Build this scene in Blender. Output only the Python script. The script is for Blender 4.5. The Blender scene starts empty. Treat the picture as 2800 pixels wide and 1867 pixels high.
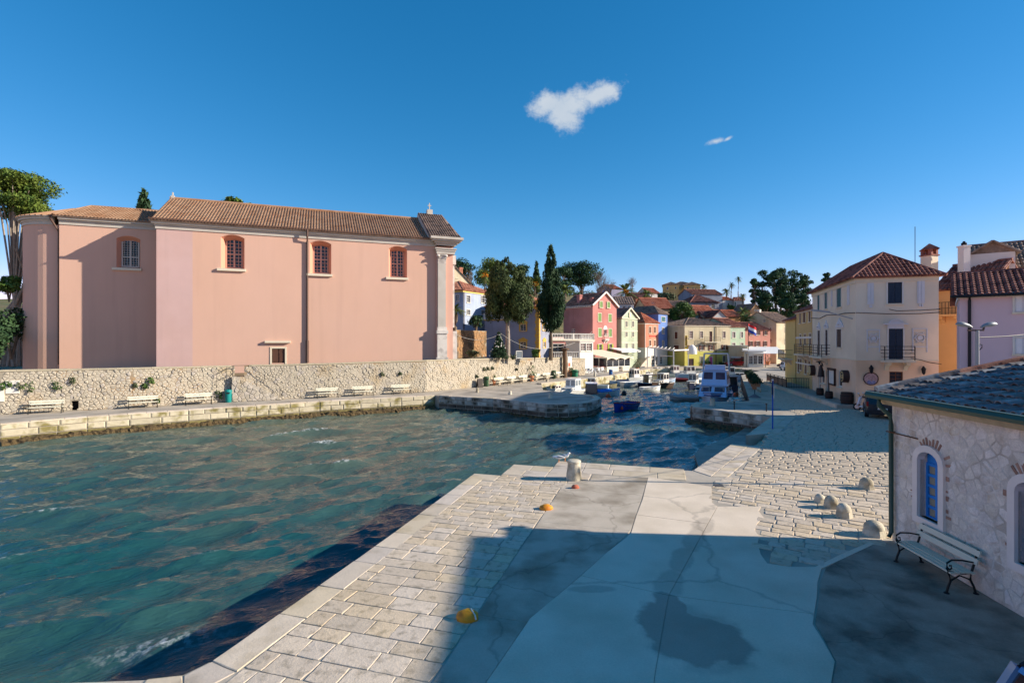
import bpy, math, random
import numpy as np
from mathutils import Vector
from math import sin, cos, pi, radians, tan, sqrt, atan2
random.seed(7)
rng = np.random.default_rng(7)
S = bpy.context.scene
COL = S.collection
# ------------------------------------------------------------------ camera
H, F, CX, CY = 5.0, 1400.0, 1400.0, 933.5
cd = bpy.data.cameras.new('camera')
cd.lens = 18.0; cd.sensor_width = 36.0; cd.sensor_fit = 'HORIZONTAL'
cd.clip_start = 0.1; cd.clip_end = 3000
cam = bpy.data.objects.new('camera', cd)
cam.location = (0, 0, H); cam.rotation_euler = (radians(90), 0, 0)
COL.objects.link(cam); S.camera = cam
# ------------------------------------------------------------------ sky, sun, exposure
ELEV = radians(21.9)
SUN_TO = Vector((0.9975 * cos(ELEV), -0.07 * cos(ELEV), sin(ELEV)))
W = bpy.data.worlds.new('World'); S.world = W; W.use_nodes = True
nt = W.node_tree; nt.nodes.clear()
def N(t, kind, **kw):
    n = t.nodes.new(kind)
    for k, v in kw.items():
        if k.startswith('i_'): n.inputs[k[2:]].default_value = v
        else: setattr(n, k, v)
    return n
def mth(t, op, a, b=None, c=None):
    n = t.nodes.new('ShaderNodeMath'); n.operation = op
    for i, v in enumerate((a, b, c)):
        if v is None: continue
        if isinstance(v, (int, float)): n.inputs[i].default_value = v
        else: t.links.new(v, n.inputs[i])
    return n.outputs[0]
sky = N(nt, 'ShaderNodeTexSky', sky_type='NISHITA', sun_disc=False, sun_elevation=ELEV,
        sun_rotation=atan2(SUN_TO.x, SUN_TO.y), altitude=0, air_density=0.7, dust_density=0.0, ozone_density=1.0)
hs = N(nt, 'ShaderNodeHueSaturation'); hs.inputs['Saturation'].default_value = 1.33; hs.inputs['Value'].default_value = 0.95; hs.inputs['Hue'].default_value = 0.513
gm_ = N(nt, 'ShaderNodeGamma'); gm_.inputs['Gamma'].default_value = 0.75
nt.links.new(sky.outputs[0], hs.inputs['Color']); tn_ = N(nt, 'ShaderNodeMix', data_type='RGBA', blend_type='MULTIPLY'); tn_.inputs[0].default_value = 1.0; tn_.inputs[7].default_value = (1.0, 0.915, 1.02, 1)
sr_ = N(nt, 'ShaderNodeSeparateColor'); cr_ = N(nt, 'ShaderNodeCombineColor'); nt.links.new(hs.outputs[0], sr_.inputs[0])
nt.links.new(mth(nt, 'MULTIPLY', mth(nt, 'POWER', mth(nt, 'MAXIMUM', sr_.outputs[0], 0.0), 1.8), 0.47), cr_.inputs[0]); nt.links.new(sr_.outputs[1], cr_.inputs[1]); nt.links.new(sr_.outputs[2], cr_.inputs[2])
nt.links.new(cr_.outputs[0], tn_.inputs[6]); nt.links.new(tn_.outputs[2], gm_.inputs['Color'])
tc = N(nt, 'ShaderNodeTexCoord'); sx = N(nt, 'ShaderNodeSeparateXYZ')
nt.links.new(tc.outputs['Generated'], sx.inputs[0])
yy = mth(nt, 'MAXIMUM', sx.outputs[1], 0.02)
U_ = mth(nt, 'DIVIDE', sx.outputs[0], yy); V_ = mth(nt, 'DIVIDE', sx.outputs[2], yy)
cxy = N(nt, 'ShaderNodeCombineXYZ'); nt.links.new(U_, cxy.inputs[0]); nt.links.new(V_, cxy.inputs[1])
nz = N(nt, 'ShaderNodeTexNoise'); nz.inputs['Scale'].default_value = 26; nz.inputs['Detail'].default_value = 9; nz.inputs['Roughness'].default_value = 0.68
nt.links.new(cxy.outputs[0], nz.inputs['Vector'])
nzc = mth(nt, 'SUBTRACT', nz.outputs[0], 0.5)
def blob(px, py, rx, ry, rot=0.0):
    u = mth(nt, 'SUBTRACT', U_, (px - CX) / F); v = mth(nt, 'SUBTRACT', V_, (CY - py) / F)
    c_, s_ = cos(rot), sin(rot)
    a = mth(nt, 'ADD', mth(nt, 'MULTIPLY', u, c_ * F / rx), mth(nt, 'MULTIPLY', v, s_ * F / rx))
    b = mth(nt, 'ADD', mth(nt, 'MULTIPLY', u, -s_ * F / ry), mth(nt, 'MULTIPLY', v, c_ * F / ry))
    r = mth(nt, 'SQRT', mth(nt, 'ADD', mth(nt, 'MULTIPLY', a, a), mth(nt, 'MULTIPLY', b, b)))
    return mth(nt, 'SUBTRACT', 1.0, r)
def union(l):
    o = l[0]
    for x in l[1:]: o = mth(nt, 'MAXIMUM', o, x)
    return o
big = union([blob(1500, 285, 62, 42, 0.1), blob(1565, 290, 85, 46, 0.35), blob(1548, 322, 46, 48, -0.2), blob(1640, 258, 70, 38, 0.45), blob(1535, 300, 62, 52, -0.4)])
big = mth(nt, 'ADD', big, mth(nt, 'MULTIPLY', nzc, 2.1))
mr = N(nt, 'ShaderNodeMapRange', interpolation_type='SMOOTHSTEP'); mr.inputs['From Min'].default_value = -0.15; mr.inputs['From Max'].default_value = 0.75
nt.links.new(big, mr.inputs['Value'])
sml = union([blob(1958, 387, 34, 11, 0.25), blob(1990, 380, 18, 6, 0.5)])
sml = mth(nt, 'ADD', sml, mth(nt, 'MULTIPLY', nzc, 1.6))
mr2 = N(nt, 'ShaderNodeMapRange', interpolation_type='SMOOTHSTEP'); mr2.inputs['From Min'].default_value = 0.0; mr2.inputs['From Max'].default_value = 1.1
nt.links.new(sml, mr2.inputs['Value'])
cm = mth(nt, 'MAXIMUM', mr.outputs[0], mr2.outputs[0])
cm = mth(nt, 'MULTIPLY', cm, mth(nt, 'GREATER_THAN', sx.outputs[1], 0.05))
cm = mth(nt, 'MULTIPLY', cm, 0.9)
nz2 = N(nt, 'ShaderNodeTexNoise'); nz2.inputs['Scale'].default_value = 14; nz2.inputs['Detail'].default_value = 6
nt.links.new(cxy.outputs[0], nz2.inputs['Vector'])
cr = N(nt, 'ShaderNodeMix', data_type='RGBA'); cr.inputs[6].default_value = (1.9, 2.25, 2.65, 1); cr.inputs[7].default_value = (2.7, 2.85, 3.0, 1)
nt.links.new(mth(nt, 'MULTIPLY', nz2.outputs[0], 1.1), cr.inputs[0])
cmx = N(nt, 'ShaderNodeMix', data_type='RGBA')
nt.links.new(cm, cmx.inputs[0]); nt.links.new(gm_.outputs[0], cmx.inputs[6]); nt.links.new(cr.outputs[2], cmx.inputs[7])
bg = N(nt, 'ShaderNodeBackground'); bg.inputs['Strength'].default_value = 0.15
nt.links.new(cmx.outputs[2], bg.inputs['Color'])
wo = N(nt, 'ShaderNodeOutputWorld'); nt.links.new(bg.outputs[0], wo.inputs['Surface'])
sd = bpy.data.lights.new('sun', 'SUN'); sd.energy = 4.7; sd.angle = radians(0.53); sd.color = (1.0, 0.88, 0.74)
sun = bpy.data.objects.new('sun', sd); COL.objects.link(sun)
sun.rotation_euler = (-SUN_TO).to_track_quat('-Z', 'Y').to_euler(); sun.location = (40, 0, 40)
S.view_settings.view_transform = 'Standard'; S.view_settings.look = 'None'
S.view_settings.exposure = 0.85; S.view_settings.gamma = 1.0; S.view_settings.use_curve_mapping = False
S.render.engine = 'CYCLES'; S.cycles.use_denoising = True
S.cycles.max_bounces = 5; S.cycles.diffuse_bounces = 3; S.cycles.glossy_bounces = 3; S.cycles.transmission_bounces = 3
# ------------------------------------------------------------------ helpers
def lin(c):
    c = c / 255.0
    return c / 12.92 if c <= 0.04045 else ((c + 0.055) / 1.055) ** 2.4
def rgb(r, g, b): return (lin(r), lin(g), lin(b))
WZ = -1.2                                     # water level
def G(px, py, z=0.0):                          # where a line of sight meets the level z
    Y = F * (H - z) / (py - CY); return ((px - CX) / F * Y, Y)
def XY(px, Y): return ((px - CX) / F * Y, Y)   # plan position at a known distance
def ZA(py, Y): return H - (py - CY) / F * Y    # height at a known distance
def cE(x, y): return (1200 + x * .22321, 650 + y * .22321)
def cF(x, y): return (1600 + x * .25510, 730 + y * .25510)
def cH(x, y): return (1600 + x * .25510, 960 + y * .25510)
def cA(x, y): return (x * .29979, 430 + y * .29979)
def cB(x, y): return (600 + x * .29979, 530 + y * .29979)
def cC(x, y): return (x * .29762, 950 + y * .29762)
def cD(x, y): return (600 + x * .29762, 940 + y * .29762)
def cG(x, y): return (1200 + x * .21259, 940 + y * .21259)
def cI(x, y): return (2100 + x * .29762, 640 + y * .29762)
def cJ(x, y): return (2150 + x * .14881, 940 + y * .14881)
def cM(x, y): return (1300 + x * .38265, 1200 + y * .38265)
def cN(x, y): return (1200 + x * .46769, 1400 + y * .46769)
def cO(x, y): return (400 + x * .46769, 1300 + y * .46769)
def cT(x, y): return (1980 + x * .11905, 950 + y * .11905)
def cR(x, y): return (1850 + x * .14881, 1080 + y * .14881)
def cU(x, y): return (1820 + x * .11905, 990 + y * .11905)
def cV(x, y): return (1480 + x * .11905, 1000 + y * .11905)
def cS(x, y): return (1640 + x * .11905, 990 + y * .11905)
_mats = {}
def mat(name, col=None, rough=0.8, var=0.12, scale=2.0, bump=0.0, bscale=40.0, spec=0.3, metal=0.0, rnd=0.0,
        col2=None, s2=0.5, lo=0.45, hi=0.65, stretch=(1, 1, 1), coat=0.0, trans=0.0, alpha=1.0, bdist=0.02, hue=0.0, crack=0.0, speck=0.0, drip=0.0):
    if name in _mats: return _mats[name]
    m = bpy.data.materials.new(name); m.use_nodes = True; _mats[name] = m
    t = m.node_tree; b = t.nodes['Principled BSDF']
    b.inputs['Roughness'].default_value = rough; b.inputs['Specular IOR Level'].default_value = spec
    b.inputs['Metallic'].default_value = metal; b.inputs['Coat Weight'].default_value = coat
    b.inputs['Alpha'].default_value = alpha; b.inputs['Transmission Weight'].default_value = trans
    geo = N(t, 'ShaderNodeNewGeometry')
    mp = N(t, 'ShaderNodeMapping'); mp.inputs['Scale'].default_value = stretch
    t.links.new(geo.outputs['Position'], mp.inputs[0])
    if var or rnd or col2:
        n1 = N(t, 'ShaderNodeTexNoise'); n1.inputs['Scale'].default_value = scale; n1.inputs['Detail'].default_value = 6; n1.inputs['Roughness'].default_value = 0.6
        t.links.new(mp.outputs[0], n1.inputs['Vector'])
        base = N(t, 'ShaderNodeRGB'); base.outputs[0].default_value = (*col, 1)
        cur = base.outputs[0]
        if col2:
            n2 = N(t, 'ShaderNodeTexNoise'); n2.inputs['Scale'].default_value = s2; n2.inputs['Detail'].default_value = 5
            t.links.new(mp.outputs[0], n2.inputs['Vector'])
            r2 = N(t, 'ShaderNodeMapRange'); r2.inputs['From Min'].default_value = lo; r2.inputs['From Max'].default_value = hi
            t.links.new(n2.outputs[0], r2.inputs['Value'])
            mx = N(t, 'ShaderNodeMix', data_type='RGBA'); mx.inputs[7].default_value = (*col2, 1)
            t.links.new(cur, mx.inputs[6]); t.links.new(r2.outputs[0], mx.inputs[0]); cur = mx.outputs[2]
        v = mth(t, 'ADD', mth(t, 'MULTIPLY', mth(t, 'SUBTRACT', n1.outputs[0], 0.5), var * 4), 1.0)
        if speck:
            n5 = N(t, 'ShaderNodeTexNoise'); n5.inputs['Scale'].default_value = 28; n5.inputs['Detail'].default_value = 4; n5.inputs['Roughness'].default_value = .8
            t.links.new(geo.outputs['Position'], n5.inputs['Vector']); v = mth(t, 'MULTIPLY', v, mth(t, 'ADD', mth(t, 'MULTIPLY', mth(t, 'SUBTRACT', n5.outputs[0], 0.5), speck), 1.0))
        if crack:
            n6 = N(t, 'ShaderNodeTexNoise'); n6.inputs['Scale'].default_value = 2.2; n6.inputs['Detail'].default_value = 5
            t.links.new(geo.outputs['Position'], n6.inputs['Vector'])
            va = N(t, 'ShaderNodeVectorMath', operation='MULTIPLY_ADD'); va.inputs[1].default_value = (.5, .5, .5); t.links.new(n6.outputs['Color'], va.inputs[0]); t.links.new(geo.outputs['Position'], va.inputs[2])
            vo = N(t, 'ShaderNodeTexVoronoi', feature='DISTANCE_TO_EDGE'); vo.inputs['Scale'].default_value = crack; t.links.new(va.outputs[0], vo.inputs['Vector'])
            mc = N(t, 'ShaderNodeMapRange'); mc.inputs['From Max'].default_value = .012; mc.inputs['To Min'].default_value = .74; t.links.new(vo.outputs[0], mc.inputs['Value']); v = mth(t, 'MULTIPLY', v, mc.outputs[0])
        if drip:
            m7 = N(t, 'ShaderNodeMapping'); m7.inputs['Scale'].default_value = (1.6, 1.6, .07); t.links.new(geo.outputs['Position'], m7.inputs[0])
            n7 = N(t, 'ShaderNodeTexNoise'); n7.inputs['Scale'].default_value = 1.0; n7.inputs['Detail'].default_value = 5; t.links.new(m7.outputs[0], n7.inputs['Vector'])
            m8 = N(t, 'ShaderNodeMapRange'); m8.inputs['From Min'].default_value = .52; m8.inputs['From Max'].default_value = .75; m8.inputs['To Min'].default_value = 1.0; m8.inputs['To Max'].default_value = 1 - drip; t.links.new(n7.outputs[0], m8.inputs['Value']); v = mth(t, 'MULTIPLY', v, m8.outputs[0])
        if rnd or hue:
            oi = N(t, 'ShaderNodeObjectInfo')
            if rnd: v = mth(t, 'MULTIPLY', v, mth(t, 'ADD', mth(t, 'MULTIPLY', oi.outputs['Random'], 2 * rnd), 1 - rnd))
        h = N(t, 'ShaderNodeHueSaturation'); t.links.new(v, h.inputs['Value']); t.links.new(cur, h.inputs['Color'])
        if hue:
            rr = mth(t, 'FRACT', mth(t, 'MULTIPLY', oi.outputs['Random'], 7.13))
            t.links.new(mth(t, 'ADD', mth(t, 'MULTIPLY', rr, hue), 0.5 - hue / 2), h.inputs['Hue'])
            t.links.new(mth(t, 'ADD', mth(t, 'MULTIPLY', rr, 0.4), 0.85), h.inputs['Saturation'])
        t.links.new(h.outputs[0], b.inputs['Base Color'])
    else:
        b.inputs['Base Color'].default_value = (*col, 1)
    if bump:
        n3 = N(t, 'ShaderNodeTexNoise'); n3.inputs['Scale'].default_value = bscale; n3.inputs['Detail'].default_value = 6; n3.inputs['Roughness'].default_value = 0.65
        t.links.new(mp.outputs[0], n3.inputs['Vector'])
        bp = N(t, 'ShaderNodeBump'); bp.inputs['Strength'].default_value = bump; bp.inputs['Distance'].default_value = bdist
        t.links.new(n3.outputs[0], bp.inputs['Height']); t.links.new(bp.outputs[0], b.inputs['Normal'])
    return m
class MB:
    def __init__(s): s.v = []; s.f = []
    def add(s, vs, fs):
        n = len(s.v); s.v += [tuple(p) for p in vs]; s.f += [tuple(i + n for i in f) for f in fs]; return s
    def box(s, x0, x1, y0, y1, z0, z1):
        return s.add([(x0, y0, z0), (x1, y0, z0), (x1, y1, z0), (x0, y1, z0), (x0, y0, z1), (x1, y0, z1), (x1, y1, z1), (x0, y1, z1)],
                     [(0, 3, 2, 1), (4, 5, 6, 7), (0, 1, 5, 4), (1, 2, 6, 5), (2, 3, 7, 6), (3, 0, 4, 7)])
    def bar(s, p0, p1, w, h=None):
        p0, p1 = Vector(p0), Vector(p1); d = (p1 - p0).normalized(); h = h or w
        a = d.cross(Vector((0, 0, 1))); a = Vector((1, 0, 0)) if a.length < 1e-4 else a.normalized()
        b = a.cross(d).normalized(); vs = []
        for p in (p0, p1):
            for i, j in ((-1, -1), (1, -1), (1, 1), (-1, 1)): vs.append(p + a * (i * w / 2) + b * (j * h / 2))
        return s.add(vs, [(0, 1, 2, 3), (7, 6, 5, 4), (0, 4, 5, 1), (1, 5, 6, 2), (2, 6, 7, 3), (3, 7, 4, 0)])
    def tube(s, pts, r, n=6, cap=True):
        pts = [Vector(p) for p in pts]; k = len(pts); rs = r if isinstance(r, (list, tuple)) else [r] * k
        vs = []; fs = []
        ref = Vector((0, 0, 1))
        for i, p in enumerate(pts):
            d = (pts[min(i + 1, k - 1)] - pts[max(i - 1, 0)]).normalized()
            a = d.cross(ref)
            if a.length < 0.05: a = d.cross(Vector((1, 0, 0)))
            a.normalize(); b = a.cross(d)
            for j in range(n):
                t = 2 * pi * j / n; vs.append(p + a * (cos(t) * rs[i]) + b * (sin(t) * rs[i]))
        for i in range(k - 1):
            for j in range(n):
                j2 = (j + 1) % n; fs.append((i * n + j, i * n + j2, (i + 1) * n + j2, (i + 1) * n + j))
        if cap: fs += [tuple(range(n - 1, -1, -1)), tuple(range((k - 1) * n, k * n))]
        return s.add(vs, fs)
    def lathe(s, prof, n=14, c=(0, 0, 0), sx=1, sy=1):
        vs = []; fs = []; k = len(prof)
        for r, z in prof:
            for j in range(n):
                t = 2 * pi * j / n; vs.append((c[0] + cos(t) * r * sx, c[1] + sin(t) * r * sy, c[2] + z))
        for i in range(k - 1):
            for j in range(n):
                j2 = (j + 1) % n; fs.append((i * n + j, i * n + j2, (i + 1) * n + j2, (i + 1) * n + j))
        fs += [tuple(range(n - 1, -1, -1)), tuple(range((k - 1) * n, k * n))]
        return s.add(vs, fs)
    def prism(s, poly, z0, z1):
        n = len(poly)
        return s.add([(x, y, z0) for x, y in poly] + [(x, y, z1) for x, y in poly],
                     [tuple(range(n - 1, -1, -1)), tuple(range(n, 2 * n))] + [(i, (i + 1) % n, n + (i + 1) % n, n + i) for i in range(n)])
    def ext(s, poly, y0, y1):                 # poly in (x, z), extruded along y
        n = len(poly)
        return s.add([(x, y0, z) for x, z in poly] + [(x, y1, z) for x, z in poly],
                     [tuple(range(n)), tuple(range(2 * n - 1, n - 1, -1))] + [(i, n + i, n + (i + 1) % n, (i + 1) % n) for i in range(n)])
    def exx(s, poly, x0, x1):                 # poly in (y, z), extruded along x
        n = len(poly)
        return s.add([(x0, y, z) for y, z in poly] + [(x1, y, z) for y, z in poly],
                     [tuple(range(n)), tuple(range(2 * n - 1, n - 1, -1))] + [(i, n + i, n + (i + 1) % n, (i + 1) % n) for i in range(n)])
    def mesh(s, name):
        me = bpy.data.meshes.new(name); me.from_pydata(s.v, [], s.f); me.validate(); me.update(); return me
    def build(s, name, m, parent=None, smooth=False, loc=None, rz=None, sharp=0.6):
        me = s.mesh(name); me.materials.append(m)
        if smooth: shade(me, sharp)
        return put(name, me, parent, loc, rz)
def shade(me, ang=0.6):
    me.polygons.foreach_set('use_smooth', [True] * len(me.polygons))
    try: me.set_sharp_from_angle(angle=ang)
    except Exception: pass
def put(name, me, parent=None, loc=None, rz=None):
    o = bpy.data.objects.new(name, me); COL.objects.link(o)
    if parent is not None: o.parent = parent
    if loc is not None: o.location = loc
    if rz is not None: o.rotation_euler = (0, 0, rz)
    return o
def npmesh(name, v, q, m, parent=None, smooth=False):
    v = np.asarray(v, dtype=np.float32); q = np.asarray(q, dtype=np.int32); k = q.shape[1]
    me = bpy.data.meshes.new(name)
    me.vertices.add(len(v)); me.vertices.foreach_set('co', v.ravel())
    me.loops.add(q.size); me.loops.foreach_set('vertex_index', q.ravel())
    me.polygons.add(len(q)); me.polygons.foreach_set('loop_start', np.arange(0, q.size, k, dtype=np.int32))
    me.polygons.foreach_set('loop_total', np.full(len(q), k, dtype=np.int32))
    me.update(calc_edges=True); me.materials.append(m)
    if smooth: me.polygons.foreach_set('use_smooth', [True] * len(q))
    return put(name, me, parent)
def tag(o, label=None, cat=None, group=None, kind=None):
    if label: o['label'] = label
    if cat: o['category'] = cat
    if group: o['group'] = group
    if kind: o['kind'] = kind
    return o
def T(name, label, cat, loc=(0, 0, 0), rz=0.0, group=None):
    o = bpy.data.objects.new(name, None); COL.objects.link(o); o.empty_display_size = 0.2
    o.location = loc; o.rotation_euler = (0, 0, rz); return tag(o, label, cat, group)
def cptree(o, parent=None, label=None):
    c = o.copy(); COL.objects.link(c); c.parent = parent
    for ch in o.children: cptree(ch, c)
    if label: c['label'] = label
    return c
class Face:                                    # a wall plane: local x along it (left to right), y inward, z up
    def __init__(s, o, ang, loc=(0, 0, 0), rz=0.0):
        s.o = Vector(o); s.U = Vector((cos(ang), sin(ang), 0)); s.N = Vector((-sin(ang), cos(ang), 0)); s.loc = Vector(loc); s.rz = rz
    def at(s, p, y=0.0):
        d = Vector(((p[0] - CX) / F, 1, -(p[1] - CY) / F)); c = Vector((0, 0, H))
        t = ((s.o + s.N * y) - c).dot(s.N) / d.dot(s.N); r = c + d * t - s.o
        return r.dot(s.U), r.z
    def local(s, x, y, z):                     # from face coordinates to the thing's own
        c, n = cos(s.rz), sin(s.rz); return (s.loc.x + x * c - y * n, s.loc.y + x * n + y * c, s.loc.z + z)
def clip(poly, a, b, c):                       # keep a*x+b*y<=c
    out = []
    for i in range(len(poly)):
        p, q = poly[i], poly[(i + 1) % len(poly)]
        dp, dq = a * p[0] + b * p[1] - c, a * q[0] + b * q[1] - c
        if dp <= 0: out.append(p)
        if dp * dq < 0:
            t = dp / (dp - dq); out.append((p[0] + (q[0] - p[0]) * t, p[1] + (q[1] - p[1]) * t))
    return out
def area(p): return 0.5 * sum(p[i][0] * p[(i + 1) % len(p)][1] - p[(i + 1) % len(p)][0] * p[i][1] for i in range(len(p)))
def inside(p, poly):
    r = False; n = len(poly); x, y = p
    for i in range(n):
        (x1, y1), (x2, y2) = poly[i], poly[(i + 1) % n]
        if (y1 > y) != (y2 > y) and x < (x2 - x1) * (y - y1) / (y2 - y1) + x1: r = not r
    return r
def shrink(poly, g):                           # convex polygon, every side moved in by g
    out = poly
    for i in range(len(poly)):
        p, q = poly[i], poly[(i + 1) % len(poly)]
        dx, dy = q[0] - p[0], q[1] - p[1]; l = sqrt(dx * dx + dy * dy)
        if l < 1e-6: continue
        a, b = dy / l, -dx / l; out = clip(out, a, b, a * p[0] + b * p[1] - g)
        if len(out) < 3: return []
    return out
def rubble(w, h, cw, ch, rnd, jit=0.47):       # irregular stones that fill a w x h wall
    nx, ny = max(2, int(w / cw)), max(2, int(h / ch)); dx, dy = w / nx, h / ny
    pt = {}
    for i in range(-1, nx + 1):
        for j in range(-1, ny + 1):
            off = 0.5 * (j % 2)
            pt[i, j] = ((i + .5 + off * .9 - .2 + rnd.uniform(-jit, jit)) * dx, (j + .5 + rnd.uniform(-jit, jit) * .8) * dy)
    out = []
    for i in range(nx):
        for j in range(ny):
            x, y = pt[i, j]
            if not (0 < x < w and 0 < y < h): continue
            poly = [(max(0, x - 2 * dx), max(0, y - 2 * dy)), (min(w, x + 2 * dx), max(0, y - 2 * dy)), (min(w, x + 2 * dx), min(h, y + 2 * dy)), (max(0, x - 2 * dx), min(h, y + 2 * dy))]
            for a in range(-2, 3):
                for b in range(-2, 3):
                    if (a or b) and (i + a, j + b) in pt:
                        u, v = pt[i + a, j + b]; ex, ey = u - x, v - y
                        poly = clip(poly, ex, ey, ex * (x + u) / 2 + ey * (y + v) / 2)
                        if len(poly) < 3: break
                if len(poly) < 3: break
            if len(poly) >= 3: out.append(poly)
    return out
def stone_mb(poly, gap, proud, bev, mb=None, fn=None):   # a stone with sloped shoulders; fn maps (u, v, out) to 3-D
    mb = mb or MB()
    p1 = shrink(poly, gap)
    if len(p1) < 3: return None
    cx, cy = sum(p[0] for p in p1) / len(p1), sum(p[1] for p in p1) / len(p1)
    k = max(0.55, 1 - bev / max(0.02, sqrt(abs(area(p1))) * 0.5))
    p2 = [(cx + (p[0] - cx) * k, cy + (p[1] - cy) * k) for p in p1]
    n = len(p1)
    vs = [fn(x, y, -0.04) for x, y in p1] + [fn(x, y, proud * .55) for x, y in p1] + [fn(x, y, proud) for x, y in p2]
    fs = []
    for i in range(n):
        j = (i + 1) % n; fs += [(i, j, n + j, n + i), (n + i, n + j, 2 * n + j, 2 * n + i)]
    fs.append(tuple(range(2 * n, 3 * n)))
    mb.add(vs, fs); return mb
def worn(quad, gap, proud, bev, z, rnd, mb=None, k=2, jit=.012):   # a worn slab: broken outline, thin rounded edge
    mb = mb or MB(); pts = []
    cx, cy = sum(p[0] for p in quad) / 4, sum(p[1] for p in quad) / 4
    for i in range(4):
        (x0, y0), (x1, y1) = quad[i], quad[(i + 1) % 4]; l = sqrt((x1 - x0) ** 2 + (y1 - y0) ** 2)
        for j in range(k + 1):
            f = j / (k + 1) + (rnd.uniform(-.08, .08) if j else 0); d = gap * rnd.uniform(.6, 1.5) + (jit * rnd.random() if j else jit * rnd.uniform(.4, 1.8)); x, y = x0 + (x1 - x0) * f, y0 + (y1 - y0) * f
            ux, uy = cx - x, cy - y; m = sqrt(ux * ux + uy * uy) + 1e-6; d = min(d * (1.35 if j == 0 else 1), m * .3); pts.append((x + ux / m * d, y + uy / m * d))
    n = len(pts); top = []
    for x, y in pts:
        ux, uy = cx - x, cy - y; m = sqrt(ux * ux + uy * uy) + 1e-6; d = min(bev * rnd.uniform(.7, 1.5), m * .3); top.append((x + ux / m * d, y + uy / m * d))
    mb.add([(x, y, z - .03) for x, y in pts] + [(x, y, z + proud - bev * .7) for x, y in pts] + [(x, y, z + proud + rnd.uniform(-.002, .002)) for x, y in top] + [(cx, cy, z + proud + rnd.uniform(-.001, .004))],
           [(i, (i + 1) % n, n + (i + 1) % n, n + i) for i in range(n)] + [(n + i, n + (i + 1) % n, 2 * n + (i + 1) % n, 2 * n + i) for i in range(n)] + [(2 * n + i, 2 * n + (i + 1) % n, 3 * n) for i in range(n)])
    return mb
def seg_lengths(total, lo, hi, rnd):
    xs = [0.0]
    while xs[-1] < total - hi * 0.6: xs.append(xs[-1] + rnd.uniform(lo, hi))
    k = total / xs[-1] if len(xs) > 1 else 1
    return [x * k for x in xs] if len(xs) > 1 else [0.0, total]
# ------------------------------------------------------------------ materials of the setting
LIME = mat('limestone_paving', rgb(200, 184, 162), 0.88, 0.06, 3.0, 0.5, 18, rnd=0.10, hue=0.004, col2=rgb(150, 138, 118), s2=5.5, lo=0.52, hi=0.75, bdist=0.02, speck=.5)
KERB = mat('limestone_kerb', rgb(200, 186, 166), 0.85, 0.06, 2.0, 0.35, 18, rnd=0.09, hue=0.012, col2=rgb(168, 154, 130), s2=1.3, lo=0.5, hi=0.75, speck=.35)
QBLK = mat('quay_block_stone', rgb(186, 176, 150), 0.85, 0.13, 3.0, 0.6, 14, rnd=0.13, col2=rgb(128, 118, 72), s2=1.3, lo=0.46, hi=0.62)
QLOW = mat('tide_stained_stone', rgb(120, 110, 66), 0.8, 0.18, 3.0, 0.6, 12, rnd=0.15, col2=rgb(72, 66, 44), s2=1.6, lo=0.45, hi=0.65)
JBLK = mat('jetty_block_stone', rgb(188, 182, 170), 0.85, 0.14, 3.0, 0.6, 14, rnd=0.28, col2=rgb(92, 84, 70), s2=1.1, lo=0.42, hi=0.6)
JLOW = mat('jetty_low_stone', rgb(104, 90, 78), 0.85, 0.16, 2.0, 0.6, 14, rnd=0.2, col2=rgb(62, 52, 44), s2=0.9)
EARTH = mat('mortar_bed', rgb(148, 138, 120), 0.95, 0.12, 4.0, 0.4, 30)
STREET = mat('street_stone', rgb(178, 168, 152), 0.85, 0.14, 1.2, 0.6, 7, col2=rgb(142, 134, 122), s2=0.6)
PROM = mat('promenade_stone', rgb(186, 176, 156), 0.85, 0.09, 1.0, 0.3, 12, col2=rgb(158, 148, 126), s2=0.45)
CONC_L = mat('pale_concrete', rgb(220, 204, 182), 0.87, 0.06, .9, 0.25, 60, col2=rgb(202, 186, 162), s2=0.6, lo=0.42, hi=0.7, speck=.45, crack=.16)
CONC_O = mat('old_concrete', rgb(188, 176, 158), 0.92, 0.07, 2.0, 0.4, 70, col2=rgb(146, 134, 116), s2=0.7, speck=.45, crack=.28)
CONC_D = mat('dark_concrete', rgb(160, 148, 132), 0.92, 0.16, 1.6, 0.5, 40, col2=rgb(112, 102, 90), s2=1.1, speck=.7, crack=.45)
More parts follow.
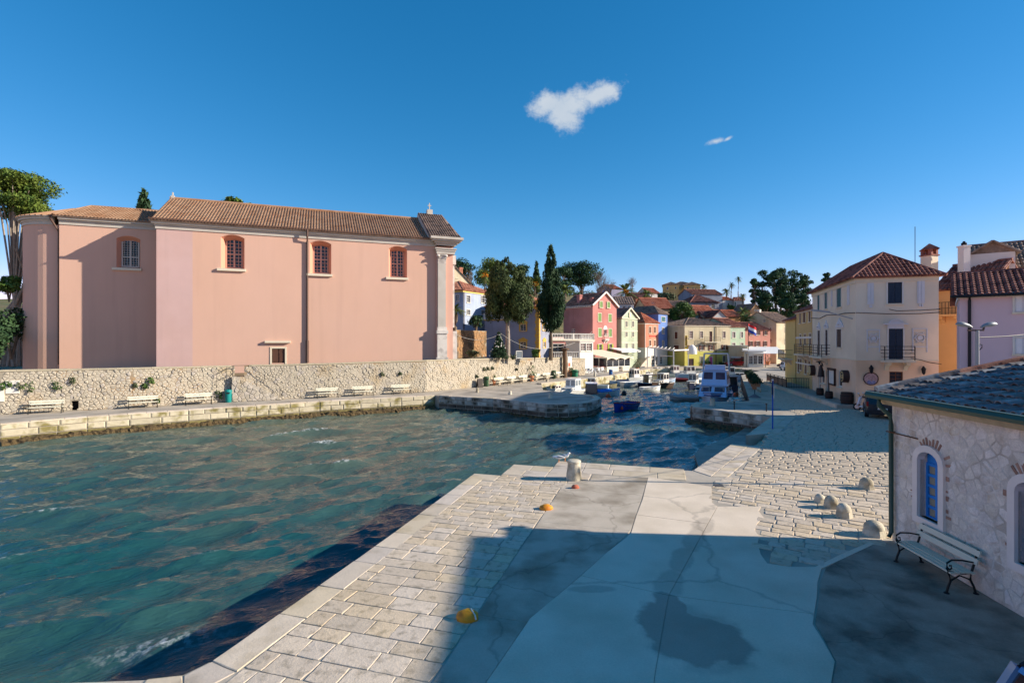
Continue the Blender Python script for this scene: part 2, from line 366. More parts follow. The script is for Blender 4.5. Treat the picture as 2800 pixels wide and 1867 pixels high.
def wetmask(m):
    t = m.node_tree; b = t.nodes['Principled BSDF']; ge = N(t, 'ShaderNodeNewGeometry'); se = N(t, 'ShaderNodeSeparateXYZ'); t.links.new(ge.outputs['Position'], se.inputs[0])
    nz_ = N(t, 'ShaderNodeTexNoise'); nz_.inputs['Scale'].default_value = 2.6; nz_.inputs['Detail'].default_value = 6; t.links.new(ge.outputs['Position'], nz_.inputs['Vector']); nn = mth(t, 'MULTIPLY', mth(t, 'SUBTRACT', nz_.outputs[0], .5), .75)
    def el(x, y, rx, ry, rot):
        u = mth(t, 'SUBTRACT', se.outputs[0], x); v = mth(t, 'SUBTRACT', se.outputs[1], y); c, s_ = cos(rot), sin(rot)
        a = mth(t, 'ADD', mth(t, 'MULTIPLY', u, c / rx), mth(t, 'MULTIPLY', v, s_ / rx)); d = mth(t, 'ADD', mth(t, 'MULTIPLY', u, -s_ / ry), mth(t, 'MULTIPLY', v, c / ry))
        return mth(t, 'SUBTRACT', 1.0, mth(t, 'SQRT', mth(t, 'ADD', mth(t, 'MULTIPLY', a, a), mth(t, 'MULTIPLY', d, d))))
    def mask(l, lo, hi, k=1.0):
        o = l[0]
        for q in l[1:]: o = mth(t, 'MAXIMUM', o, q)
        r = N(t, 'ShaderNodeMapRange', interpolation_type='SMOOTHSTEP'); r.inputs['From Min'].default_value = lo; r.inputs['From Max'].default_value = hi; r.inputs['To Max'].default_value = k; t.links.new(mth(t, 'ADD', o, nn), r.inputs['Value']); return r.outputs[0]
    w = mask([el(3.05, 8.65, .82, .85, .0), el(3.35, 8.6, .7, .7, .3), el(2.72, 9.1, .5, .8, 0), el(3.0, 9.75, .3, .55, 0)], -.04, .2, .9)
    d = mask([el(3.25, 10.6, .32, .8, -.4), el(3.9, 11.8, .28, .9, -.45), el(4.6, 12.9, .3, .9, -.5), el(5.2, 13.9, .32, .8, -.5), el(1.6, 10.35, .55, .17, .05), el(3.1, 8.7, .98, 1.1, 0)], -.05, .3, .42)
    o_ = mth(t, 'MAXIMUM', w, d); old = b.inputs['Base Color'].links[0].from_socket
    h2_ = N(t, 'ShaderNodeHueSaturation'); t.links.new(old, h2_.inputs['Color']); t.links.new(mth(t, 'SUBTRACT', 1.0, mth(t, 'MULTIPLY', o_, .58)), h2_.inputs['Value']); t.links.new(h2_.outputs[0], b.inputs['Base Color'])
    t.links.new(mth(t, 'SUBTRACT', .87, mth(t, 'MULTIPLY', w, .42)), b.inputs['Roughness'])
wetmask(CONC_L)
WETC = mat('wet_concrete', rgb(104, 100, 92), 0.42, 0.10, 1.0, 0.15, 40, spec=0.5)
DAMP = mat('damp_concrete', rgb(150, 145, 132), 0.7, 0.08, 1.0, 0.2, 40)
ROCK = mat('weedy_rock', rgb(96, 80, 52), 0.9, 0.35, 9.0, 1.0, 14, col2=rgb(52, 42, 28), s2=4.0, bdist=0.08)
# ------------------------------------------------------------------ ground: one sheet with the harbour cut out of it
left_edge = [(-46.0, 17.0), G(0, 1160), G(238, 1140), G(515, 1121), G(700, 1109), G(874, 1097.7), G(1097, 1086), G(1189, 1080.5)]
jet = [G(1200, 1082), G(1349, 1090), G(1420, 1097), G(1493, 1104), G(1555, 1104.5), G(1604, 1101), G(1632, 1094.5), G(1643, 1088), G(1632, 1082), G(1585, 1077.5), G(1485, 1066)]
inner = [G(1480, 1051), G(1575, 1041.7), G(1675, 1028.6), G(1730, 1018), G(1778, 1010.5), G(1903, 1007.5), G(2030, 1009), G(2081, 1012.5), G(2063, 1016.6), G(2026.4, 1026)]
rq = [G(2050, 1097), G(2001.8, 1098.6), G(1902, 1100), G(1889.4, 1107.5), G(1896, 1113.5), G(2083.6, 1136), G(2108, 1139), G(2039, 1190)]
notch = [G(*cR(1690, 700)), G(*cR(1580, 935))]
pl_top = [G(2001, 1212.4), G(1892.4, 1286)]
O2 = Vector((-1.53, 19.1)); AD = Vector((.2736, .9618)); BD = Vector((.9618, -.2736))
def ab(a, b): p = O2 + AD * a + BD * b; return (p.x, p.y)
pl_step = [ab(3.2, 7.85), ab(3.2, 2.7), ab(2.15, 2.7), ab(2.15, 1.05), ab(.35, 1.05), ab(.35, 0)]
pl_edge = [G(1288, 1300), G(1078, 1454), G(765, 1676), G(578, 1807), G(500, 1845), G(400, 1856), (-14, 7.1)]
ring = left_edge + jet + inner + rq + notch + pl_top + pl_step[1:] + pl_edge
full = ring + [(-14, -60), (260, -60), (260, 420), (-220, 420), (-220, -10), (-60, 8)]
from mathutils.geometry import tessellate_polygon
def sheet(mb, poly, z, zb=None):
    tris = tessellate_polygon([[Vector((x, y, 0)) for x, y in poly]]); n = len(mb.v)
    mb.v += [(x, y, z) for x, y in poly]; mb.f += [tuple(n + i for i in t) for t in tris]
    return mb
gm = MB(); sheet(gm, full, -0.014)
m0 = len(gm.v); k = len(ring)
gm.v += [(x, y, -0.014) for x, y in ring] + [(x, y, -4) for x, y in ring]
gm.f += [(m0 + i, m0 + i + 1, m0 + k + i + 1, m0 + k + i) for i in range(k - 1)]
ground = tag(gm.build('ground', STREET), kind='structure')
rnd = random.Random(3)
def plan(z): return lambda x, y, o: (x, y, z + o)
def slab_quads(p0, p1, q0, q1, lo, hi, z=-0.014, proud=0.015, gap=0.006, bev=0.015, name='kerb_stone', m=KERB, parent=ground, jitter=0.004):
    p0, p1, q0, q1 = map(Vector, (p0, p1, q0, q1)); ts = seg_lengths((p1 - p0).length, lo, hi, rnd); L = ts[-1]
    out = []
    for a, b in zip(ts, ts[1:]):
        a /= L; b /= L
        quad = [p0.lerp(p1, a), p0.lerp(p1, b), q0.lerp(q1, b), q0.lerp(q1, a)]; quad = [(v.x, v.y) for v in quad]
        if area(quad) < 0: quad.reverse()
        mb = worn(quad, gap, proud + rnd.uniform(-jitter, jitter), min(bev, .012), z, rnd, k=2, jit=.006)
        if mb: out.append(mb.build(name, m, parent))
    return out
def offset(pts, d):                            # polyline moved to its left by d, mitred
    pts = [Vector(p) for p in pts]; out = []
    for i, p in enumerate(pts):
        ns = []
        for a, b in ((i - 1, i), (i, i + 1)):
            if a >= 0 and b < len(pts):
                e = (pts[b] - pts[a]).normalized(); ns.append(Vector((-e.y, e.x)))
        n = sum(ns, Vector((0, 0))).normalized(); c = max(0.5, n.dot(ns[0])); out.append(p + n * (d / c))
    return out
def kerb(pts, d, lo, hi, **kw):
    q = offset(pts, d)
    for i in range(len(pts) - 1): slab_quads(pts[i], pts[i + 1], q[i], q[i + 1], lo, hi, **kw)
# promenade sheet on the left and kerbs
kerb(left_edge, 0.62, 0.9, 1.5, proud=0.05, jitter=0.012)
kerb(jet[:10], 0.55, 0.8, 1.3, proud=0.045, jitter=0.01)
kerb(inner[:6], 0.7, 1.0, 1.9, proud=0.16, jitter=0.01)
kerb([inner[9], rq[0]], 2.0, 2.2, 3.6, proud=0.035, m=PROM)
kerb([rq[0], rq[1], rq[2], rq[3], rq[4], rq[5]], 0.6, 0.9, 1.4, proud=0.045)
kerb(list(reversed(pl_edge))[1:], -0.58, 0.8, 1.3, jitter=0.005, bev=0.01)
# plaza head: rows of big slabs in the stepped part
def ab_rows(a0, a1, n, b0, b1, lo, hi, name='kerb_stone', m=KERB, proud=0.015, jit=0.004):
    for i in range(n):
        u, v = a0 + (a1 - a0) * i / n, a0 + (a1 - a0) * (i + 1) / n
        slab_quads(ab(u, b0), ab(u, b1), ab(v, b0), ab(v, b1), lo, hi, name=name, m=m, proud=proud, jitter=jit)
ab_rows(-.45, .35, 1, .0, 1.05, .5, .8)
ab_rows(.5, 2.15, 2, 1.05, 2.7, .7, 1.1)
ab_rows(1.5, 3.2, 2, 2.7, 7.7, .8, 1.5)
ab_rows(.55, 1.5, 1, 2.7, 4.3, .7, 1.1)
e0, e1 = G(1895, 1286), G(2001, 1212.4)
i0, i1 = G(*cR(640, 1490)), G(*cR(1330, 930)); j0, j1 = G(*cR(950, 1500)), G(*cR(1590, 940))
slab_quads(e0, e1, i0, i1, .6, .85); slab_quads(i0, i1, j0, j1, .42, .6)
k0, k1 = G(*cR(1690, 700)), G(*cR(2010, 400)); k2, k3 = G(*cR(1880, 690)), G(*cR(2200, 390))
slab_quads(G(2039, 1190), G(2108, 1139), k0, k1, 1.2, 2.0); slab_quads(k0, k1, k2, k3, .8, 1.4)
# rows of paving along the plaza quay
b_in = [(.85, -20), (.85, .5)]
a = -15.0; row = 0
while a < .4:
    hgt = rnd.uniform(.34, .50) if a < -6 else rnd.uniform(.26, .38)
    a2 = min(a + hgt, .48); b = .59; bmax = 3.5 if a2 < -.4 else 3.6
    if a2 > -.45: b = 1.07
    if a2 - a < .12: break
    first = True
    while b < bmax - .05:
        w = rnd.uniform(.42, .95) if a < -6 else rnd.uniform(.36, .72)
        if first: w *= rnd.uniform(.5, 1); first = False
        if bmax - (b + w) < .22: w = bmax - b
        sk = rnd.uniform(-.03, .03)
        quad = [ab(a, b), ab(a, b + w + sk), ab(a2, b + w), ab(a2, b)]
        if area(quad) < 0: quad.reverse()
        mb = worn(quad, 0.006, .014 + rnd.uniform(-.006, .004), 0.007, -0.014, rnd, k=3, jit=.010)
        if mb: mb.build('paving_stone', LIME, ground)
        b += w
    a = a2; row += 1
# concrete bays
def bay(px, m, z, name='concrete_slab', world=None):
    pts = world or [G(*p) for p in px]
    cx = sum(p[0] for p in pts) / len(pts); cy = sum(p[1] for p in pts) / len(pts)
    pts = [(cx + (x - cx) * .9965, cy + (y - cy) * .9965) for x, y in pts]
    mb = MB(); sheet(mb, pts, z); n = len(pts); o = len(mb.v)
    mb.v += [(x, y, z) for x, y in pts] + [(x, y, -0.06) for x, y in pts]
    mb.f += [(o + i, o + (i + 1) % n, o + n + (i + 1) % n, o + n + i) for i in range(n)]
    return mb.build(name, m, ground)
rb = [(2.2, 6.4), (-1.2, 6.2), (-4.2, 6.0), (-5.6, 5.55), (-7.4, 5.0), (-8.97, 4.47), (-10.8, 4.27), (-13.5, 4.0)]
def rbi(a):
    for (a1, b1), (a0, b0) in zip(rb, rb[1:]):
        if a0 <= a <= a1: return b0 + (b1 - b0) * (a - a0) / (a1 - a0)
    return rb[0][1]
js = [1.45, 0.0, -1.3, -2.66, -4.05, -5.5, -7.05, -9.1, -11.0, -13.4]
for a1, a0 in zip(js, js[1:]):
    bl = 3.52 if a1 < 1 else 4.35
    if a1 > 1: bay(None, CONC_O, -0.002, world=[ab(a0, 3.62), ab(.5, 3.62), ab(.5, 4.35), ab(a1, 4.35), ab(a1, rbi(a1)), ab(a0, rbi(a0))])
    else: bay(None, CONC_O, -0.003 + 0.004 * rnd.random(), world=[ab(a0, bl), ab(a1, bl), ab(a1, rbi(a1)), ab((a0 + a1) / 2, rbi((a0 + a1) / 2)), ab(a0, rbi(a0))])
low = lambda x, y, yy=2300: (CX + (x - CX) * 1.0, yy)
bay([(1772.6, 1303), (1946, 1330), (1946.7, 1374), (1962, 1384), (1935, 1431.5), (1741, 1406.6), (1757, 1364.5)], CONC_L, 0.003)
bay([(1741, 1406.6), (1935, 1431.5), (1829, 1627), (1589, 1573), (1661, 1508), (1712, 1470), (1726, 1456)], CONC_L, 0.001)
bay([(1589, 1573), (1829, 1627), (1791.6, 1837), (1700, 2600), (1180, 2600), (1330, 1863), (1449, 1690)], CONC_L, 0.003)
bay([(1962, 1384), (2080.6, 1383.7), (2074, 1396), (2088, 1414), (2070, 1430), (2063.4, 1448.7), (2076, 1466), (2071, 1483), (2080, 1515), (2098, 1540), (2160, 1549), (2247.6, 1549.7), (2236, 1590), (2233.6, 1634), (2226, 1678), (1829, 1627)], CONC_L, 0.002)
bay([(1829, 1627), (2226, 1678), (2222, 1705), (2250, 1750), (2282.7, 1807), (2273, 1867), (2400, 2600), (1700, 2600), (1791.6, 1837)], CONC_L, 0.0035)
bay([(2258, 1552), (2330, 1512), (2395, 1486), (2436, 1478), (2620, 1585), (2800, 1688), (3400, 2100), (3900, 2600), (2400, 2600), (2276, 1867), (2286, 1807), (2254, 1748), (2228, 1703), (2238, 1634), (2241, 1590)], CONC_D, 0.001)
bay([(2228, 1550), (2250, 1553), (2393, 1486), (2378, 1482), (2300, 1515)], CONC_L, 0.006, name='concrete_strip')
# cobbled street to the right: rows of uneven setts
cob = [G(1995, 1306), G(2088, 1221), G(2104, 1188), G(2140, 1178), G(2204, 1140), G(2100, 1104), G(2085, 1075), G(2064, 1045), (33, 72), (31.5, 57), (29.3, 50.3), (25.3, 38), (30, 33), (16, 14), G(2440, 1474), G(2388, 1483), G(2250, 1546), G(2160, 1548), G(2100, 1538), G(2080, 1500), G(2078, 1470), G(2070, 1448), G(2092, 1416), G(2088, 1384), G(1952, 1376), G(1952, 1330)]
ca = radians(-32); CA = Vector((cos(ca), sin(ca))); CB = Vector((-sin(ca), cos(ca)))
setts = []
r2 = random.Random(11)
v = -10.0
while v < 85:
    hgt = r2.uniform(.30, .42) * (1 if v < 30 else 1.5); u = -60 + r2.uniform(0, .5)
    while u < 20:
        w = r2.uniform(.36, .62) * (1 if v < 30 else 1.5)
        c = CA * (u + w / 2) + CB * (v + hgt / 2)
        if 5 < c.y < 72 and inside((c.x, c.y), cob):
            quad = []
            for du, dv in ((0, 0), (w, 0), (w, hgt), (0, hgt)):
                p = CA * (u + du + r2.uniform(-.02, .02)) + CB * (v + dv + r2.uniform(-.02, .02)); quad.append((p.x, p.y))
            setts.append((c.length, quad))
        u += w
    v += hgt
setts.sort(key=lambda s: s[0])
rest = MB()
for i, (d, quad) in enumerate(setts):
    pr = .015 + r2.uniform(-.010, .008)
    if i < 300:
        mb = worn(quad, 0.006, pr, 0.010, -0.014, r2, k=1, jit=.016)
        if mb: mb.build('sett', LIME, ground)
    else: stone_mb(quad, r2.uniform(.012, .03), pr + .016, 0.03, rest, plan(-0.014))
tag(rest.build('far_setts', LIME, ground), kind='stuff')
COVER = mat('iron_cover', rgb(92, 88, 84), 0.6, 0.1, 6, 0.3, 60, metal=0.4)
for px in (((2116, 1271), (2150, 1270), (2165, 1278), (2126, 1279)), ((1950, 1323), (1975, 1323), (1982, 1330), (1955, 1331))):
    q = [G(*p) for p in px]; mb = MB()
    if area(q) < 0: q.reverse()
    stone_mb(q, 0, .034, .02, mb, plan(-0.03)); mb.build('drain_cover', COVER, ground)
# ------------------------------------------------------------------ quay faces: courses of dressed blocks
def courses(pts, zs, lo, hi, mats, name='quay_block', proud=0.05, sign=-1, parent=ground, gap=.012):
    for (x0, y0), (x1, y1) in zip(pts, pts[1:]):
        L = sqrt((x1 - x0) ** 2 + (y1 - y0) ** 2); ux, uy = (x1 - x0) / L, (y1 - y0) / L; nx, ny = -uy * sign, ux * sign
        for (za, zb), m in zip(zip(zs, zs[1:]), mats):
            ts = seg_lengths(L, lo, hi, rnd)
            for ta, tb in zip(ts, ts[1:]):
                q = [(ta, zb), (tb, zb), (tb, za), (ta, za)]
                fn = lambda u, w, o: (x0 + ux * u + nx * o, y0 + uy * u + ny * o, w)
                mb = stone_mb(q, gap, proud + rnd.uniform(-.025, .025), .035, None, fn)
                if mb: mb.build(name, m, parent)
courses(left_edge[1:], [-.01, -.36, -.78, -1.25], .8, 1.7, [QBLK, QBLK, QLOW], proud=.06, gap=.022)
courses(jet[:9], [-.01, -.34, -.68, -1.02, -1.4], .6, 1.1, [JBLK, JBLK, JLOW, JLOW], proud=.06, gap=.03)
courses(rq[2:6], [-.01, -.42, -.78, -1.12], .55, 1.1, [JBLK, JBLK, JLOW], proud=.06, gap=.028)
courses([pl_edge[3], pl_edge[4], pl_edge[5]], [-.01, -.45, -.9, -1.3], .6, 1.2, [QBLK, QLOW, QLOW])
courses(inner[:7], [.1, -.4, -.85, -1.3], .9, 1.8, [QBLK, QBLK, QLOW], proud=.05)
courses([inner[9], rq[0]], [-.01, -.6, -1.3], 1.2, 2.4, [JLOW, JLOW], proud=.05)
# mooring recess and iron rings are shown as dark slots on the faces
IRON = mat('rusty_iron', rgb(96, 62, 40), 0.8, 0.2, 12, 0.4, 40)
DARK = mat('dark_void', rgb(26, 24, 24), 0.9, 0.1, 4)
for px, py in (cC(1220, 640), cD(1243, 548)):
    p = G(px, 1120 if px < 500 else 1090); 
# weed-covered footing along the left quay
def ledge(pts, w, z0, z1, name, seed, n=14, amp=.10):
    r = np.random.default_rng(seed); P = [Vector(p) for p in pts]; Q = offset(pts, -w); vs = []; fs = []
    samp = []
    for i in range(len(P) - 1):
        k = max(2, int((P[i + 1] - P[i]).length / .16))
        for j in range(k): samp.append((P[i].lerp(P[i + 1], j / k), Q[i].lerp(Q[i + 1], j / k)))
    prof = [(0.05, z1 + .02), (.45, z1), (.8, z1 - .08), (1.0, z1 - .3), (1.05, z0)]
    for j, (p, q) in enumerate(samp):
        wv = .75 + .45 * sin(j * .05 + 1) * sin(j * .021)
        for t, z in prof:
            t2 = t * wv + r.normal() * .05; c = p.lerp(q, t2); vs.append((c.x + r.normal() * amp * .3, c.y + r.normal() * amp * .3, z + r.normal() * amp * .5))
    m = len(prof)
    for j in range(len(samp) - 1):
        for i in range(m - 1): fs.append((j * m + i, (j + 1) * m + i, (j + 1) * m + i + 1, j * m + i + 1))
    mb = MB(); mb.add(vs, fs); return tag(mb.build(name, ROCK, ground), kind='stuff')
ledge(left_edge[1:], .7, -1.7, -.93, 'weedy_footing', 5)
ledge(jet[1:9], .35, -1.7, -1.08, 'rocky_footing', 6)
ledge([rq[3], rq[4], rq[5]], .75, -1.8, -1.0, 'rocky_footing', 8, amp=.06)
# landing ledge and steps by the plaza
lp = [G(*cR(330, 1120), z=-1.0), G(*cR(420, 1000), z=-1.0), G(*cR(740, 880), z=-1.0), G(*cR(1130, 700), z=-1.0), G(*cR(1330, 560), z=-1.0), G(2083, 1137), G(2106, 1141), G(2039, 1191), G(*cR(1690, 702)), G(*cR(1570, 935)), G(2001, 1213), G(*cR(700, 1100)), G(*cR(520, 1230))]
mb = MB(); sheet(mb, lp, -.95); n = len(lp); o = len(mb.v)
mb.v += [(x, y, -.95) for x, y in lp] + [(x, y, -2) for x, y in lp]; mb.f += [(o + i, o + (i + 1) % n, o + n + (i + 1) % n, o + n + i) for i in range(n)]
mb.build('landing', mat('wet_stone', rgb(126, 116, 98), 0.45, 0.2, 2.0, 0.5, 10, col2=rgb(86, 78, 64), s2=.9, spec=.5), ground)
n0, n1 = Vector(notch[1]), Vector(notch[0]); w0, w1 = Vector(pl_top[0]), Vector(rq[7])
for i in range(5):
    ta, tb = i / 5, (i + 1) / 5
    q = [n0.lerp(w0, ta), n1.lerp(w1, ta), n1.lerp(w1, tb), n0.lerp(w0, tb)]; q = [(p.x, p.y) for p in q]
    if area(q) < 0: q.reverse()
    mb = MB(); mb.prism(q, -1.6, -.03 - .17 * (i + 1)); mb.build('step', KERB, ground)
# stairs recess in the left quay
# ------------------------------------------------------------------ water: chop modelled as real waves
WATER = bpy.data.materials.new('sea_water'); WATER.use_nodes = True
t = WATER.node_tree; b = t.nodes['Principled BSDF']
b.inputs['Roughness'].default_value = 0.04; b.inputs['IOR'].default_value = 1.48; b.inputs['Specular IOR Level'].default_value = 0.5
geo = N(t, 'ShaderNodeNewGeometry')
n2 = N(t, 'ShaderNodeTexNoise'); n2.inputs['Scale'].default_value = .10; n2.inputs['Detail'].default_value = 3
t.links.new(geo.outputs['Position'], n2.inputs['Vector'])
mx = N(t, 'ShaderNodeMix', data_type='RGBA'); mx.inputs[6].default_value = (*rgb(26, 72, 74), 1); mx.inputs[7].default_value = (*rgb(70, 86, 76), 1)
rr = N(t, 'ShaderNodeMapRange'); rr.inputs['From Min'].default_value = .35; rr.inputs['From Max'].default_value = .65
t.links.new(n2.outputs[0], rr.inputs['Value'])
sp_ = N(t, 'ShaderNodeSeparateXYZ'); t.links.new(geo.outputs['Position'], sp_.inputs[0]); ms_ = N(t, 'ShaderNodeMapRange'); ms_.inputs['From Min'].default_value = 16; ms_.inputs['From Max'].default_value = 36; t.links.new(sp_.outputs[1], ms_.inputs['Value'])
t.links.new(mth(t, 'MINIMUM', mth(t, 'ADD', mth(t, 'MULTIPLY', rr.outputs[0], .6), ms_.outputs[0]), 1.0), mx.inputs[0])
at = N(t, 'ShaderNodeAttribute', attribute_name='foam')
nf = N(t, 'ShaderNodeTexNoise'); nf.inputs['Scale'].default_value = 5; nf.inputs['Detail'].default_value = 8; nf.inputs['Roughness'].default_value = .7
t.links.new(geo.outputs['Position'], nf.inputs['Vector'])
fm = mth(t, 'MULTIPLY', at.outputs['Fac'], mth(t, 'MULTIPLY', mth(t, 'MAXIMUM', mth(t, 'SUBTRACT', nf.outputs[0], .47), 0), 8.0))
fm = mth(t, 'MINIMUM', fm, 0.9)
mx2 = N(t, 'ShaderNodeMix', data_type='RGBA'); mx2.inputs[7].default_value = (.72, .76, .76, 1)
t.links.new(fm, mx2.inputs[0]); t.links.new(mx.outputs[2], mx2.inputs[6]); t.links.new(mx2.outputs[2], b.inputs['Base Color'])
t.links.new(mth(t, 'ADD', mth(t, 'MULTIPLY', fm, .6), .045), b.inputs['Roughness'])
mpr = N(t, 'ShaderNodeMapping'); mpr.inputs['Rotation'].default_value = (0, 0, radians(-38)); mp = N(t, 'ShaderNodeMapping'); mp.inputs['Scale'].default_value = (.5, 1.5, 1)
t.links.new(geo.outputs['Position'], mpr.inputs[0]); t.links.new(mpr.outputs[0], mp.inputs[0])
w1_ = N(t, 'ShaderNodeTexNoise'); w1_.inputs['Scale'].default_value = 4.2; w1_.inputs['Detail'].default_value = 9; w1_.inputs['Roughness'].default_value = .55; w1_.inputs['Distortion'].default_value = .6
t.links.new(mp.outputs[0], w1_.inputs['Vector'])
bp = N(t, 'ShaderNodeBump'); bp.inputs['Strength'].default_value = .8; bp.inputs['Distance'].default_value = .09
t.links.new(w1_.outputs[0], bp.inputs['Height']); t.links.new(bp.outputs[0], b.inputs['Normal'])
ys = [4.5]
while ys[-1] < 104: ys.append(ys[-1] + .07 + .0042 * ys[-1])
ys = np.array([-30, -5] + ys + [135]); xs = np.concatenate([[-220, -120, -70], np.arange(-50, 46, .17), [60, 90]])
X, Y = np.meshgrid(xs, ys)
wr = np.random.default_rng(21); Z = np.zeros_like(X); DX = np.zeros_like(X); DY = np.zeros_like(X)
main = radians(128)
for i in range(110):
    lam = 0.28 * (6.0 / .28) ** (wr.random() ** 1.15); th = main + wr.normal() * .42
    kx, ky = cos(th) * 2 * pi / lam, sin(th) * 2 * pi / lam; ph = wr.random() * 2 * pi
    amp = .0098 * lam ** .78 * (1 if lam < 2.6 else (2.6 / lam) ** 1.3) * wr.uniform(.5, 1.2)
    a_ = kx * X + ky * Y + ph; Z += amp * np.cos(a_); DX -= amp * .85 * cos(th) * np.sin(a_); DY -= amp * .85 * sin(th) * np.sin(a_)
calm = np.clip(1.15 - np.clip((Y - 40) / 35, 0, 1) * .75, .25, 1.0)
lim = (Y > 3) & (Y < 110) & (X > -52) & (X < 47)
Z = np.where(lim, Z * calm, 0); DX = np.where(lim, DX * calm, 0); DY = np.where(lim, DY * calm, 0)
V = np.stack([X + DX, Y + DY, WZ + Z], -1).reshape(-1, 3)
ny, nx = X.shape; idx = np.arange(ny * nx).reshape(ny, nx)
Q = np.stack([idx[:-1, :-1], idx[:-1, 1:], idx[1:, 1:], idx[1:, :-1]], -1).reshape(-1, 4)
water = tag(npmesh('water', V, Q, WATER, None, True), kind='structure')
foam = np.clip((Z - .19) / .08, 0, 1) * .7
fx, fy = G(440, 1760, WZ)
foam = np.maximum(foam, .5 * np.exp(-(((X - fx) * .9 + (Y - fy) * .5) / .9) ** 2 - (((Y - fy) * .9 - (X - fx) * .35) / .25) ** 2))
fx, fy = G(510, 1165, WZ)
foam = np.maximum(foam, .6 * np.exp(-((X - fx) / 3.2) ** 2 - ((Y - fy - (X - fx) * .55) / .35) ** 2))
at_ = water.data.attributes.new('foam', 'FLOAT', 'POINT'); at_.data.foreach_set('value', foam.ravel().astype(np.float32))
# ------------------------------------------------------------------ wall, window and roof builders
def wall_mb(mb, fc, y, x0, x1, z0, z1, holes, rev=0.2):
    xs = sorted({x0, x1, *[min(max(v, x0), x1) for h in holes for v in h[:2]]}); zs = sorted({z0, z1, *[min(max(v, z0), z1) for h in holes for v in h[2:]]})
    P = lambda x, yy, z: fc.local(x, yy, z)
    for a, b in zip(xs, xs[1:]):
        for c, d in zip(zs, zs[1:]):
            mx_, mz = (a + b) / 2, (c + d) / 2
            if any(h[0] < mx_ < h[1] and h[2] < mz < h[3] for h in holes): continue
            mb.add([P(a, y, c), P(b, y, c), P(b, y, d), P(a, y, d)], [(0, 1, 2, 3)])
    for a, b, c, d in holes:
        w = [(a, c), (b, c), (b, d), (a, d)]
        for i in range(4):
            (p, q), (r, s) = w[i], w[(i + 1) % 4]
            mb.add([P(p, y, q), P(r, y, s), P(r, y + rev, s), P(p, y + rev, q)], [(0, 1, 2, 3)])
    return mb
GLASS = mat('window_glass', rgb(34, 40, 48), 0.12, 0.25, 1.5, spec=0.6)
GLASSL = mat('pale_window_glass', rgb(120, 128, 132), 0.15, 0.15, 1.0, spec=0.6)
WHITE = mat('white_paint', rgb(212, 208, 198), 0.6, 0.05, 3)
CREAMP = mat('cream_trim', rgb(212, 202, 178), 0.75, 0.06, 3)
GREENSH = mat('green_shutter', rgb(104, 140, 70), 0.6, 0.1, 5)
LIMESH = mat('lime_shutter', rgb(138, 158, 40), 0.6, 0.1, 5)
BROWNSH = mat('brown_shutter', rgb(98, 58, 40), 0.65, 0.12, 5)
TEALSH = mat('teal_shutter', rgb(42, 96, 100), 0.6, 0.1, 5)
NAVYSH = mat('navy_shutter', rgb(34, 50, 68), 0.6, 0.12, 6)
GREYSH = mat('grey_shutter', rgb(112, 112, 104), 0.65, 0.1, 5)
WHITESH = mat('white_shutter', rgb(222, 222, 224), 0.55, 0.04, 5)
YELTRIM = mat('ochre_trim', rgb(204, 160, 72), 0.8, 0.08, 3)
_wcache = {}
def window(parent, fc, rect, style='plain', y=0.0, rev=0.16):
    """rect = (x0, x1, z0, z1) in face coordinates. The frame is the part; pane, sill and shutters are its pieces."""
    x0, x1, z0, z1 = rect; w, h = x1 - x0, z1 - z0
    st = dict(fr=WHITE, sh=None, open=False, pane=GLASS, trim=None, sill=True, bars=(1, 1), ped=False)
    st.update(STY[style]); bw = max(.05, min(.10, w * .08))
    fm = MB()
    yb = rev - .03
    fm.box(0, bw, yb - .05, yb + .02, 0, h); fm.box(w - bw, w, yb - .05, yb + .02, 0, h); fm.box(bw, w - bw, yb - .05, yb + .02, 0, bw); fm.box(bw, w - bw, yb - .05, yb + .02, h - bw, h)
    nb, mbz = st['bars']
    for i in range(1, nb + 1): c = w * i / (nb + 1); fm.box(c - bw * .35, c + bw * .35, yb - .04, yb + .015, bw, h - bw)
    for i in range(1, mbz + 1): c = h * i / (mbz + 1); fm.box(bw, w - bw, yb - .035, yb + .01, c - bw * .3, c + bw * .3)
    fr = fm.build('window', st['fr'], parent, loc=fc.local(x0, y, z0), rz=fc.rz)
    pb = MB(); pb.box(bw * .5, w - bw * .5, yb - .01, yb + .03, bw * .5, h - bw * .5); pb.build('pane', st['pane'], fr)
    if st['trim']:
        tb = MB(); tw = st.get('tw', .09); po = -.045
        tb.box(-tw, 0, po, .02, -tw * .2, h); tb.box(w, w + tw, po, .02, -tw * .2, h); tb.box(-tw, w + tw, po, .02, h, h + tw)
        if st['ped']:
            tb.ext([(-tw * 1.8, h + tw + .005), (w + tw * 1.8, h + tw + .005), (w + tw * 1.3, h + tw * 1.8), (w / 2, h + tw * 3.6), (-tw * 1.3, h + tw * 1.8)], po - .03, .02)
        tb.build('trim', st['trim'], fr)
    if st['sill']:
        sb = MB(); sb.box(-.12, w + .12, -.10, .03, -.11, -.006); sb.build('sill', st.get('sillm', CREAMP), fr)
    if st['sh']:
        for side in (0, 1):
            s = MB()
            if st['open']: a, b_ = ((-w * .52, -.02) if side == 0 else (w + .02, w * 1.52)); ya, yb2 = -.085, -.035
            else: a, b_ = ((.01, w / 2 - .01) if side == 0 else (w / 2 + .01, w - .01)); ya, yb2 = .02, .06
            s.box(a, b_, ya, yb2, .01, h - .01)
            nl = 5 if h < 2.5 else 9
            for q in range(nl):
                zc = .06 + (h - .12) * q / nl; s.box(a + .05, b_ - .05, ya - .02, ya + .004, zc, zc + (h - .12) / nl * .55)
            s.build('shutter', st['sh'], fr)
    return fr
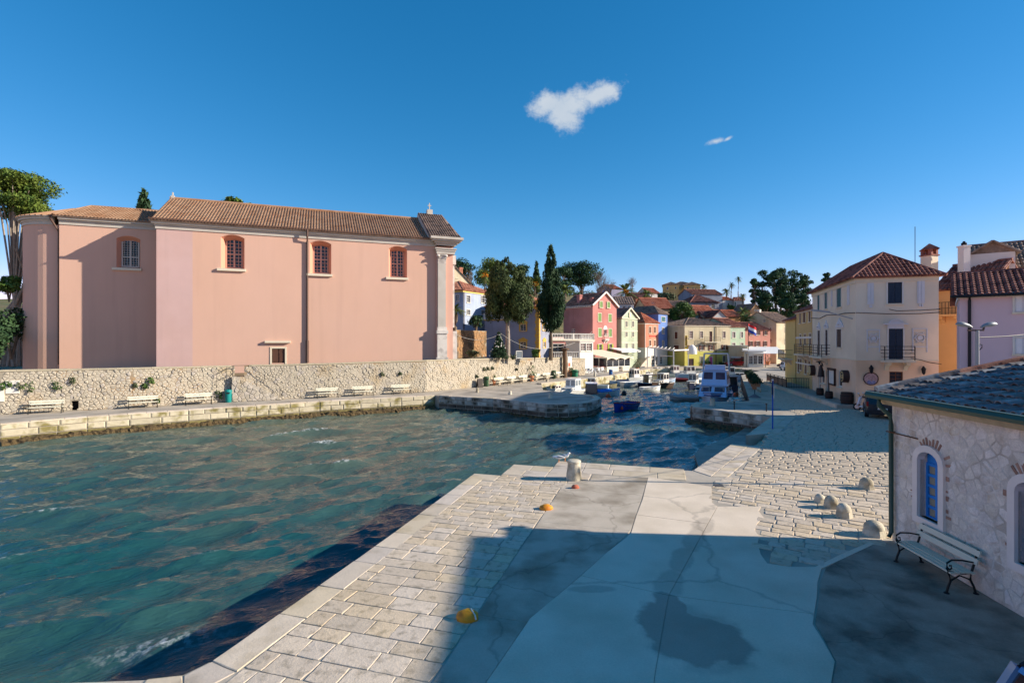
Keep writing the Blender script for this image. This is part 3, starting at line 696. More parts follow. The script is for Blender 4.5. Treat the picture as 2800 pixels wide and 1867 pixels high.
STY = dict(plain={}, dark=dict(bars=(1, 2)), tiny=dict(bars=(0, 0)), door=dict(sill=False, bars=(1, 3), fr=BROWNSH),
           green=dict(sh=GREENSH, trim=CREAMP), greenopen=dict(sh=LIMESH, open=True, trim=CREAMP), brown=dict(sh=BROWNSH, open=True, trim=CREAMP), brownc=dict(sh=BROWNSH, trim=CREAMP),
           grey=dict(sh=GREYSH, trim=CREAMP), teal=dict(sh=TEALSH, trim=WHITE), navy=dict(sh=NAVYSH, trim=WHITE), navyd=dict(sh=NAVYSH, trim=WHITE, sill=False),
           white=dict(sh=WHITESH, trim=WHITE), ochre=dict(trim=YELTRIM, ped=True, bars=(1, 2), tw=.2, sillm=YELTRIM), framed=dict(trim=CREAMP, bars=(1, 2)), whitef=dict(trim=WHITE, bars=(1, 2)),
           dkbrown=dict(sh=mat('dark_shutter', rgb(58, 44, 44), .65, .1, 5), trim=WHITE), pinkdoor=dict(sh=mat('pink_door', rgb(206, 82, 128), .5, .05, 4), sill=False, trim=WHITE))
TILE_R = mat('red_clay_tile', rgb(180, 124, 98), 0.85, 0.22, 5, 0.4, 30, col2=rgb(120, 70, 54), s2=1.5, rnd=.12)
TILE_O = mat('orange_clay_tile', rgb(190, 122, 92), 0.85, 0.16, 4, 0.4, 30, col2=rgb(150, 76, 50), s2=1.0, rnd=.1)
TILE_B = mat('weathered_tile', rgb(140, 118, 102), 0.9, 0.25, 5, 0.4, 30, col2=rgb(96, 82, 74), s2=1.2, rnd=.1)
TILE_D = mat('dark_red_tile', rgb(142, 92, 78), 0.85, 0.2, 5, 0.4, 30, col2=rgb(86, 48, 44), s2=1.2, rnd=.1)
TILE_T = mat('tan_clay_tile', rgb(152, 122, 96), 0.88, 0.16, 5, 0.3, 30, col2=rgb(140, 104, 76), s2=.8, rnd=.1)
def tiles(mb, A, B, C_, D, pitch=.42, r=.13, nseg=1, slab=.08, pieces=None):
    """Rows of curved tiles on the slope A (eave left), B (eave right), C (ridge right), D (ridge left)."""
    A, B, C_, D = map(Vector, (A, B, C_, D)); ex = (B - A); Wd = ex.length; ex.normalize()
    n = ex.cross((D - A) if (D - A).length > (C_ - A).length * .3 else (C_ - A)).normalized()
    if n.z < 0: n = -n
    up = n.cross(ex).normalized()
    if up.z < 0: up = -up
    eD, eC = (D - A).dot(ex), (C_ - A).dot(ex); SL = (D - A).dot(up)
    def smax(e):
        if e < eD: return SL * max(0, e) / eD
        if e > eC: return SL * max(0, Wd - e) / (Wd - eC)
        return SL
    if slab: mb.add([A, B, C_, D, A - n * slab, B - n * slab, C_ - n * slab, D - n * slab], [(0, 1, 2, 3), (7, 6, 5, 4), (0, 4, 5, 1), (1, 5, 6, 2), (2, 6, 7, 3), (3, 7, 4, 0)])
    k = max(1, int(Wd / pitch)); pt = Wd / k
    for i in range(k):
        e = (i + .5) * pt; L = min(smax(e), smax(e - pt * .3), smax(e + pt * .3))
        if L < .2: continue
        out = mb if pieces is None else MB()
        sg = max(1, int(round(nseg * L / SL)))
        for q in range(sg):
            s0, s1 = L * q / sg - (.03 if q == 0 else .02), L * (q + 1) / sg
            vs = []
            for s, rr, lift in ((s0, r, .035 if nseg > 1 else .0), (s1, r * .82, 0)):
                c = A + ex * e + up * s + n * lift
                for th in (0, 45, 90, 135, 180): vs.append(c + ex * (cos(radians(th)) * rr) + n * (sin(radians(th)) * rr * .8))
            out.add(vs, [(j, j + 1, j + 6, j + 5) for j in range(4)] + [(4, 3, 2, 1, 0)])
        if pieces is not None: pieces.append(out)
    return mb
class House:
    def __init__(s, name, label, p0, p1, depth, h, z0=0.0, cat='house', group=None):
        d = Vector(p1) - Vector(p0); ang = atan2(d.y, d.x); s.L, s.D, s.h, s.z0 = d.length, depth, h, z0
        s.root = T(name, label, cat, (p0[0], p0[1], z0), ang, group); s.o = Vector((p0[0], p0[1], z0)); s.ang = ang
        U = Vector((cos(ang), sin(ang), 0)); Nn = Vector((-sin(ang), cos(ang), 0))
        s.F = Face(s.o, ang); s.Lf = Face(s.o + Nn * depth, ang - pi / 2, (0, depth, 0), -pi / 2); s.Rf = Face(s.o + U * s.L, ang + pi / 2, (s.L, 0, 0), pi / 2)
        s.holes = {'F': [], 'L': [], 'R': []}; s.wins = []
    def face(s, k): return {'F': s.F, 'L': s.Lf, 'R': s.Rf}[k]
    def win(s, cf, rects, style='plain', face='F', rev=.16):
        f = s.face(face); W_ = s.L if face == 'F' else s.D
        for x0, y0, x1, y1 in rects:
            a, zt = f.at(cf(x0, y0)); b, zb = f.at(cf(x1, y1)); a, b = min(a, b), max(a, b)
            a, b = max(a, .08), min(b, W_ - .08)
            if b - a < .15: continue
            s.holes[face].append((a, b, max(.02, zb), min(zt, s.h - .05))); s.wins.append((f, s.holes[face][-1], style, rev))
        return s
    def walls(s, m, h=None):
        mb = MB(); h = h or s.h
        wall_mb(mb, s.F, 0, 0, s.L, 0, h, s.holes['F'], .16); wall_mb(mb, s.Lf, 0, 0, s.D, 0, h, s.holes['L'], .16); wall_mb(mb, s.Rf, 0, 0, s.D, 0, h, s.holes['R'], .16)
        mb.add([(0, s.D, 0), (s.L, s.D, 0), (s.L, s.D, h), (0, s.D, h)], [(3, 2, 1, 0)])
        s.wallm = m; s.wmb = mb
        return s
    def done(s):
        o = s.wmb.build('wall', s.wallm, s.root)
        for f, r, st, rv in s.wins: window(s.root, f, r, st, 0, rv)
        return s
    def roof(s, kind, rise, m, ov=.3, pitch=.42, nseg=1, ridge=True, h=None, rx=None):
        L, D, h = s.L, s.D, h or s.h; mb = MB(); r = s.root; zt = h + rise
        ed = rise / (D / 2) * ov; el = rise / (L / 2) * ov
        z = h + .02
        if kind == 'gx':
            tiles(mb, (-ov, -ov, z - ed), (L + ov, -ov, z - ed), (L + ov, D / 2, z + rise), (-ov, D / 2, z + rise), pitch, nseg=nseg)
            tiles(mb, (L + ov, D + ov, z - ed), (-ov, D + ov, z - ed), (-ov, D / 2, z + rise), (L + ov, D / 2, z + rise), pitch * 1.5)
            s.wmb.add([(0, 0, h), (0, D, h), (0, D / 2, zt)], [(0, 1, 2)]); s.wmb.add([(L, 0, h), (L, D, h), (L, D / 2, zt)], [(0, 1, 2)])
            mb.tube([(-ov, D / 2, z + rise + .03), (L + ov, D / 2, z + rise + .03)], .12, 6)
        elif kind == 'gy':
            tiles(mb, (-ov, D + ov, z - el), (-ov, -ov, z - el), (L / 2, -ov, z + rise), (L / 2, D + ov, z + rise), pitch, nseg=nseg)
            tiles(mb, (L + ov, -ov, z - el), (L + ov, D + ov, z - el), (L / 2, D + ov, z + rise), (L / 2, -ov, z + rise), pitch, nseg=nseg)
            s.wmb.add([(0, 0, h), (L, 0, h), (L / 2, 0, zt)], [(0, 1, 2)]); s.wmb.add([(0, D, h), (L, D, h), (L / 2, D, zt)], [(0, 1, 2)])
            mb.tube([(L / 2, -ov, z + rise + .03), (L / 2, D + ov, z + rise + .03)], .12, 6)
        elif kind == 'hip':
            q = min(L, D) / 2; a, b = ((q, D / 2), (L - q, D / 2)) if L >= D else ((L / 2, q), (L / 2, D - q))
            if rx: a, b = rx
            A_, B_, C2, D2 = (-ov, -ov, z), (L + ov, -ov, z), (L + ov, D + ov, z), (-ov, D + ov, z); ra, rb_ = (*a, z + rise), (*b, z + rise)
            if L >= D:
                tiles(mb, A_, B_, rb_, ra, pitch, nseg=nseg); tiles(mb, C2, D2, ra, rb_, pitch * 1.5); tiles(mb, B_, C2, rb_, rb_, pitch, nseg=nseg); tiles(mb, D2, A_, ra, ra, pitch, nseg=nseg)
            else:
                tiles(mb, A_, B_, ra, ra, pitch, nseg=nseg); tiles(mb, C2, D2, rb_, rb_, pitch * 1.5); tiles(mb, B_, C2, rb_, ra, pitch, nseg=nseg); tiles(mb, D2, A_, ra, rb_, pitch, nseg=nseg)
            for p, w in ((A_, ra), (B_, rb_ if L >= D else ra), (C2, rb_), (D2, ra if L >= D else rb_)): mb.tube([p, (w[0], w[1], w[2] + .04)], .11, 6)
            mb.tube([(ra[0], ra[1], ra[2] + .04), (rb_[0], rb_[1], rb_[2] + .04)], .11, 6)
        elif kind == 'flat':
            mb.box(-ov, L + ov, -ov, D + ov, z, z + rise)
        s.roofo = mb.build('roof', m, r)
        return s
    def chimney(s, x, y, zb, zt, w=.6, m=None):
        mb = MB(); mb.box(x - w / 2, x + w / 2, y - w / 2, y + w / 2, zb, zt); mb.box(x - w * .62, x + w * .62, y - w * .62, y + w * .62, zt - .25, zt - .12)
        mb.build('chimney', m or TILE_R, s.roofo); return s
    def band(s, z0, z1, m, out=.08, name='cornice', faces='FLR'):
        mb = MB()
        if 'F' in faces: mb.box(-out, s.L + out, -out, .01, z0, z1)
        if 'L' in faces: mb.box(-out, .01, .02, s.D, z0 + .002, z1 - .002)
        if 'R' in faces: mb.box(s.L - .01, s.L + out, .02, s.D, z0 + .002, z1 - .002)
        mb.build(name, m, s.root); return s
# ------------------------------------------------------------------ church
def stucco(name, c, c2, split=None, pink=None):
    m = mat(name, c, .9, .045, .6, .12, 25, col2=c2, s2=.16, lo=.4, hi=.68)
    return m
CH_W = mat('salmon_stucco', rgb(205, 168, 148), .92, .03, .5, .15, 25, col2=rgb(203, 165, 143), s2=.15, lo=.4, hi=.68, stretch=(1, 1, .6), speck=.06, drip=.06)
CH_P = mat('pink_stucco', rgb(196, 166, 160), .92, .04, .5, .15, 25, col2=rgb(193, 162, 154), s2=.3, speck=.06, drip=.08)
CH_N = mat('orange_niche_stucco', rgb(206, 150, 124), .9, .04, 1.0, .1, 25)
CH_C = mat('grey_stone_trim', rgb(186, 181, 170), .85, .06, 2.0, .2, 20, col2=rgb(176, 170, 158), s2=1.0)
CH_G = mat('gutter_metal', rgb(92, 70, 60), .6, .1, 2)
CH_T = TILE_T
PW = mat('peach_glazing_bar', rgb(206, 158, 136), .7, .05, 3); REDGL = mat('church_glass', rgb(44, 22, 26), .12, .3, 2.0, spec=.6); BLUGL = mat('church_glass_blue', rgb(16, 22, 44), .1, .3, 2.0, spec=.6)
CZ = 2.9
pR = Vector((-8.25, 55.5)); pL = Vector((-32.3, 46.5)); cang = atan2(pR.y - pL.y, pR.x - pL.x)
church = T('church', 'long salmon pink church with tiled roof and rounded apse above the sea wall', 'church', (pL.x, pL.y, CZ), cang)
CF = Face((pL.x, pL.y, CZ), cang)
NL = CF.at((1192, 700))[0]; EZ = 15.25 - CZ            # nave length, bottom of the cornice
AY = 3.0                                               # the apse stands back by this much
def arch_niche(fc, mb_list, rect, y, dep, inner, rise):
    """recess with a segmental head and splayed sides; returns nothing, adds quads"""
    x0, x1, z0, z1 = rect; ix0, ix1, iz0, iz1 = inner; n = 8
    out = [(x0, z0), (x1, z0)] + [(x1 - (x1 - x0) * i / n, z1 - rise + rise * (1 - (2 * i / n - 1) ** 2)) for i in range(n + 1)]
    inn = [(ix0, iz0), (ix1, iz0)] + [(ix1 - (ix1 - ix0) * i / n, iz1 - rise * .5 + rise * .5 * (1 - (2 * i / n - 1) ** 2)) for i in range(n + 1)]
    m_ = len(out); mb = mb_list
    mb.add([fc.local(x, y, z) for x, z in out] + [fc.local(x, y + dep, z) for x, z in inn], [(i, (i + 1) % m_, m_ + (i + 1) % m_, m_ + i) for i in range(m_)])
    return out, inn
wn = []
for cf, o, i_, st in ((cA, (2015, 697, 2230, 1020), (2050, 752, 2197, 1008), 0), (cB, (825, 422, 1020, 733), (845, 470, 972, 705), 0), (cB, (1545, 472, 1711, 765), (1546, 502, 1656, 738), 0)):
    x0, zt = CF.at(cf(o[0], o[1])); x1, zb = CF.at(cf(o[2], o[3])); wn.append((x0, x1, zb, min(zt, EZ - .12)))
nave = MB(); x_p = CF.at(cA(1756, 900))[0]
drx = (CF.at(cB(478, 1410))[0], CF.at(cB(598, 1410))[0], 0.0, CF.at(cB(540, 1410))[1])
wall_mb(nave, CF, 0, x_p, NL, -1.0, EZ, [*wn, drx], .0)
for r in wn:                                           # spandrels beside the segmental heads
    n = 8; rise = .28; x0, x1, z1 = r[0], r[1], r[3]
    arc = [(x0 + (x1 - x0) * i / n, z1 - rise + rise * (1 - (2 * i / n - 1) ** 2)) for i in range(n + 1)]
    for p, q in zip(arc, arc[1:]): nave.add([(p[0], 0, p[1]), (q[0], 0, q[1]), (q[0], 0, z1), (p[0], 0, z1)], [(0, 1, 2, 3)])
nave.add([(0, 12, -.5), (NL, 12, -.5), (NL, 12, EZ), (0, 12, EZ)], [(0, 1, 2, 3)]); nave.add([(0, 0, -.5), (0, 12, -.5), (0, 12, EZ), (0, 0, EZ)], [(0, 1, 2, 3)])
nave.add([(0, 0, EZ), (0, 12, EZ), (0, 6, EZ + 4.1)], [(0, 1, 2)]); nave.add([(NL, 0, -.5), (NL, 12, -.5), (NL, 12, EZ), (NL, 6, EZ + 4.1), (NL, 0, EZ)], [(0, 1, 2, 3, 4)])
nave.build('nave_wall', CH_W, church)
mb = MB(); wall_mb(mb, CF, 0, 0, x_p, -1.0, EZ, []); tag(mb.build('painted_end_panel', CH_P, church), 'paler pink plaster strip at the end of the nave')
def church_window(fc, r, dep, spl, blue=False, y=0.0):
    x0, x1, z0, z1 = r; w = x1 - x0
    inner = (x0 + w * spl[0], x1 - w * spl[1], z0 + .12, z1 - .38)
    nb = MB(); out, inn = arch_niche(fc, nb, r, y, dep, inner, .28)
    wd = nb.build('window', CH_N, church)
    p = MB(); p.add([fc.local(x, y + dep + .02, z) for x, z in inn], [tuple(range(len(inn)))]); p.build('pane', BLUGL if blue else REDGL, wd)
    ix0, ix1, iz0, iz1 = inner; wi, hi = ix1 - ix0, iz1 - iz0; fb = MB(); bb = MB()
    def vb(m_, a, b, c, d, e0=0.0): m_.add([fc.local(*q) for q in ((a, y + dep - .10 - e0, c), (b, y + dep - .10 - e0, c), (b, y + dep - .10 - e0, d), (a, y + dep - .10 - e0, d), (a, y + dep + .01, c), (b, y + dep + .01, c), (b, y + dep + .01, d), (a, y + dep + .01, d))],
                       [(0, 1, 2, 3), (0, 4, 5, 1), (1, 5, 6, 2), (2, 6, 7, 3), (3, 7, 4, 0)])
    fw = wi * .085
    vb(fb, ix0, ix0 + fw, iz0, iz1 - .12, .02); vb(fb, ix1 - fw, ix1, iz0, iz1 - .12, .02); vb(fb, ix0 + fw, ix1 - fw, iz0, iz0 + fw, .02)
    vb(fb, ix0 + wi / 2 - fw * .6, ix0 + wi / 2 + fw * .6, iz0 + fw, iz1, .025); zc = iz0 + hi * (.38 if blue else .5); vb(fb, ix0 + fw, ix1 - fw, zc - fw * .45, zc + fw * .45, .03)
    fb.build('frame', CH_C if blue else PW, wd)
    nc, nr = (6, 11) if blue else (4, 8)
    for i in range(1, nc):
        if not blue and i == nc // 2: continue
        c = ix0 + wi * i / nc; vb(bb, c - (.012 if blue else .025), c + (.012 if blue else .025), iz0, iz1 - .08)
    for i in range(1, nr):
        c = iz0 + hi * i / nr; vb(bb, ix0, ix1, c - (.012 if blue else .022), c + (.012 if blue else .022))
    bb.build('glazing_bars', CH_C if blue else PW, wd)
    sb = MB(); n_ = [fc.local(*q) for q in ((x0 - .3, y - .22, z0 - .26), (x1 + .12, y - .22, z0 - .26), (x1 + .12, y + .02, z0 - .26), (x0 - .3, y + .02, z0 - .26), (x0 - .3, y - .22, z0 - .03), (x1 + .12, y - .22, z0 - .03), (x1 + .12, y + .02, z0 - .03), (x0 - .3, y + .02, z0 - .03))]
    sb.add(n_, [(0, 3, 2, 1), (4, 5, 6, 7), (0, 1, 5, 4), (1, 2, 6, 5), (2, 3, 7, 6), (3, 0, 4, 7)]); sb.build('sill', CREAMP, wd)
for r in wn: church_window(CF, r, .85, (.15, .12))
# door
x0, x1, z0, z1 = drx; db = MB(); db.box(x0, x1, .12, .2, z0 - .1, z1); d = db.build('door', mat('dark_wood', rgb(86, 58, 44), .7, .15, 3, .3, 20, stretch=(6, 6, 1)), church)
for s in (0, 1):
    pb = MB(); a = x0 + .03 + s * (x1 - x0) / 2; pb.box(a, a + (x1 - x0) / 2 - .06, .07, .118, z0, z1 - .03)
    for q in range(2): pb.box(a + .06, a + (x1 - x0) / 2 - .12, .05, .069, z0 + .15 + q * 1.0, z0 + 1.0 + q * .95)
    pb.build('leaf', _mats['dark_wood'], d)
fb = MB(); fb.box(x0 - .16, x0, -.05, .2, z0 - .1, z1); fb.box(x1, x1 + .16, -.05, .2, z0 - .1, z1); fb.box(x0 - .16, x1 + .16, -.05, .2, z1, z1 + .16); fb.box(x0 - .6, x1 + .5, -.3, 0, z1 + .55, z1 + .75); fb.build('surround', CREAMP, d)
# cornices: stepped profile run along the walls
def cornice(name, pts, zb, steps, m, parent):
    mb = MB(); z = zb
    for h, o in steps:
        q = offset(pts, -o); qi = [Vector(p) for p in offset(pts, .05)]
        for i in range(len(pts) - 1):
            a, b, c, d_ = q[i], q[i + 1], qi[i + 1], qi[i]
            mb.add([(a.x, a.y, z), (b.x, b.y, z), (c.x, c.y, z), (d_.x, d_.y, z), (a.x, a.y, z + h), (b.x, b.y, z + h), (c.x, c.y, z + h), (d_.x, d_.y, z + h)], [(0, 3, 2, 1), (4, 5, 6, 7), (0, 1, 5, 4), (1, 2, 6, 5), (2, 3, 7, 6), (3, 0, 4, 7)])
        z += h
    return mb.build(name, m, parent)
STEPS = [(.28, .08), (.16, .16), (.18, .34), (.14, .46)]
cornice('cornice', [(0, 12), (0, 0), (NL, 0)], EZ, STEPS, CH_C, church)
# gutters and pipes
mb = MB(); mb.box(-.5, NL - .3, -.62, -.47, EZ + .76, EZ + .86); mb.build('gutter', CH_G, church)
xp = CF.at(cB(802, 700))[0]; mb = MB(); mb.tube([(xp, -.55, EZ + .8), (xp, -.5, EZ + .1), (xp, -.14, EZ - .35), (xp, -.14, 2.2)], .10, 8); mb.tube([(xp, -.14, 2.2), (xp, -.14, 0)], .15, 8); mb.build('drainpipe', CH_G, church, True)
# nave roof: each row of tiles is a piece
RZ = EZ + .80; RD = 3.45
def row_roof(parent, A, B, C_, D, pitch, r, nseg, m, name='roof', base=None):
    mb = MB(); pcs = []; tiles(mb, A, B, C_, D, pitch, r, nseg, .1, pcs); ro = mb.build(name, base or m, parent)
    for p in pcs: p.build('tile_row', m, ro)
    return ro
row_roof(church, (-.35, -.55, RZ - .1), (NL - .4, -.55, RZ - .1), (NL - .4, 6, RZ + RD), (-.35, 6, RZ + RD), .265, .095, 14, CH_T, base=TILE_B)
mb = MB(); tiles(mb, (NL - .4, 12.5, RZ - .1), (-.35, 12.5, RZ - .1), (-.35, 6, RZ + RD), (NL - .4, 6, RZ + RD), 1.0); mb.tube([(-.35, 6, RZ + RD + .05), (NL - .4, 6, RZ + RD + .05)], .16, 8); mb.build('ridge', CH_T, church)
mb = MB(); mb.box(-.25, .05, 5.85, 6.15, RZ + RD, RZ + RD + .3); mb.box(-.16, -.04, 5.94, 6.06, RZ + RD + .3, RZ + RD + .65); mb.build('finial', CH_C, church)
# front block at the right end with its pilaster and heavy entablature
x_e = CF.at((1238, 760), -.25)[0]; FB = -.28
mb = MB(); mb.box(NL, x_e, FB, 11.9, -1.0, EZ + .0); mb.box(NL, x_e, FB, 11.9, EZ + .3, EZ + 1.1); mb.build('front_block', mat('peach_stucco', rgb(208, 164, 144), .9, .03, .6, .1, 25), church)
xa, xb = NL + .12, CF.at((1219, 760), FB - .2)[0]
def pil(zs0, zs1, grow, out, m, name, par): mb = MB(); mb.box(xa - grow, xb + grow, FB - out, FB + .01, zs0, zs1); return mb.build(name, m, par)
CSTONE = mat('church_stone', rgb(206, 200, 190), .85, .08, 2.0, .35, 14, col2=rgb(170, 164, 156), s2=1.4, lo=.5, hi=.66)
zk = lambda cy: CF.at((1200, 530 + cy * .29979), FB - .2)[1]
ps = pil(zk(1215), zk(630), 0, .22, CH_C, 'pilaster', church)
pil(-.3, zk(1490), .22, .5, CSTONE, 'plinth', ps); pil(zk(1490), zk(1275), .1, .40, CSTONE, 'pedestal', ps); pil(zk(1275), zk(1245), .2, .52, CSTONE, 'pedestal_cap', ps); pil(zk(1245), zk(1215), .1, .36, CSTONE, 'base_moulding', ps)
cb = MB(); zc0, zc1 = zk(630), zk(555)
cb.box(xa - .02, xb + .02, FB - .24, FB, zc0, zc0 + .12)
for i in range(4):                                     # acanthus leaves in two rows and corner scrolls
    for row in range(2):
        cx = xa + (xb - xa) * ((i + .5 + .5 * (row % 2)) / 4.0); 
        if cx > xb: continue
        z0_ = zc0 + .12 + row * (zc1 - zc0) * .36; hh = (zc1 - zc0) * .42
        cb.add([(cx - .1, FB - .24, z0_), (cx + .1, FB - .24, z0_), (cx + .13, FB - .33, z0_ + hh * .7), (cx - .13, FB - .33, z0_ + hh * .7), (cx - .06, FB - .42, z0_ + hh), (cx + .06, FB - .42, z0_ + hh), (cx, FB - .22, z0_ + hh * .8)], [(0, 1, 2, 3), (3, 2, 5, 4), (4, 5, 6)])
for sx_ in (xa, xb): cb.lathe([(.02, -.1), (.16, -.08), (.18, 0), (.16, .08), (.02, .1)], 10, (sx_, FB - .34, zc1 - .12))
cb.box(xa - .12, xb + .12, FB - .42, FB, zc1 - .05, zc1 + .04); cb.box(xa, xb, FB - .2, FB, zc0 + .12, zc1); cb.build('capital', CSTONE, ps)
pts = [(NL - .02, 6), (NL - .02, FB - .25), (x_e + .15, FB - .25), (x_e + .15, 12)]
cornice('architrave', pts, zk(545), [(.28, .02), (.2, .10), (.12, .2)], CH_C, church)
cornice('front_cornice', pts, EZ + .1, [(.2, .1), (.2, .3), (.18, .6), (.25, .78)], CH_C, church)
mb = MB(); mb.box(x_e + .01, x_e + .3, .2, 1.2, zk(1215), zk(630)); mb.box(x_e + .01, x_e + .55, .0, 1.4, -.3, zk(1250)); mb.box(x_e + .01, x_e + .45, .1, 1.3, zk(630), zk(545)); mb.build('side_pilaster', CSTONE, church)
ro = row_roof(church, (NL - .9, -1.0, EZ + 1.0), (x_e + .75, -1.0, EZ + 1.0), (x_e + .2, 6, RZ + RD + .75), (NL - .9, 6, RZ + RD + .75), .265, .095, 14, TILE_B, 'front_roof')
mb = MB(); mb.add([(NL - .9, -1.0, EZ + .8), (NL - .9, 12, EZ + .8), (NL - .9, 6, RZ + RD + .72)], [(0, 1, 2)]); mb.build('parapet', CH_C, church)
mb = MB(); zc = RZ + RD + .75; xc = NL + .5; mb.box(xc - .32, xc + .32, 5.65, 6.35, zc - .1, zc + .45); mb.box(xc - .05, xc + .05, 5.95, 6.05, zc + .45, zc + 1.3); mb.box(xc - .2, xc + .2, 5.955, 6.045, zc + .95, zc + 1.04); mb.build('cross', CH_C, church)
# apse: straight bay, then a rounded end
AF = Face((pL.x - sin(cang) * AY, pL.y + cos(cang) * AY, CZ), cang, (0, AY, 0), 0)
ax0 = AF.at((162, 800))[0]; AE = AF.at(cA(800, 628))[1]
awr = (AF.at(cA(1062, 900))[0], AF.at(cA(1280, 900))[0], AF.at(cA(1150, 1008))[1], min(AF.at(cA(1150, 716))[1], AE - .15))
mb = MB(); wall_mb(mb, AF, 0, ax0, 0, -1.0, AE, [awr], 0)
n = 8; rise = .28
arc = [(awr[0] + (awr[1] - awr[0]) * i / n, awr[3] - rise + rise * (1 - (2 * i / n - 1) ** 2)) for i in range(n + 1)]
for p, q in zip(arc, arc[1:]): mb.add([AF.local(p[0], 0, p[1]), AF.local(q[0], 0, q[1]), AF.local(q[0], 0, awr[3]), AF.local(p[0], 0, awr[3])], [(0, 1, 2, 3)])
mb.build('apse_wall', CH_W, church)
church_window(AF, awr, .55, (.14, .1), True)
# rounded end: quarter-ish curve starting a little behind the straight bay
R_ = 3.5; cxa, cya = ax0 - .5, AY + R_ + .45
curve = [(cxa - R_ * sin(t), cya - R_ * cos(t)) for t in np.linspace(0, pi, 25)]
mb = MB()
for (xa_, ya_), (xb_, yb_) in zip(curve, curve[1:]): mb.add([(xa_, ya_, -.5), (xb_, yb_, -.5), (xb_, yb_, AE), (xa_, ya_, AE)], [(0, 1, 2, 3)])
mb.add([(ax0, AY, -.5), (ax0, AY + .45, -.5), (ax0, AY + .45, AE), (ax0, AY, AE)], [(0, 1, 2, 3)]); mb.add([(ax0, AY + .45, -.5), (cxa, AY + .45, -.5), (cxa, AY + .45, AE), (ax0, AY + .45, AE)], [(0, 1, 2, 3)])
mb.build('rounded_wall', CH_W, church, True)
cornice('apse_cornice', [(0, AY), (ax0, AY)][::-1], AE, STEPS, CH_C, church)
cornice('rounded_cornice', curve[::-1], AE, STEPS, CH_C, church)
mb = MB(); xq = ax0 - .12; mb.tube([(ax0 - .6, AY - .3, AE + .75), (ax0 - .5, AY - .2, AE + .3), (xq, AY + .25, AE - .6), (xq, AY + .25, 0)], .09, 8); mb.build('drainpipe', CH_G, church, True)
# apse roof
az = AE + .78; rz_ = AF.at(cA(835, 445), 5.0)[1] ; hx = ax0 + AF.at(cA(835, 445), 5.0)[0] - ax0
row_roof(church, (ax0 - .3, AY - .5, az - .08), (.0, AY - .5, az - .08), (.0, AY + 5, rz_), (hx, AY + 5, rz_), .265, .095, 11, CH_T, 'apse_roof', TILE_B)
mb = MB(); cu = [(cxa - (R_ + .5) * sin(t), cya - (R_ + .5) * cos(t)) for t in np.linspace(0, pi, 25)]
apx = (hx, AY + 5, rz_)
cu = [(ax0 - .3, AY - .5)] + cu
for (xa_, ya_), (xb_, yb_) in zip(cu, cu[1:]): mb.add([(xa_, ya_, az - .08), (xb_, yb_, az - .08), apx], [(0, 1, 2)])
fr_ = mb.build('apse_hip', CH_T, church)
for (xa_, ya_), (xb_, yb_) in zip(cu, cu[1:]):
    Lq = sqrt((xb_ - xa_) ** 2 + (yb_ - ya_) ** 2); kq = max(1, int(Lq / .27)); tb = MB()
    for i in range(kq):
        f = (i + .5) / kq; p = Vector((xa_ + (xb_ - xa_) * f, ya_ + (yb_ - ya_) * f, az - .06)); tb.tube([p, Vector(apx).lerp(p, .3)], [.09, .04], 6, False)
    tb.build('tile_row', CH_T, fr_)
mb = MB(); mb.tube([(ax0 - .3, AY - .5, az), apx], .1, 6); mb.tube([apx, (0, AY + 5, rz_ + .04)], .1, 6); mb.build('hip_ridge', CH_T, church)
mb = MB(); mb.add([(0, 13, az), (0, AY + 5, rz_), (hx, AY + 5, rz_), (hx, 13, az)], [(0, 1, 2, 3)]); mb.build('back_slope', CH_T, church)
# terrace behind the wall on which the church stands
WB = [G(-170, 1142), G(0, 1133), G(363, 1114), G(634, 1097.5), G(898, 1085), G(1165, 1071), G(1306, 1058), G(1540, 1031), G(1600, 1025)]
mb = MB(); back = offset(WB, .35); tp = [(p.x, p.y) for p in back] + [(12, 120), (-150, 120), (-150, 30)]
sheet(mb, tp, 2.0); terr = tag(mb.build('terrace', mat('terrace_earth', rgb(120, 106, 80), .95, .2, 1.0, .4, 8), None), kind='structure')
# ------------------------------------------------------------------ foliage builders
def leafmat(name, c, c2, rough=.7, var=.35):
    if name in _mats: return _mats[name]
    m = mat(name, c, rough, var, 1.6, 0, 40, spec=.2, col2=c2, s2=.9, lo=.4, hi=.6)
    return m
LF_CYP = leafmat('cypress_leaf', rgb(52, 66, 36), rgb(74, 88, 46)); LF_CYPD = leafmat('dark_cypress_leaf', rgb(34, 58, 36), rgb(52, 76, 44))
LF_PINE = leafmat('pine_needle', rgb(60, 88, 36), rgb(96, 112, 44)); LF_PINED = leafmat('dark_pine_needle', rgb(32, 62, 44), rgb(54, 84, 48))
LF_BUSH = leafmat('bush_leaf', rgb(72, 98, 40), rgb(48, 74, 34)); LF_IVY = leafmat('ivy_leaf', rgb(62, 92, 38), rgb(86, 108, 48)); LF_OLIVE = leafmat('olive_leaf', rgb(96, 104, 72), rgb(66, 78, 52))
LF_PALM = leafmat('palm_leaf', rgb(78, 98, 46), rgb(110, 122, 60)); BARK = mat('bark', rgb(112, 98, 82), .95, .25, 3, .8, 12); BARKG = mat('grey_bark', rgb(150, 138, 124), .95, .25, 3, .8, 12); TWIG = mat('bare_twig', rgb(112, 96, 84), .95, .2, 2)
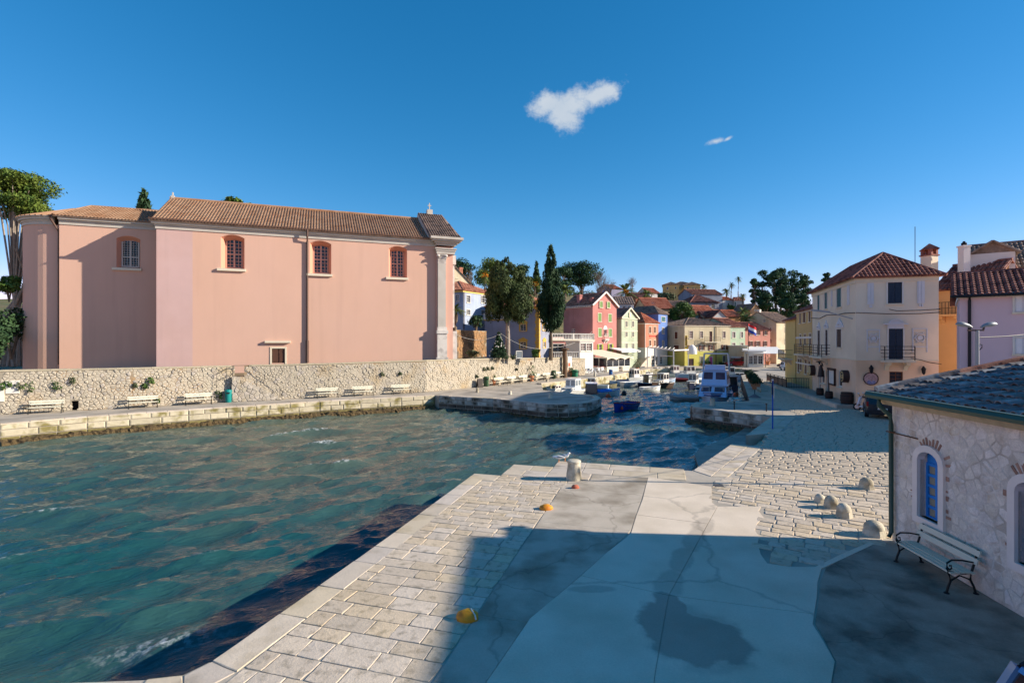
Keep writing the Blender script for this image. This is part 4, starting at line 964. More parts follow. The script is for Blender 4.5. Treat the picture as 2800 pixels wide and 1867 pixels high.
def leaves(parent, clumps, n, size, m, name='crown', seed=1, flat=0.0, asp=1.0, tilt=None, shell=.55):
    """many small leaf faces through the volume of each clump (centre, radii)"""
    r = np.random.default_rng(seed); vs = []
    vol = np.array([a[1][0] * a[1][1] * a[1][2] for a in clumps]) ** .66; cnt = np.maximum(6, (n * vol / vol.sum()).astype(int))
    for (c, rad), k in zip(clumps, cnt):
        d = r.normal(size=(k, 3)); d /= np.linalg.norm(d, axis=1)[:, None]; rr = (shell + (1 - shell) * r.random(k)) ** .8
        p = np.array(c) + d * rr[:, None] * np.array(rad) * (1 + .12 * r.normal(size=(k, 1)))
        nrm = d / np.array(rad) * min(rad) + r.normal(size=(k, 3)) * .5; nrm /= np.linalg.norm(nrm, axis=1)[:, None]
        u = r.normal(size=(k, 3))
        if tilt is not None: u = u * .45 + np.array(tilt)
        u -= nrm * (u * nrm).sum(1)[:, None]; u /= np.linalg.norm(u, axis=1)[:, None] + 1e-6
        w = np.cross(u, nrm)
        s = size * r.uniform(.6, 1.35, (k, 1)); a = u * s * asp; b_ = w * s * .62
        vs.append(np.stack([p - a, p - b_ * .9, p + a, p + b_], 1))
    v = np.concatenate(vs).reshape(-1, 3); return npmesh(name, v, np.arange(len(v)).reshape(-1, 4), m, parent)
# ------------------------------------------------------------------ rubble sea wall on the left
WST = mat('rubble_stone', rgb(168, 160, 146), .92, .14, 5, .9, 12, rnd=.16, hue=.015, col2=rgb(158, 140, 114), s2=.45, lo=.56, hi=.74, speck=.5)
WMO = mat('rubble_mortar', rgb(148, 139, 122), .95, .2, 4, .9, 12, col2=rgb(156, 130, 98), s2=.35, lo=.52, hi=.66, speck=.6)
sw = T('sea_wall', 'long rubble stone wall between the quay promenade and the church terrace', 'wall', (WB[0][0], WB[0][1], 0), 0)
tops = [3.02, 3.0, 2.98, 2.97, 3.02, 3.12, 3.1, 2.72, 2.45]
stones = []; body = MB(); cope = MB(); o0 = Vector((WB[0][0], WB[0][1], 0)); rw = random.Random(5)
gapx = None
for i in range(len(WB) - 1):
    p, q = Vector(WB[i]), Vector(WB[i + 1]); L = (q - p).length; an = atan2(q.y - p.y, q.x - p.x)
    fc = Face((p.x, p.y, 0), an, (p.x - o0.x, p.y - o0.y, 0), an); h0, h1 = tops[i], tops[i + 1]; hh = min(h0, h1)
    holes = []
    if i == 1: xa_, zt_ = fc.at((195, 1096)); xb_, zb_ = fc.at((215, 1121)); holes.append((xa_, xb_, 0.02, zt_))
    if i == 3: gapx = (fc.at((641, 1010))[0], fc.at((668, 1010))[0]); holes_gap = (gapx[0], gapx[1], 2.05, 9)
    if i == 3:
        wall_mb(body, fc, 0, 0, gapx[0], -.1, hh, []); wall_mb(body, fc, 0, gapx[1], L, -.1, hh, []); wall_mb(body, fc, 0, gapx[0], gapx[1], -.1, 2.05, []); holes = [holes_gap]
        body.add([fc.local(gapx[0], 0, 2.05), fc.local(gapx[1], 0, 2.05), fc.local(gapx[1], .6, 2.05), fc.local(gapx[0], .6, 2.05)], [(0, 1, 2, 3)])
        for gx in gapx: body.add([fc.local(gx, 0, 2.05), fc.local(gx, .6, 2.05), fc.local(gx, .6, hh), fc.local(gx, 0, hh)], [(0, 1, 2, 3)])
    else: wall_mb(body, fc, 0, 0, L, -.1, hh, holes, .45)
    if i == 1: mb = MB(); mb.add([fc.local(a, .44, b) for a, b in ((xa_, 0), (xb_, 0), (xb_, zt_), (xa_, zt_))], [(0, 1, 2, 3)]); mb.build('recess', DARK, sw)
    if abs(h1 - h0) > .02: body.add([fc.local(0, 0, hh), fc.local(L, 0, hh), fc.local(*( (L, 0, h1) if h1 > h0 else (0, 0, h0)))], [(0, 1, 2)])
    cw, chh = (.29, .18)
    for poly in rubble(L, hh - .08, cw, chh, rw):
        cx = sum(v[0] for v in poly) / len(poly); cy = sum(v[1] for v in poly) / len(poly)
        if any(h[0] - .05 < cx < h[1] + .05 and h[2] - .05 < cy < h[3] for h in holes): continue
        w = fc.local(cx, 0, cy); stones.append(((Vector(w) + o0).length / sqrt(abs(area(poly))), fc, poly))
    for a, b in zip(*(lambda ts: (ts, ts[1:]))(seg_lengths(L, .7, 1.3, rw))):
        if i == 3 and b > gapx[0] and a < gapx[1]: continue
        za, zb_ = h0 + (h1 - h0) * a / L, h0 + (h1 - h0) * b / L; dz = rw.uniform(.02, .05)
        vs = [fc.local(x, y, z + d) for d in (-.08, dz) for x, y, z in ((a, -.05, za), (b - .012, -.05, zb_), (b - .012, .55, zb_), (a, .55, za))]
        cope.add(vs, [(0, 3, 2, 1), (4, 5, 6, 7), (0, 1, 5, 4), (1, 2, 6, 5), (2, 3, 7, 6), (3, 0, 4, 7)])
body.build('wall_core', WMO, sw); cope.build('coping', mat('coping_stone', rgb(172, 162, 138), .9, .15, 3, .5, 14), sw)
stones.sort(key=lambda s: s[0]); rest = MB()
for i, (d, fc, poly) in enumerate(stones):
    if area(poly) < 0: poly = poly[::-1]
    fn = lambda u, v, o: fc.local(u, -o, v)
    pr = rw.choice((.0, .01, .02, .035, .06)) + rw.uniform(0, .012); gp_ = rw.uniform(.008, .026)
    if i < 300:
        mb = stone_mb(poly, gp_, pr, .04, None, fn)
        if mb: mb.build('stone', WST, sw)
    else: stone_mb(poly, gp_, pr, .04, rest, fn)
tag(rest.build('far_stones', WST, sw), kind='stuff')
# end of the wall: a slope of rubble, and the stair block with its rail
st0, st1 = G(634, 1098.5), G(768, 1092); p, q = Vector(st0), Vector(st1); an = atan2(q.y - p.y, q.x - p.x); L = (q - p).length
stair = T('wall_stair', 'rubble stone stair with thin iron rail climbing to the gap in the wall', 'stairs', (p.x, p.y, 0), an)
mb = MB(); ns = 12
for i in range(ns): mb.box(L * i / ns * .92 + .35, L * (i + 1) / ns * .92 + .35, -.15, 1.2, 0, 2.05 * (ns - i) / ns)
mb.box(0, .35, -.15, 1.2, 0, 2.06); mb.build('steps', WST, stair)
for poly in rubble(L, 2.1, .36, .24, rw):
    cx = sum(v[0] for v in poly) / len(poly); cy = sum(v[1] for v in poly) / len(poly)
    if cy > 2.05 * (1 - max(0, cx - .35) / (L * .95)) - .05: continue
    if area(poly) < 0: poly = poly[::-1]
    mb = stone_mb(poly, .014, rw.uniform(.03, .06), .03, None, lambda u, v, o: (u, -.15 - o, v))
    if mb: mb.build('stone', WST, stair)
RAIL = mat('grey_rail', rgb(92, 84, 76), .6, .1, 4, metal=.3)
mb = MB()
mb.tube([(-1.1, -.1, 1.2), (-1.1, -.1, 2.3), (.1, -.1, 3.0), (1.3, -.1, 3.0)], .022, 6); mb.tube([(-1.1, -.1, 1.75), (.1, -.1, 2.35)], .018, 6); mb.tube([(.1, -.1, 3.0), (.1, -.1, 2.0)], .022, 6); mb.tube([(1.3, -.1, 3.0), (1.5, -.1, 2.9), (L, -.1, 1.0), (L, -.1, .1)], .022, 6)
for x in (2.4, 3.6): mb.tube([(x, -.1, 2.05 * (1 - x / L)), (x, -.1, 3.0 - (x - 1.3) * 2.0 / (L - 1.3))], .02, 6)
mb.build('rail', RAIL, stair)
for k, (cx, cy, w, h, lab) in enumerate(((118, 362, 55, 55, 'small blank white plaque fixed high on the rubble wall between tufts'), (6, 420, 30, 70, 'white panel on the rubble wall at the left edge of the picture'))):
    p1_, p2_ = G(-170, 1142), G(0, 1133)
    ww = WB[0] if cx < 3 else WB[1]; f = Face((WB[1][0], WB[1][1], 0), atan2(WB[2][1] - WB[1][1], WB[2][0] - WB[1][0]))
    x, z = f.at(cC(cx, cy)); wv = f.o + f.U * x - f.N * .08; t_ = T('wall_plaque', lab, 'plaque', (wv.x, wv.y, z), atan2(f.U.y, f.U.x)); mb = MB(); mb.box(-w * .0045 * 1.4, w * .0045 * 1.4, -.03, .03, -h * .008, h * .008); mb.build('panel', WHITE, t_)
    mb = MB(); mb.box(-w * .0045 * 1.4 - .03, w * .0045 * 1.4 + .03, 0, .034, -h * .008 - .03, h * .008 + .03); mb.build('frame', CREAMP, t_)
tufts = [(cC, 12, 355, .45, 'bright green tuft on the wall beside the left-edge white panel'), (cC, 80, 330, .4, 'small green tuft just left of the white plaque'), (cC, 165, 350, .5, 'round green tuft just right of the white plaque'), (cC, 260, 365, .62, 'largest drooping green bush on the left part of the wall'),
         (cC, 520, 345, .6, 'wide dark green bush high on the wall above the small recess'), (cC, 668, 297, .4, 'small dark bush near the wall top right of the wide one'), (cC, 1378, 300, .5, 'yellowish bush on the wall above the second bench'), (cC, 1330, 352, .42, 'ivy patch below the yellowish bush on the wall'),
         (cC, 1240, 345, .3, 'tiny ivy sprig by the vertical wall seam'), (cC, 1440, 482, .38, 'ivy at the right end of the second bench'), (cC, 2005, 430, .6, 'leafy weed low on the wall left of the stair'), (cD, 1492, 277, .35, 'dark weed on the wall above the fifth bench'), (cD, 1655, 272, .3, 'dark weed on the wall above the sixth bench'),
         (cG, 570, 322, .35, 'first of three dark weeds in a row on the wall bend'), (cG, 617, 316, .33, 'middle one of three dark weeds in a row on the wall bend'), (cG, 676, 310, .33, 'third of three dark weeds in a row on the wall bend'), (cG, 478, 415, .3, 'weed low on the wall left of the green bin'), (cG, 990, 325, .28, 'dark weed on the wall above the white benches')]
def wall_pt(px, py):
    best = None
    for i in range(len(WB) - 1):
        p, q = Vector(WB[i]), Vector(WB[i + 1]); f = Face((p.x, p.y, 0), atan2(q.y - p.y, q.x - p.x)); x, z = f.at((px, py))
        if -.2 <= x <= (q - p).length + .2: best = (f.o + f.U * x - f.N * .12, z, f)
    return best
for k, (cf, x, y, r, lab) in enumerate(tufts):
    w = wall_pt(*cf(x, y))
    if not w: continue
    t_ = T('wall_plant', lab, 'plant', (w[0].x, w[0].y, w[1]), 0, 'plants growing out of the sea wall')
    r *= .72; leaves(t_, [((0, 0, 0), (r * .8, r * .5, r * .8)), ((r * .5, 0, -r * .4), (r * .5, r * .3, r * .5))], 110, .07, [LF_IVY, LF_BUSH, LF_OLIVE][k % 3 if k < 12 else 2], 'foliage', 50 + k)
# ------------------------------------------------------------------ benches
SLAT = mat('cream_slat', rgb(208, 204, 182), .6, .06, 4); CASTI = mat('black_cast_iron', rgb(34, 38, 38), .5, .1, 6, metal=.3)
def make_bench(name, label, L=1.9, loc=(0, 0, 0), rz=0, group=None, slat=SLAT):
    """local x along the bench, front towards -y"""
    b = T(name, label, 'bench', loc, rz, group)
    def curl(x):
        mb = MB()
        leg = lambda pts, r=.022: mb.tube([(x, y, z) for y, z in pts], r, 6)
        leg([(-.30, 0), (-.27, .12), (-.22, .25), (-.25, .38), (-.26, .43)]); leg([(.26, 0), (.22, .14), (.15, .28), (.17, .42), (.24, .65), (.30, .88)])
        leg([(-.26, .43), (0, .40), (.17, .42)]); leg([(-.22, .25), (-.05, .36), (.15, .28)], .016)
        leg([(.22, .62), (0, .66), (-.2, .66), (-.29, .60), (-.29, .52), (-.24, .47), (-.20, .50), (-.21, .55), (-.245, .55)], .017)
        leg([(-.26, .43), (-.30, .50)], .016)
        for y in (-.30, .26): mb.lathe([(.05, 0), (.05, .015), (.02, .03)], 8, (x, y, 0))
        return mb
    for x in (.08, L - .08): curl(x).build('side_frame', CASTI, b, True)
    for i in range(5): mb = MB(); y = -.27 + i * .095; mb.box(0, L, y, y + .075, .435 - .01 * abs(i - 2.5), .465 - .01 * abs(i - 2.5)); mb.build('seat_slat', slat, b)
    for i, (y, z) in enumerate(((.20, .60), (.245, .76))): mb = MB(); mb.add([(xx, y + dy, z + dz) for xx in (0, L) for dy, dz in ((0, 0), (.03, 0), (.06, .11), (.03, .11))], [(0, 1, 2, 3), (7, 6, 5, 4), (0, 4, 5, 1), (1, 5, 6, 2), (2, 6, 7, 3), (3, 7, 4, 0)]); mb.build('back_slat', slat, b)
    return b
bl = [(cC, 305, 600, 540, 588, 'first white slatted bench from the left along the rubble wall'), (cC, 1215, 553, 1415, 545, 'white slatted bench second from the left, right of the wall recess'), (cC, 1735, 522, 1915, 513, 'white slatted bench third from the left, just left of the teal bin'),
      (cD, 915, 487, 1070, 484, 'white slatted bench first to the right of the wall stair'), (cD, 1250, 467, 1395, 463, 'white slatted bench second to the right of the wall stair'), (cD, 1605, 455, 1740, 450, 'white slatted bench third right of the stair, before the wall bend'),
      (cG, 725, 520, 870, 502, 'white bench beside the first flower pot past the wall bend'), (cG, 890, 498, 1020, 478, 'second white bench past the wall bend'), (cG, 1045, 470, 1165, 455, 'third white bench past the wall bend, left of the tall potted plant'),
      (cG, 1215, 448, 1335, 432, 'fourth white bench past the wall bend, right of the tall potted plant'), (cG, 1360, 428, 1450, 415, 'fifth white bench past the wall bend, just left of a green bin'), (cG, 1500, 418, 1595, 405, 'white bench nearest the brown wooden post')]
proto = make_bench('bench', 'x', group='white benches along the sea wall')
for i, (cf, x0, y0, x1, y1, lab) in enumerate(bl):
    p, q = Vector(G(*cf(x0, y0))), Vector(G(*cf(x1, y1))); c = (p + q) / 2
    w = wall_pt(*cf((x0 + x1) / 2, y0)); an = atan2(w[2].U.y, w[2].U.x) if w else atan2(q.y - p.y, q.x - p.x)
    if w: c = Vector((w[0].x, w[0].y)) ; c = c - Vector((w[2].N.x, w[2].N.y)) * .75
    if w: # slide along the wall so that the middle stays on its own line of sight
        d = Vector(((cf((x0 + x1) / 2, y0)[0] - CX) / F, 1)); U2 = Vector((w[2].U.x, w[2].U.y)); base = Vector((w[2].o.x, w[2].o.y)) - Vector((w[2].N.x, w[2].N.y)) * .7
        den = U2.x * d.y - U2.y * d.x; s_ = (d.x * base.y - d.y * base.x) / den; c = base + U2 * s_
    b = proto if i == 0 else cptree(proto)
    b['label'] = lab; b.rotation_euler[2] = an; b.location = (c.x - cos(an) * .95, c.y - sin(an) * .95, 0.0)
# ------------------------------------------------------------------ bins, pots, bollards of the promenade
TEAL = mat('teal_plastic', rgb(20, 128, 124), .5, .05, 3); GREENP = mat('green_plastic', rgb(54, 82, 56), .6, .08, 3); GREENB = mat('bright_green_plastic', rgb(24, 110, 80), .5, .05, 3); CLAY = mat('terracotta', rgb(196, 130, 92), .85, .12, 5, .2, 30); BLUEP = mat('blue_plastic', rgb(36, 96, 160), .5, .05, 3)
def bin_(px, py, w, h, m, lab, name='litter_bin'):
    p = G(px, py); t_ = T(name, lab, 'bin', (p[0], p[1], 0), .4)
    mb = MB(); mb.lathe([(w * .42, 0), (w * .46, .04), (w * .5, h * .8), (w * .5, h * .82)], 12); mb.build('body', m, t_, True)
    mb = MB(); mb.lathe([(w * .54, h * .82), (w * .55, h * .86), (w * .5, h * .95), (w * .25, h)], 12); mb.build('lid', m, t_, True)
    mb = MB(); mb.box(-w * .25, w * .25, -w * .56, -w * .4, h * .68, h * .78); mb.build('slot', DARK, t_); return t_
bin_(*cC(2098, 502), .5, 1.05, TEAL, 'teal plastic bin in the shaded corner beside the wall stair')
bin_(*cG(610, 545), .6, 1.1, GREENP, 'dark green bin at the left end of the white bench row'); bin_(*cG(1478, 445), .6, 1.1, GREENP, 'dark green bin between the last white benches'); bin_(*cG(1750, 422), .85, 1.0, GREENB, 'wide bright green bin at the end of the wall'); bin_(*cG(2210, 402), .55, .85, BLUEP, 'small blue bin on the quay in front of the cafe')
def pot(px, py, w, h, lab, fol=.6, tall=1.0, m=CLAY, lm=None, k=0, Y=None):
    p = G(px, py); t_ = T('flower_pot', lab, 'potted plant', (p[0], p[1], 0), 0, None)
    mb = MB(); mb.lathe([(w * .34, 0), (w * .48, h * .8), (w * .53, h * .82), (w * .53, h), (w * .45, h), (w * .42, h * .9)], 12); mb.build('pot', m, t_, True)
    leaves(t_, [((0, 0, h + fol * .35 * tall), (fol * .5, fol * .5, fol * .5 * tall)), ((fol * .25, .1, h + fol * .2), (fol * .35, fol * .3, fol * .3))], 160, .09, lm or LF_BUSH, 'plant', 80 + k); return t_
for k, a in enumerate(((cG(697, 530), .75, .65, 'terracotta flower pot right of the first green bin', .7), (cG(880, 505), .6, .6, 'terracotta pot between the first two white benches past the bend', .6), (cG(1030, 490), .5, .45, 'low pot with trailing plant between white benches', .9), (cG(1194, 480), .6, .7, 'tall potted plant in terracotta among the white benches', 1.1, 1.5), (cG(1345, 442), .5, .5, 'small pot right of the fourth white bench', .8), (cG(1480, 430), .4, .4, 'little pot tucked behind the green bin', .6), (cG(1590, 425), .6, .6, 'leafy pot at the foot of the brown wooden post', 1.3), (cG(1655, 420), .7, .95, 'orange terracotta urn on the pavement right of the brown post', .4), (cG(1700, 420), .5, .6, 'yellow green potted plant left of the bright green bin', .8))):
    pot(*a[0], a[1], a[2], a[3], a[4], a[5] if len(a) > 5 else 1.0, k=k)
p = G(*cG(1620, 432)); t_ = T('wooden_post', 'thick brown wooden post standing at the end of the sea wall', 'post', (p[0], p[1], 0)); mb = MB(); mb.tube([(0, 0, 0), (.03, 0, 1.5), (0, .02, 3.0), (-.02, 0, 3.9)], [.34, .30, .29, .31], 10); mb.build('shaft', mat('old_wood', rgb(108, 84, 64), .9, .2, 3, .6, 10), t_, True); mb = MB(); mb.lathe([(.62, 3.85), (.62, 4.02), (.2, 4.1)], 10); mb.build('cap', _mats['old_wood'], t_)
p = G(*cG(1660, 428)); t_ = T('notice_board', 'white and red notice board on the wall right of the brown post', 'sign', (p[0] + .3, p[1] + .3, 0), .9); mb = MB(); mb.box(-.5, .5, -.02, .03, 1.4, 2.9); mb.build('board', WHITE, t_); mb = MB(); mb.box(-.4, .1, -.05, -.024, 1.5, 2.0); mb.build('poster', mat('red_poster', rgb(214, 96, 66), .7, .1, 3), t_); mb = MB(); mb.box(-.04, .04, .035, .09, 0, 2.8); mb.build('post', CASTI, t_)
p = G(*cG(525, 560)); t_ = T('sandwich_board', 'dark leaning board on the promenade left of the green bin', 'sign board', (p[0], p[1], 0), .6)
for s in (-1, 1): mb = MB(); mb.add([(-.3, s * .25, 0), (.3, s * .25, 0), (.3, s * .03, .95), (-.3, s * .03, .95), (-.3, s * .25 + .03, 0), (.3, s * .25 + .03, 0), (.3, s * .03 + .03, .95), (-.3, s * .03 + .03, .95)], [(0, 1, 2, 3), (7, 6, 5, 4), (0, 4, 5, 1), (1, 5, 6, 2), (2, 6, 7, 3), (3, 7, 4, 0)]); mb.build('panel', mat('dark_board', rgb(66, 58, 52), .7, .1, 3), t_)
BOL = mat('bollard_stone', rgb(196, 188, 168), .9, .14, 4, .7, 18, col2=rgb(150, 140, 118), s2=2.5, rnd=.1)
def bollard(px, py, wpx, hpx, lab, z=0.0, top=True):
    p = G(px, py, z); k = p[1] / F; r, h = wpx * k / 2, hpx * k
    t_ = T('mooring_bollard', lab, 'bollard', (p[0], p[1], z), 0, 'stone mooring bollards')
    mb = MB(); mb.lathe([(r * .98, -.05), (r, .05), (r * .95, h * .3), (r * .86, h * .6), (r * .82, h * .84)], 16)
    rs = np.random.default_rng(int(px)); mb.v = [(x * (1 + rs.normal() * .02), y * (1 + rs.normal() * .02), zz) for x, y, zz in mb.v]; mb.build('shaft', BOL, t_, True, sharp=.9)
    mb = MB(); mb.lathe([(r * .84, h * .84), (r * .92, h * .88), (r * .9, h * .95), (r * .6, h)], 16); mb.build('head', BOL, t_, True, sharp=.9); return t_
bollard(1569.5, 1310, 42, 54, 'big weathered bollard on the plaza edge beside the two gulls')
bollard(*cG(495, 625), 9, 13, 'pale bollard on the promenade where the wall bends'); bollard(*cG(916, 650), 10, 10, 'squat bollard in the sun in the middle of the jetty'); bollard(*cG(1392, 502), 8, 11, 'pale bollard on the inner promenade edge behind the jetty'); bollard(*cG(1438, 697), 12, 14, 'grey bollard in the shade near the jetty head'); bollard(*cG(2005, 427), 7, 12, 'pale tapering bollard on the far promenade by the cafe chairs')
bollard(*cU(1078, 992), 15, 20, 'stout bollard on the small pier in front of the white cruiser'); bollard(*cU(2140, 700), 12, 15, 'pale bollard at the near end of the flower planters')
# plaza pieces
YEL = mat('yellow_paint', rgb(226, 160, 36), .55, .15, 5, .3, 20, col2=rgb(196, 118, 34), s2=3)
def lump(px, py, wpx, hpx, m, lab, name, seed=1):
    p = G(px, py); k = p[1] / F; r = np.random.default_rng(seed); w, h = wpx * k / 2, hpx * k * .62
    t_ = T(name, lab, 'stone', (p[0], p[1], 0), r.random()); mb = MB(); mb.lathe([(w * .9, -.02), (w, h * .25), (w * .85, h * .65), (w * .5, h * .92), (w * .1, h)], 12, sy=.8)
    mb.v = [(x * (1 + r.normal() * .06), y * (1 + r.normal() * .06), z * (1 + r.normal() * .04)) for x, y, z in mb.v]; mb.build('body', m, t_, True, sharp=1.2); return t_
t_ = lump(1278, 1690, 66, 36, YEL, 'larger yellow painted mooring stone with a white line on the plaza', 'mooring_stone', 1)
k = G(1278, 1690)[1] / F; mb = MB(); t_.rotation_euler[2] = 0; mb.tube([(33 * k * .75, -.12, .04), (33 * k * .66, -.08, .10), (33 * k * .42, -.02, .142), (33 * k * .30, .06, .143), (33 * k * .2, .12, .10)], .016, 6); mb.build('painted_line', WHITE, t_)
lump(1493, 1391, 38, 20, YEL, 'smaller yellow painted mooring stone farther along the plaza', 'mooring_stone', 2); lump(1573, 1334, 22, 15, mat('red_stone', rgb(176, 100, 76), .9, .2, 6, .5, 20), 'small reddish stone on the concrete below the big bollard', 'loose_stone', 3)
for k, (x, y, w, h, lab) in enumerate(((2376, 1338, 42, 36, 'half-dome parking stone farthest back in the house shadow'), (2246, 1374, 31, 26, 'leftmost half-dome stone, worn at the foot'), (2279, 1391, 42, 40, 'middle half-dome stone of the close trio'), (2314, 1416, 46, 44, 'right-hand half-dome stone of the close trio'), (2400, 1467, 62, 47, 'nearest and largest half-dome stone by the house corner'))):
    p = G(x, y); q = p[1] / F; r, hh = w * q / 2 * .92, h * q * .86; t_ = T('half_dome_stone', lab, 'bollard', (p[0], p[1] + r * .5, 0), k * .7, 'half-dome parking stones on the plaza')
    mb = MB(); mb.lathe([(r * 1.02, -.03), (r * 1.0, hh * .12), (r * .90, hh * .44)], 7); mb.build('base', BOL, t_)
    mb = MB(); mb.lathe([(r * .82, hh * .42), (r * .82, hh * .47)] + [(r * .88 * cos(a), hh * .47 + hh * .53 * sin(a)) for a in np.linspace(0, 1.5, 7)], 18); mb.build('dome', BOL, t_, True, sharp=.9)
# gulls
GW = mat('gull_white', rgb(232, 232, 228), .8, .04, 9); GG = mat('gull_grey', rgb(150, 156, 162), .8, .05, 9); GY = mat('gull_bill', rgb(214, 130, 50), .6, .1, 9)
def gull(px, py, rz, lab, bend=0.0):
    p = G(px, py); t_ = T('gull', lab, 'gull', (p[0], p[1], .0), rz, 'gulls on the quay edge')
    mb = MB(); mb.tube([(-.24, 0, .20), (-.16, 0, .21), (-.06, 0, .20), (.05, 0, .21), (.11, 0, .25 - bend * .05), (.14 + bend * .05, 0, .30 - bend * .1), (.17 + bend * .06, 0, .34 - bend * .16), (.20 + bend * .07, 0, .345 - bend * .17), (.225 + bend * .07, 0, .34 - bend * .17)], [.01, .04, .075, .08, .065, .045, .047, .042, .012], 10); mb.build('body', GW, t_, True, sharp=2)
    mb = MB(); mb.tube([(.215 + bend * .07, 0, .34 - bend * .17), (.265 + bend * .07, 0, .33 - bend * .18)], [.014, .004], 6); mb.build('bill', GY, t_)
    for s in (-1, 1):
        mb = MB(); mb.tube([(.07, s * .065, .24), (0, s * .08, .245), (-.12, s * .06, .235), (-.28, s * .02, .225)], [.02, .04, .03, .005], 8); mb.v = [(x, y * 1.0, z) for x, y, z in mb.v]; mb.build('wing', GG, t_, True, sharp=2)
        mb = MB(); mb.tube([(.0, s * .03, .15), (.01, s * .03, .06), (0, s * .03, .005), (.05, s * .03, .004)], [.011, .009, .009, .005], 6); mb.build('leg', GY, t_)
gull(*cM(598, 166), 2.9, 'gull crouching low at the very quay edge', .8); gull(*cM(640, 158), -.3, 'gull standing upright just left of the big bollard')
# ------------------------------------------------------------------ near stone house on the right
HST = mat('grey_house_stone', rgb(216, 208, 196), .94, .14, 6, 1.0, 10, rnd=.10, hue=.015, col2=rgb(192, 178, 162), s2=2.6, lo=.5, hi=.7, speck=.8, bdist=.03)
HMO = mat('house_render', rgb(214, 206, 194), .95, .14, 4, 1.0, 10, col2=rgb(184, 174, 160), s2=1.6, speck=.8, bdist=.03)
sh = House('stone_house', 'low stone house with mossy tiled roof and green gutter at right', (9.58, 12.9), (8.02, -6.0), 9.0, 3.62)
fc = sh.F
w1x0, w1x1 = fc.at((2515.5, 1330))[0], fc.at((2573, 1330))[0]; wz0 = fc.at((2520, 1411))[1]; wz1 = fc.at((2540, 1236))[1]
ww = w1x1 - w1x0; wins_h = [(w1x0, w1x1, wz0, wz1)]
w2 = fc.at((2784, 1400))[0]; wins_h.append((w2, w2 + ww, wz0, wz1))
mb = MB(); wall_mb(mb, sh.F, 0, 0, sh.L, 0, sh.h, wins_h, .26); wall_mb(mb, sh.Lf, 0, 0, sh.D, 0, sh.h, []); wall_mb(mb, sh.Rf, 0, 0, sh.D, 0, sh.h, [])
rise_h = 1.0
mb.add([(0, 0, sh.h), (0, sh.D, sh.h), (0, sh.D / 2, sh.h + rise_h)], [(0, 1, 2)])
mb.build('wall', HMO, sh.root)
FRM = mat('window_surround_paint', rgb(224, 214, 204), .8, .05, 4, .2, 30); BLUW = mat('blue_window_paint', rgb(30, 124, 200), .5, .06, 5); OBS = mat('obscured_glass', rgb(150, 144, 122), .25, .1, 3, spec=.5)
for x0, x1, z0, z1 in wins_h:
    w = x1 - x0; bw = .155; n = 10
    inn = [(x0, z0), (x1, z0)] + [((x0 + x1) / 2 + w / 2 * cos(a), z1 - w * .35 + w * .35 * sin(a)) for a in np.linspace(0, pi, n)]
    out = [(x0 - bw, z0 - bw), (x1 + bw, z0 - bw)] + [((x0 + x1) / 2 + (w / 2 + bw) * cos(a), z1 - w * .35 + (w * .35 + bw) * sin(a)) for a in np.linspace(0, pi, n)]
    m_ = len(inn); mb = MB()
    vs = [(x, -.07, z) for x, z in out] + [(x, -.07, z) for x, z in inn] + [(x, .01, z) for x, z in out] + [(x, .1, z) for x, z in inn]
    fs = []
    for i in range(m_):
        j = (i + 1) % m_; fs += [(i, j, m_ + j, m_ + i), (i, 2 * m_ + i, 2 * m_ + j, j), (m_ + i, m_ + j, 3 * m_ + j, 3 * m_ + i)]
    mb.add(vs, fs)
    arcp = inn[2:]
    for p, q in zip(arcp, arcp[1:]): mb.add([(p[0], .02, p[1]), (q[0], .02, q[1]), (q[0], .02, z1 + .1), (p[0], .02, z1 + .1)], [(0, 1, 2, 3)])
    wd = mb.build('window', FRM, sh.root)
    mb = MB(); yb = .19; bb = .06
    for a, b in ((x0, x0 + bb), (x1 - bb, x1), ((x0 + x1) / 2 - .035, (x0 + x1) / 2 + .035)): mb.box(a, b, yb - .06, yb, z0, z1 - .32)
    for i in range(6): zz = z0 + (z1 - .32 - z0) * i / 5; mb.box(x0, x1, yb - .055, yb + .002, zz - (.03 if i else 0), zz + .035)
    mb.box(x0, x1, yb - .03, yb + .01, z1 - .32, z1 + .02); mb.build('casement', BLUW, wd)
    mb = MB(); mb.box(x0, x1, yb - .02, yb + .03, z0, z1 - .3); mb.build('pane', OBS, wd)
rs = random.Random(9)
for poly in rubble(4.6, 3.5, .27, .17, rs):
    cx = sum(v[0] for v in poly) / len(poly); cy = sum(v[1] for v in poly) / len(poly)
    if any(a - .24 < cx < b + .24 and c - .24 < cy < d + .24 for a, b, c, d in wins_h): continue
    if area(poly) < 0: poly = poly[::-1]
    mb = stone_mb(poly, rs.uniform(.010, .03), rs.uniform(.002, .013), .03, None, lambda u, v, o: (u, -o, v + .05))
    if mb: mb.build('stone', HST, sh.root)
BRK = mat('old_brick', rgb(158, 124, 106), .92, .2, 6, .5, 30, rnd=.25)
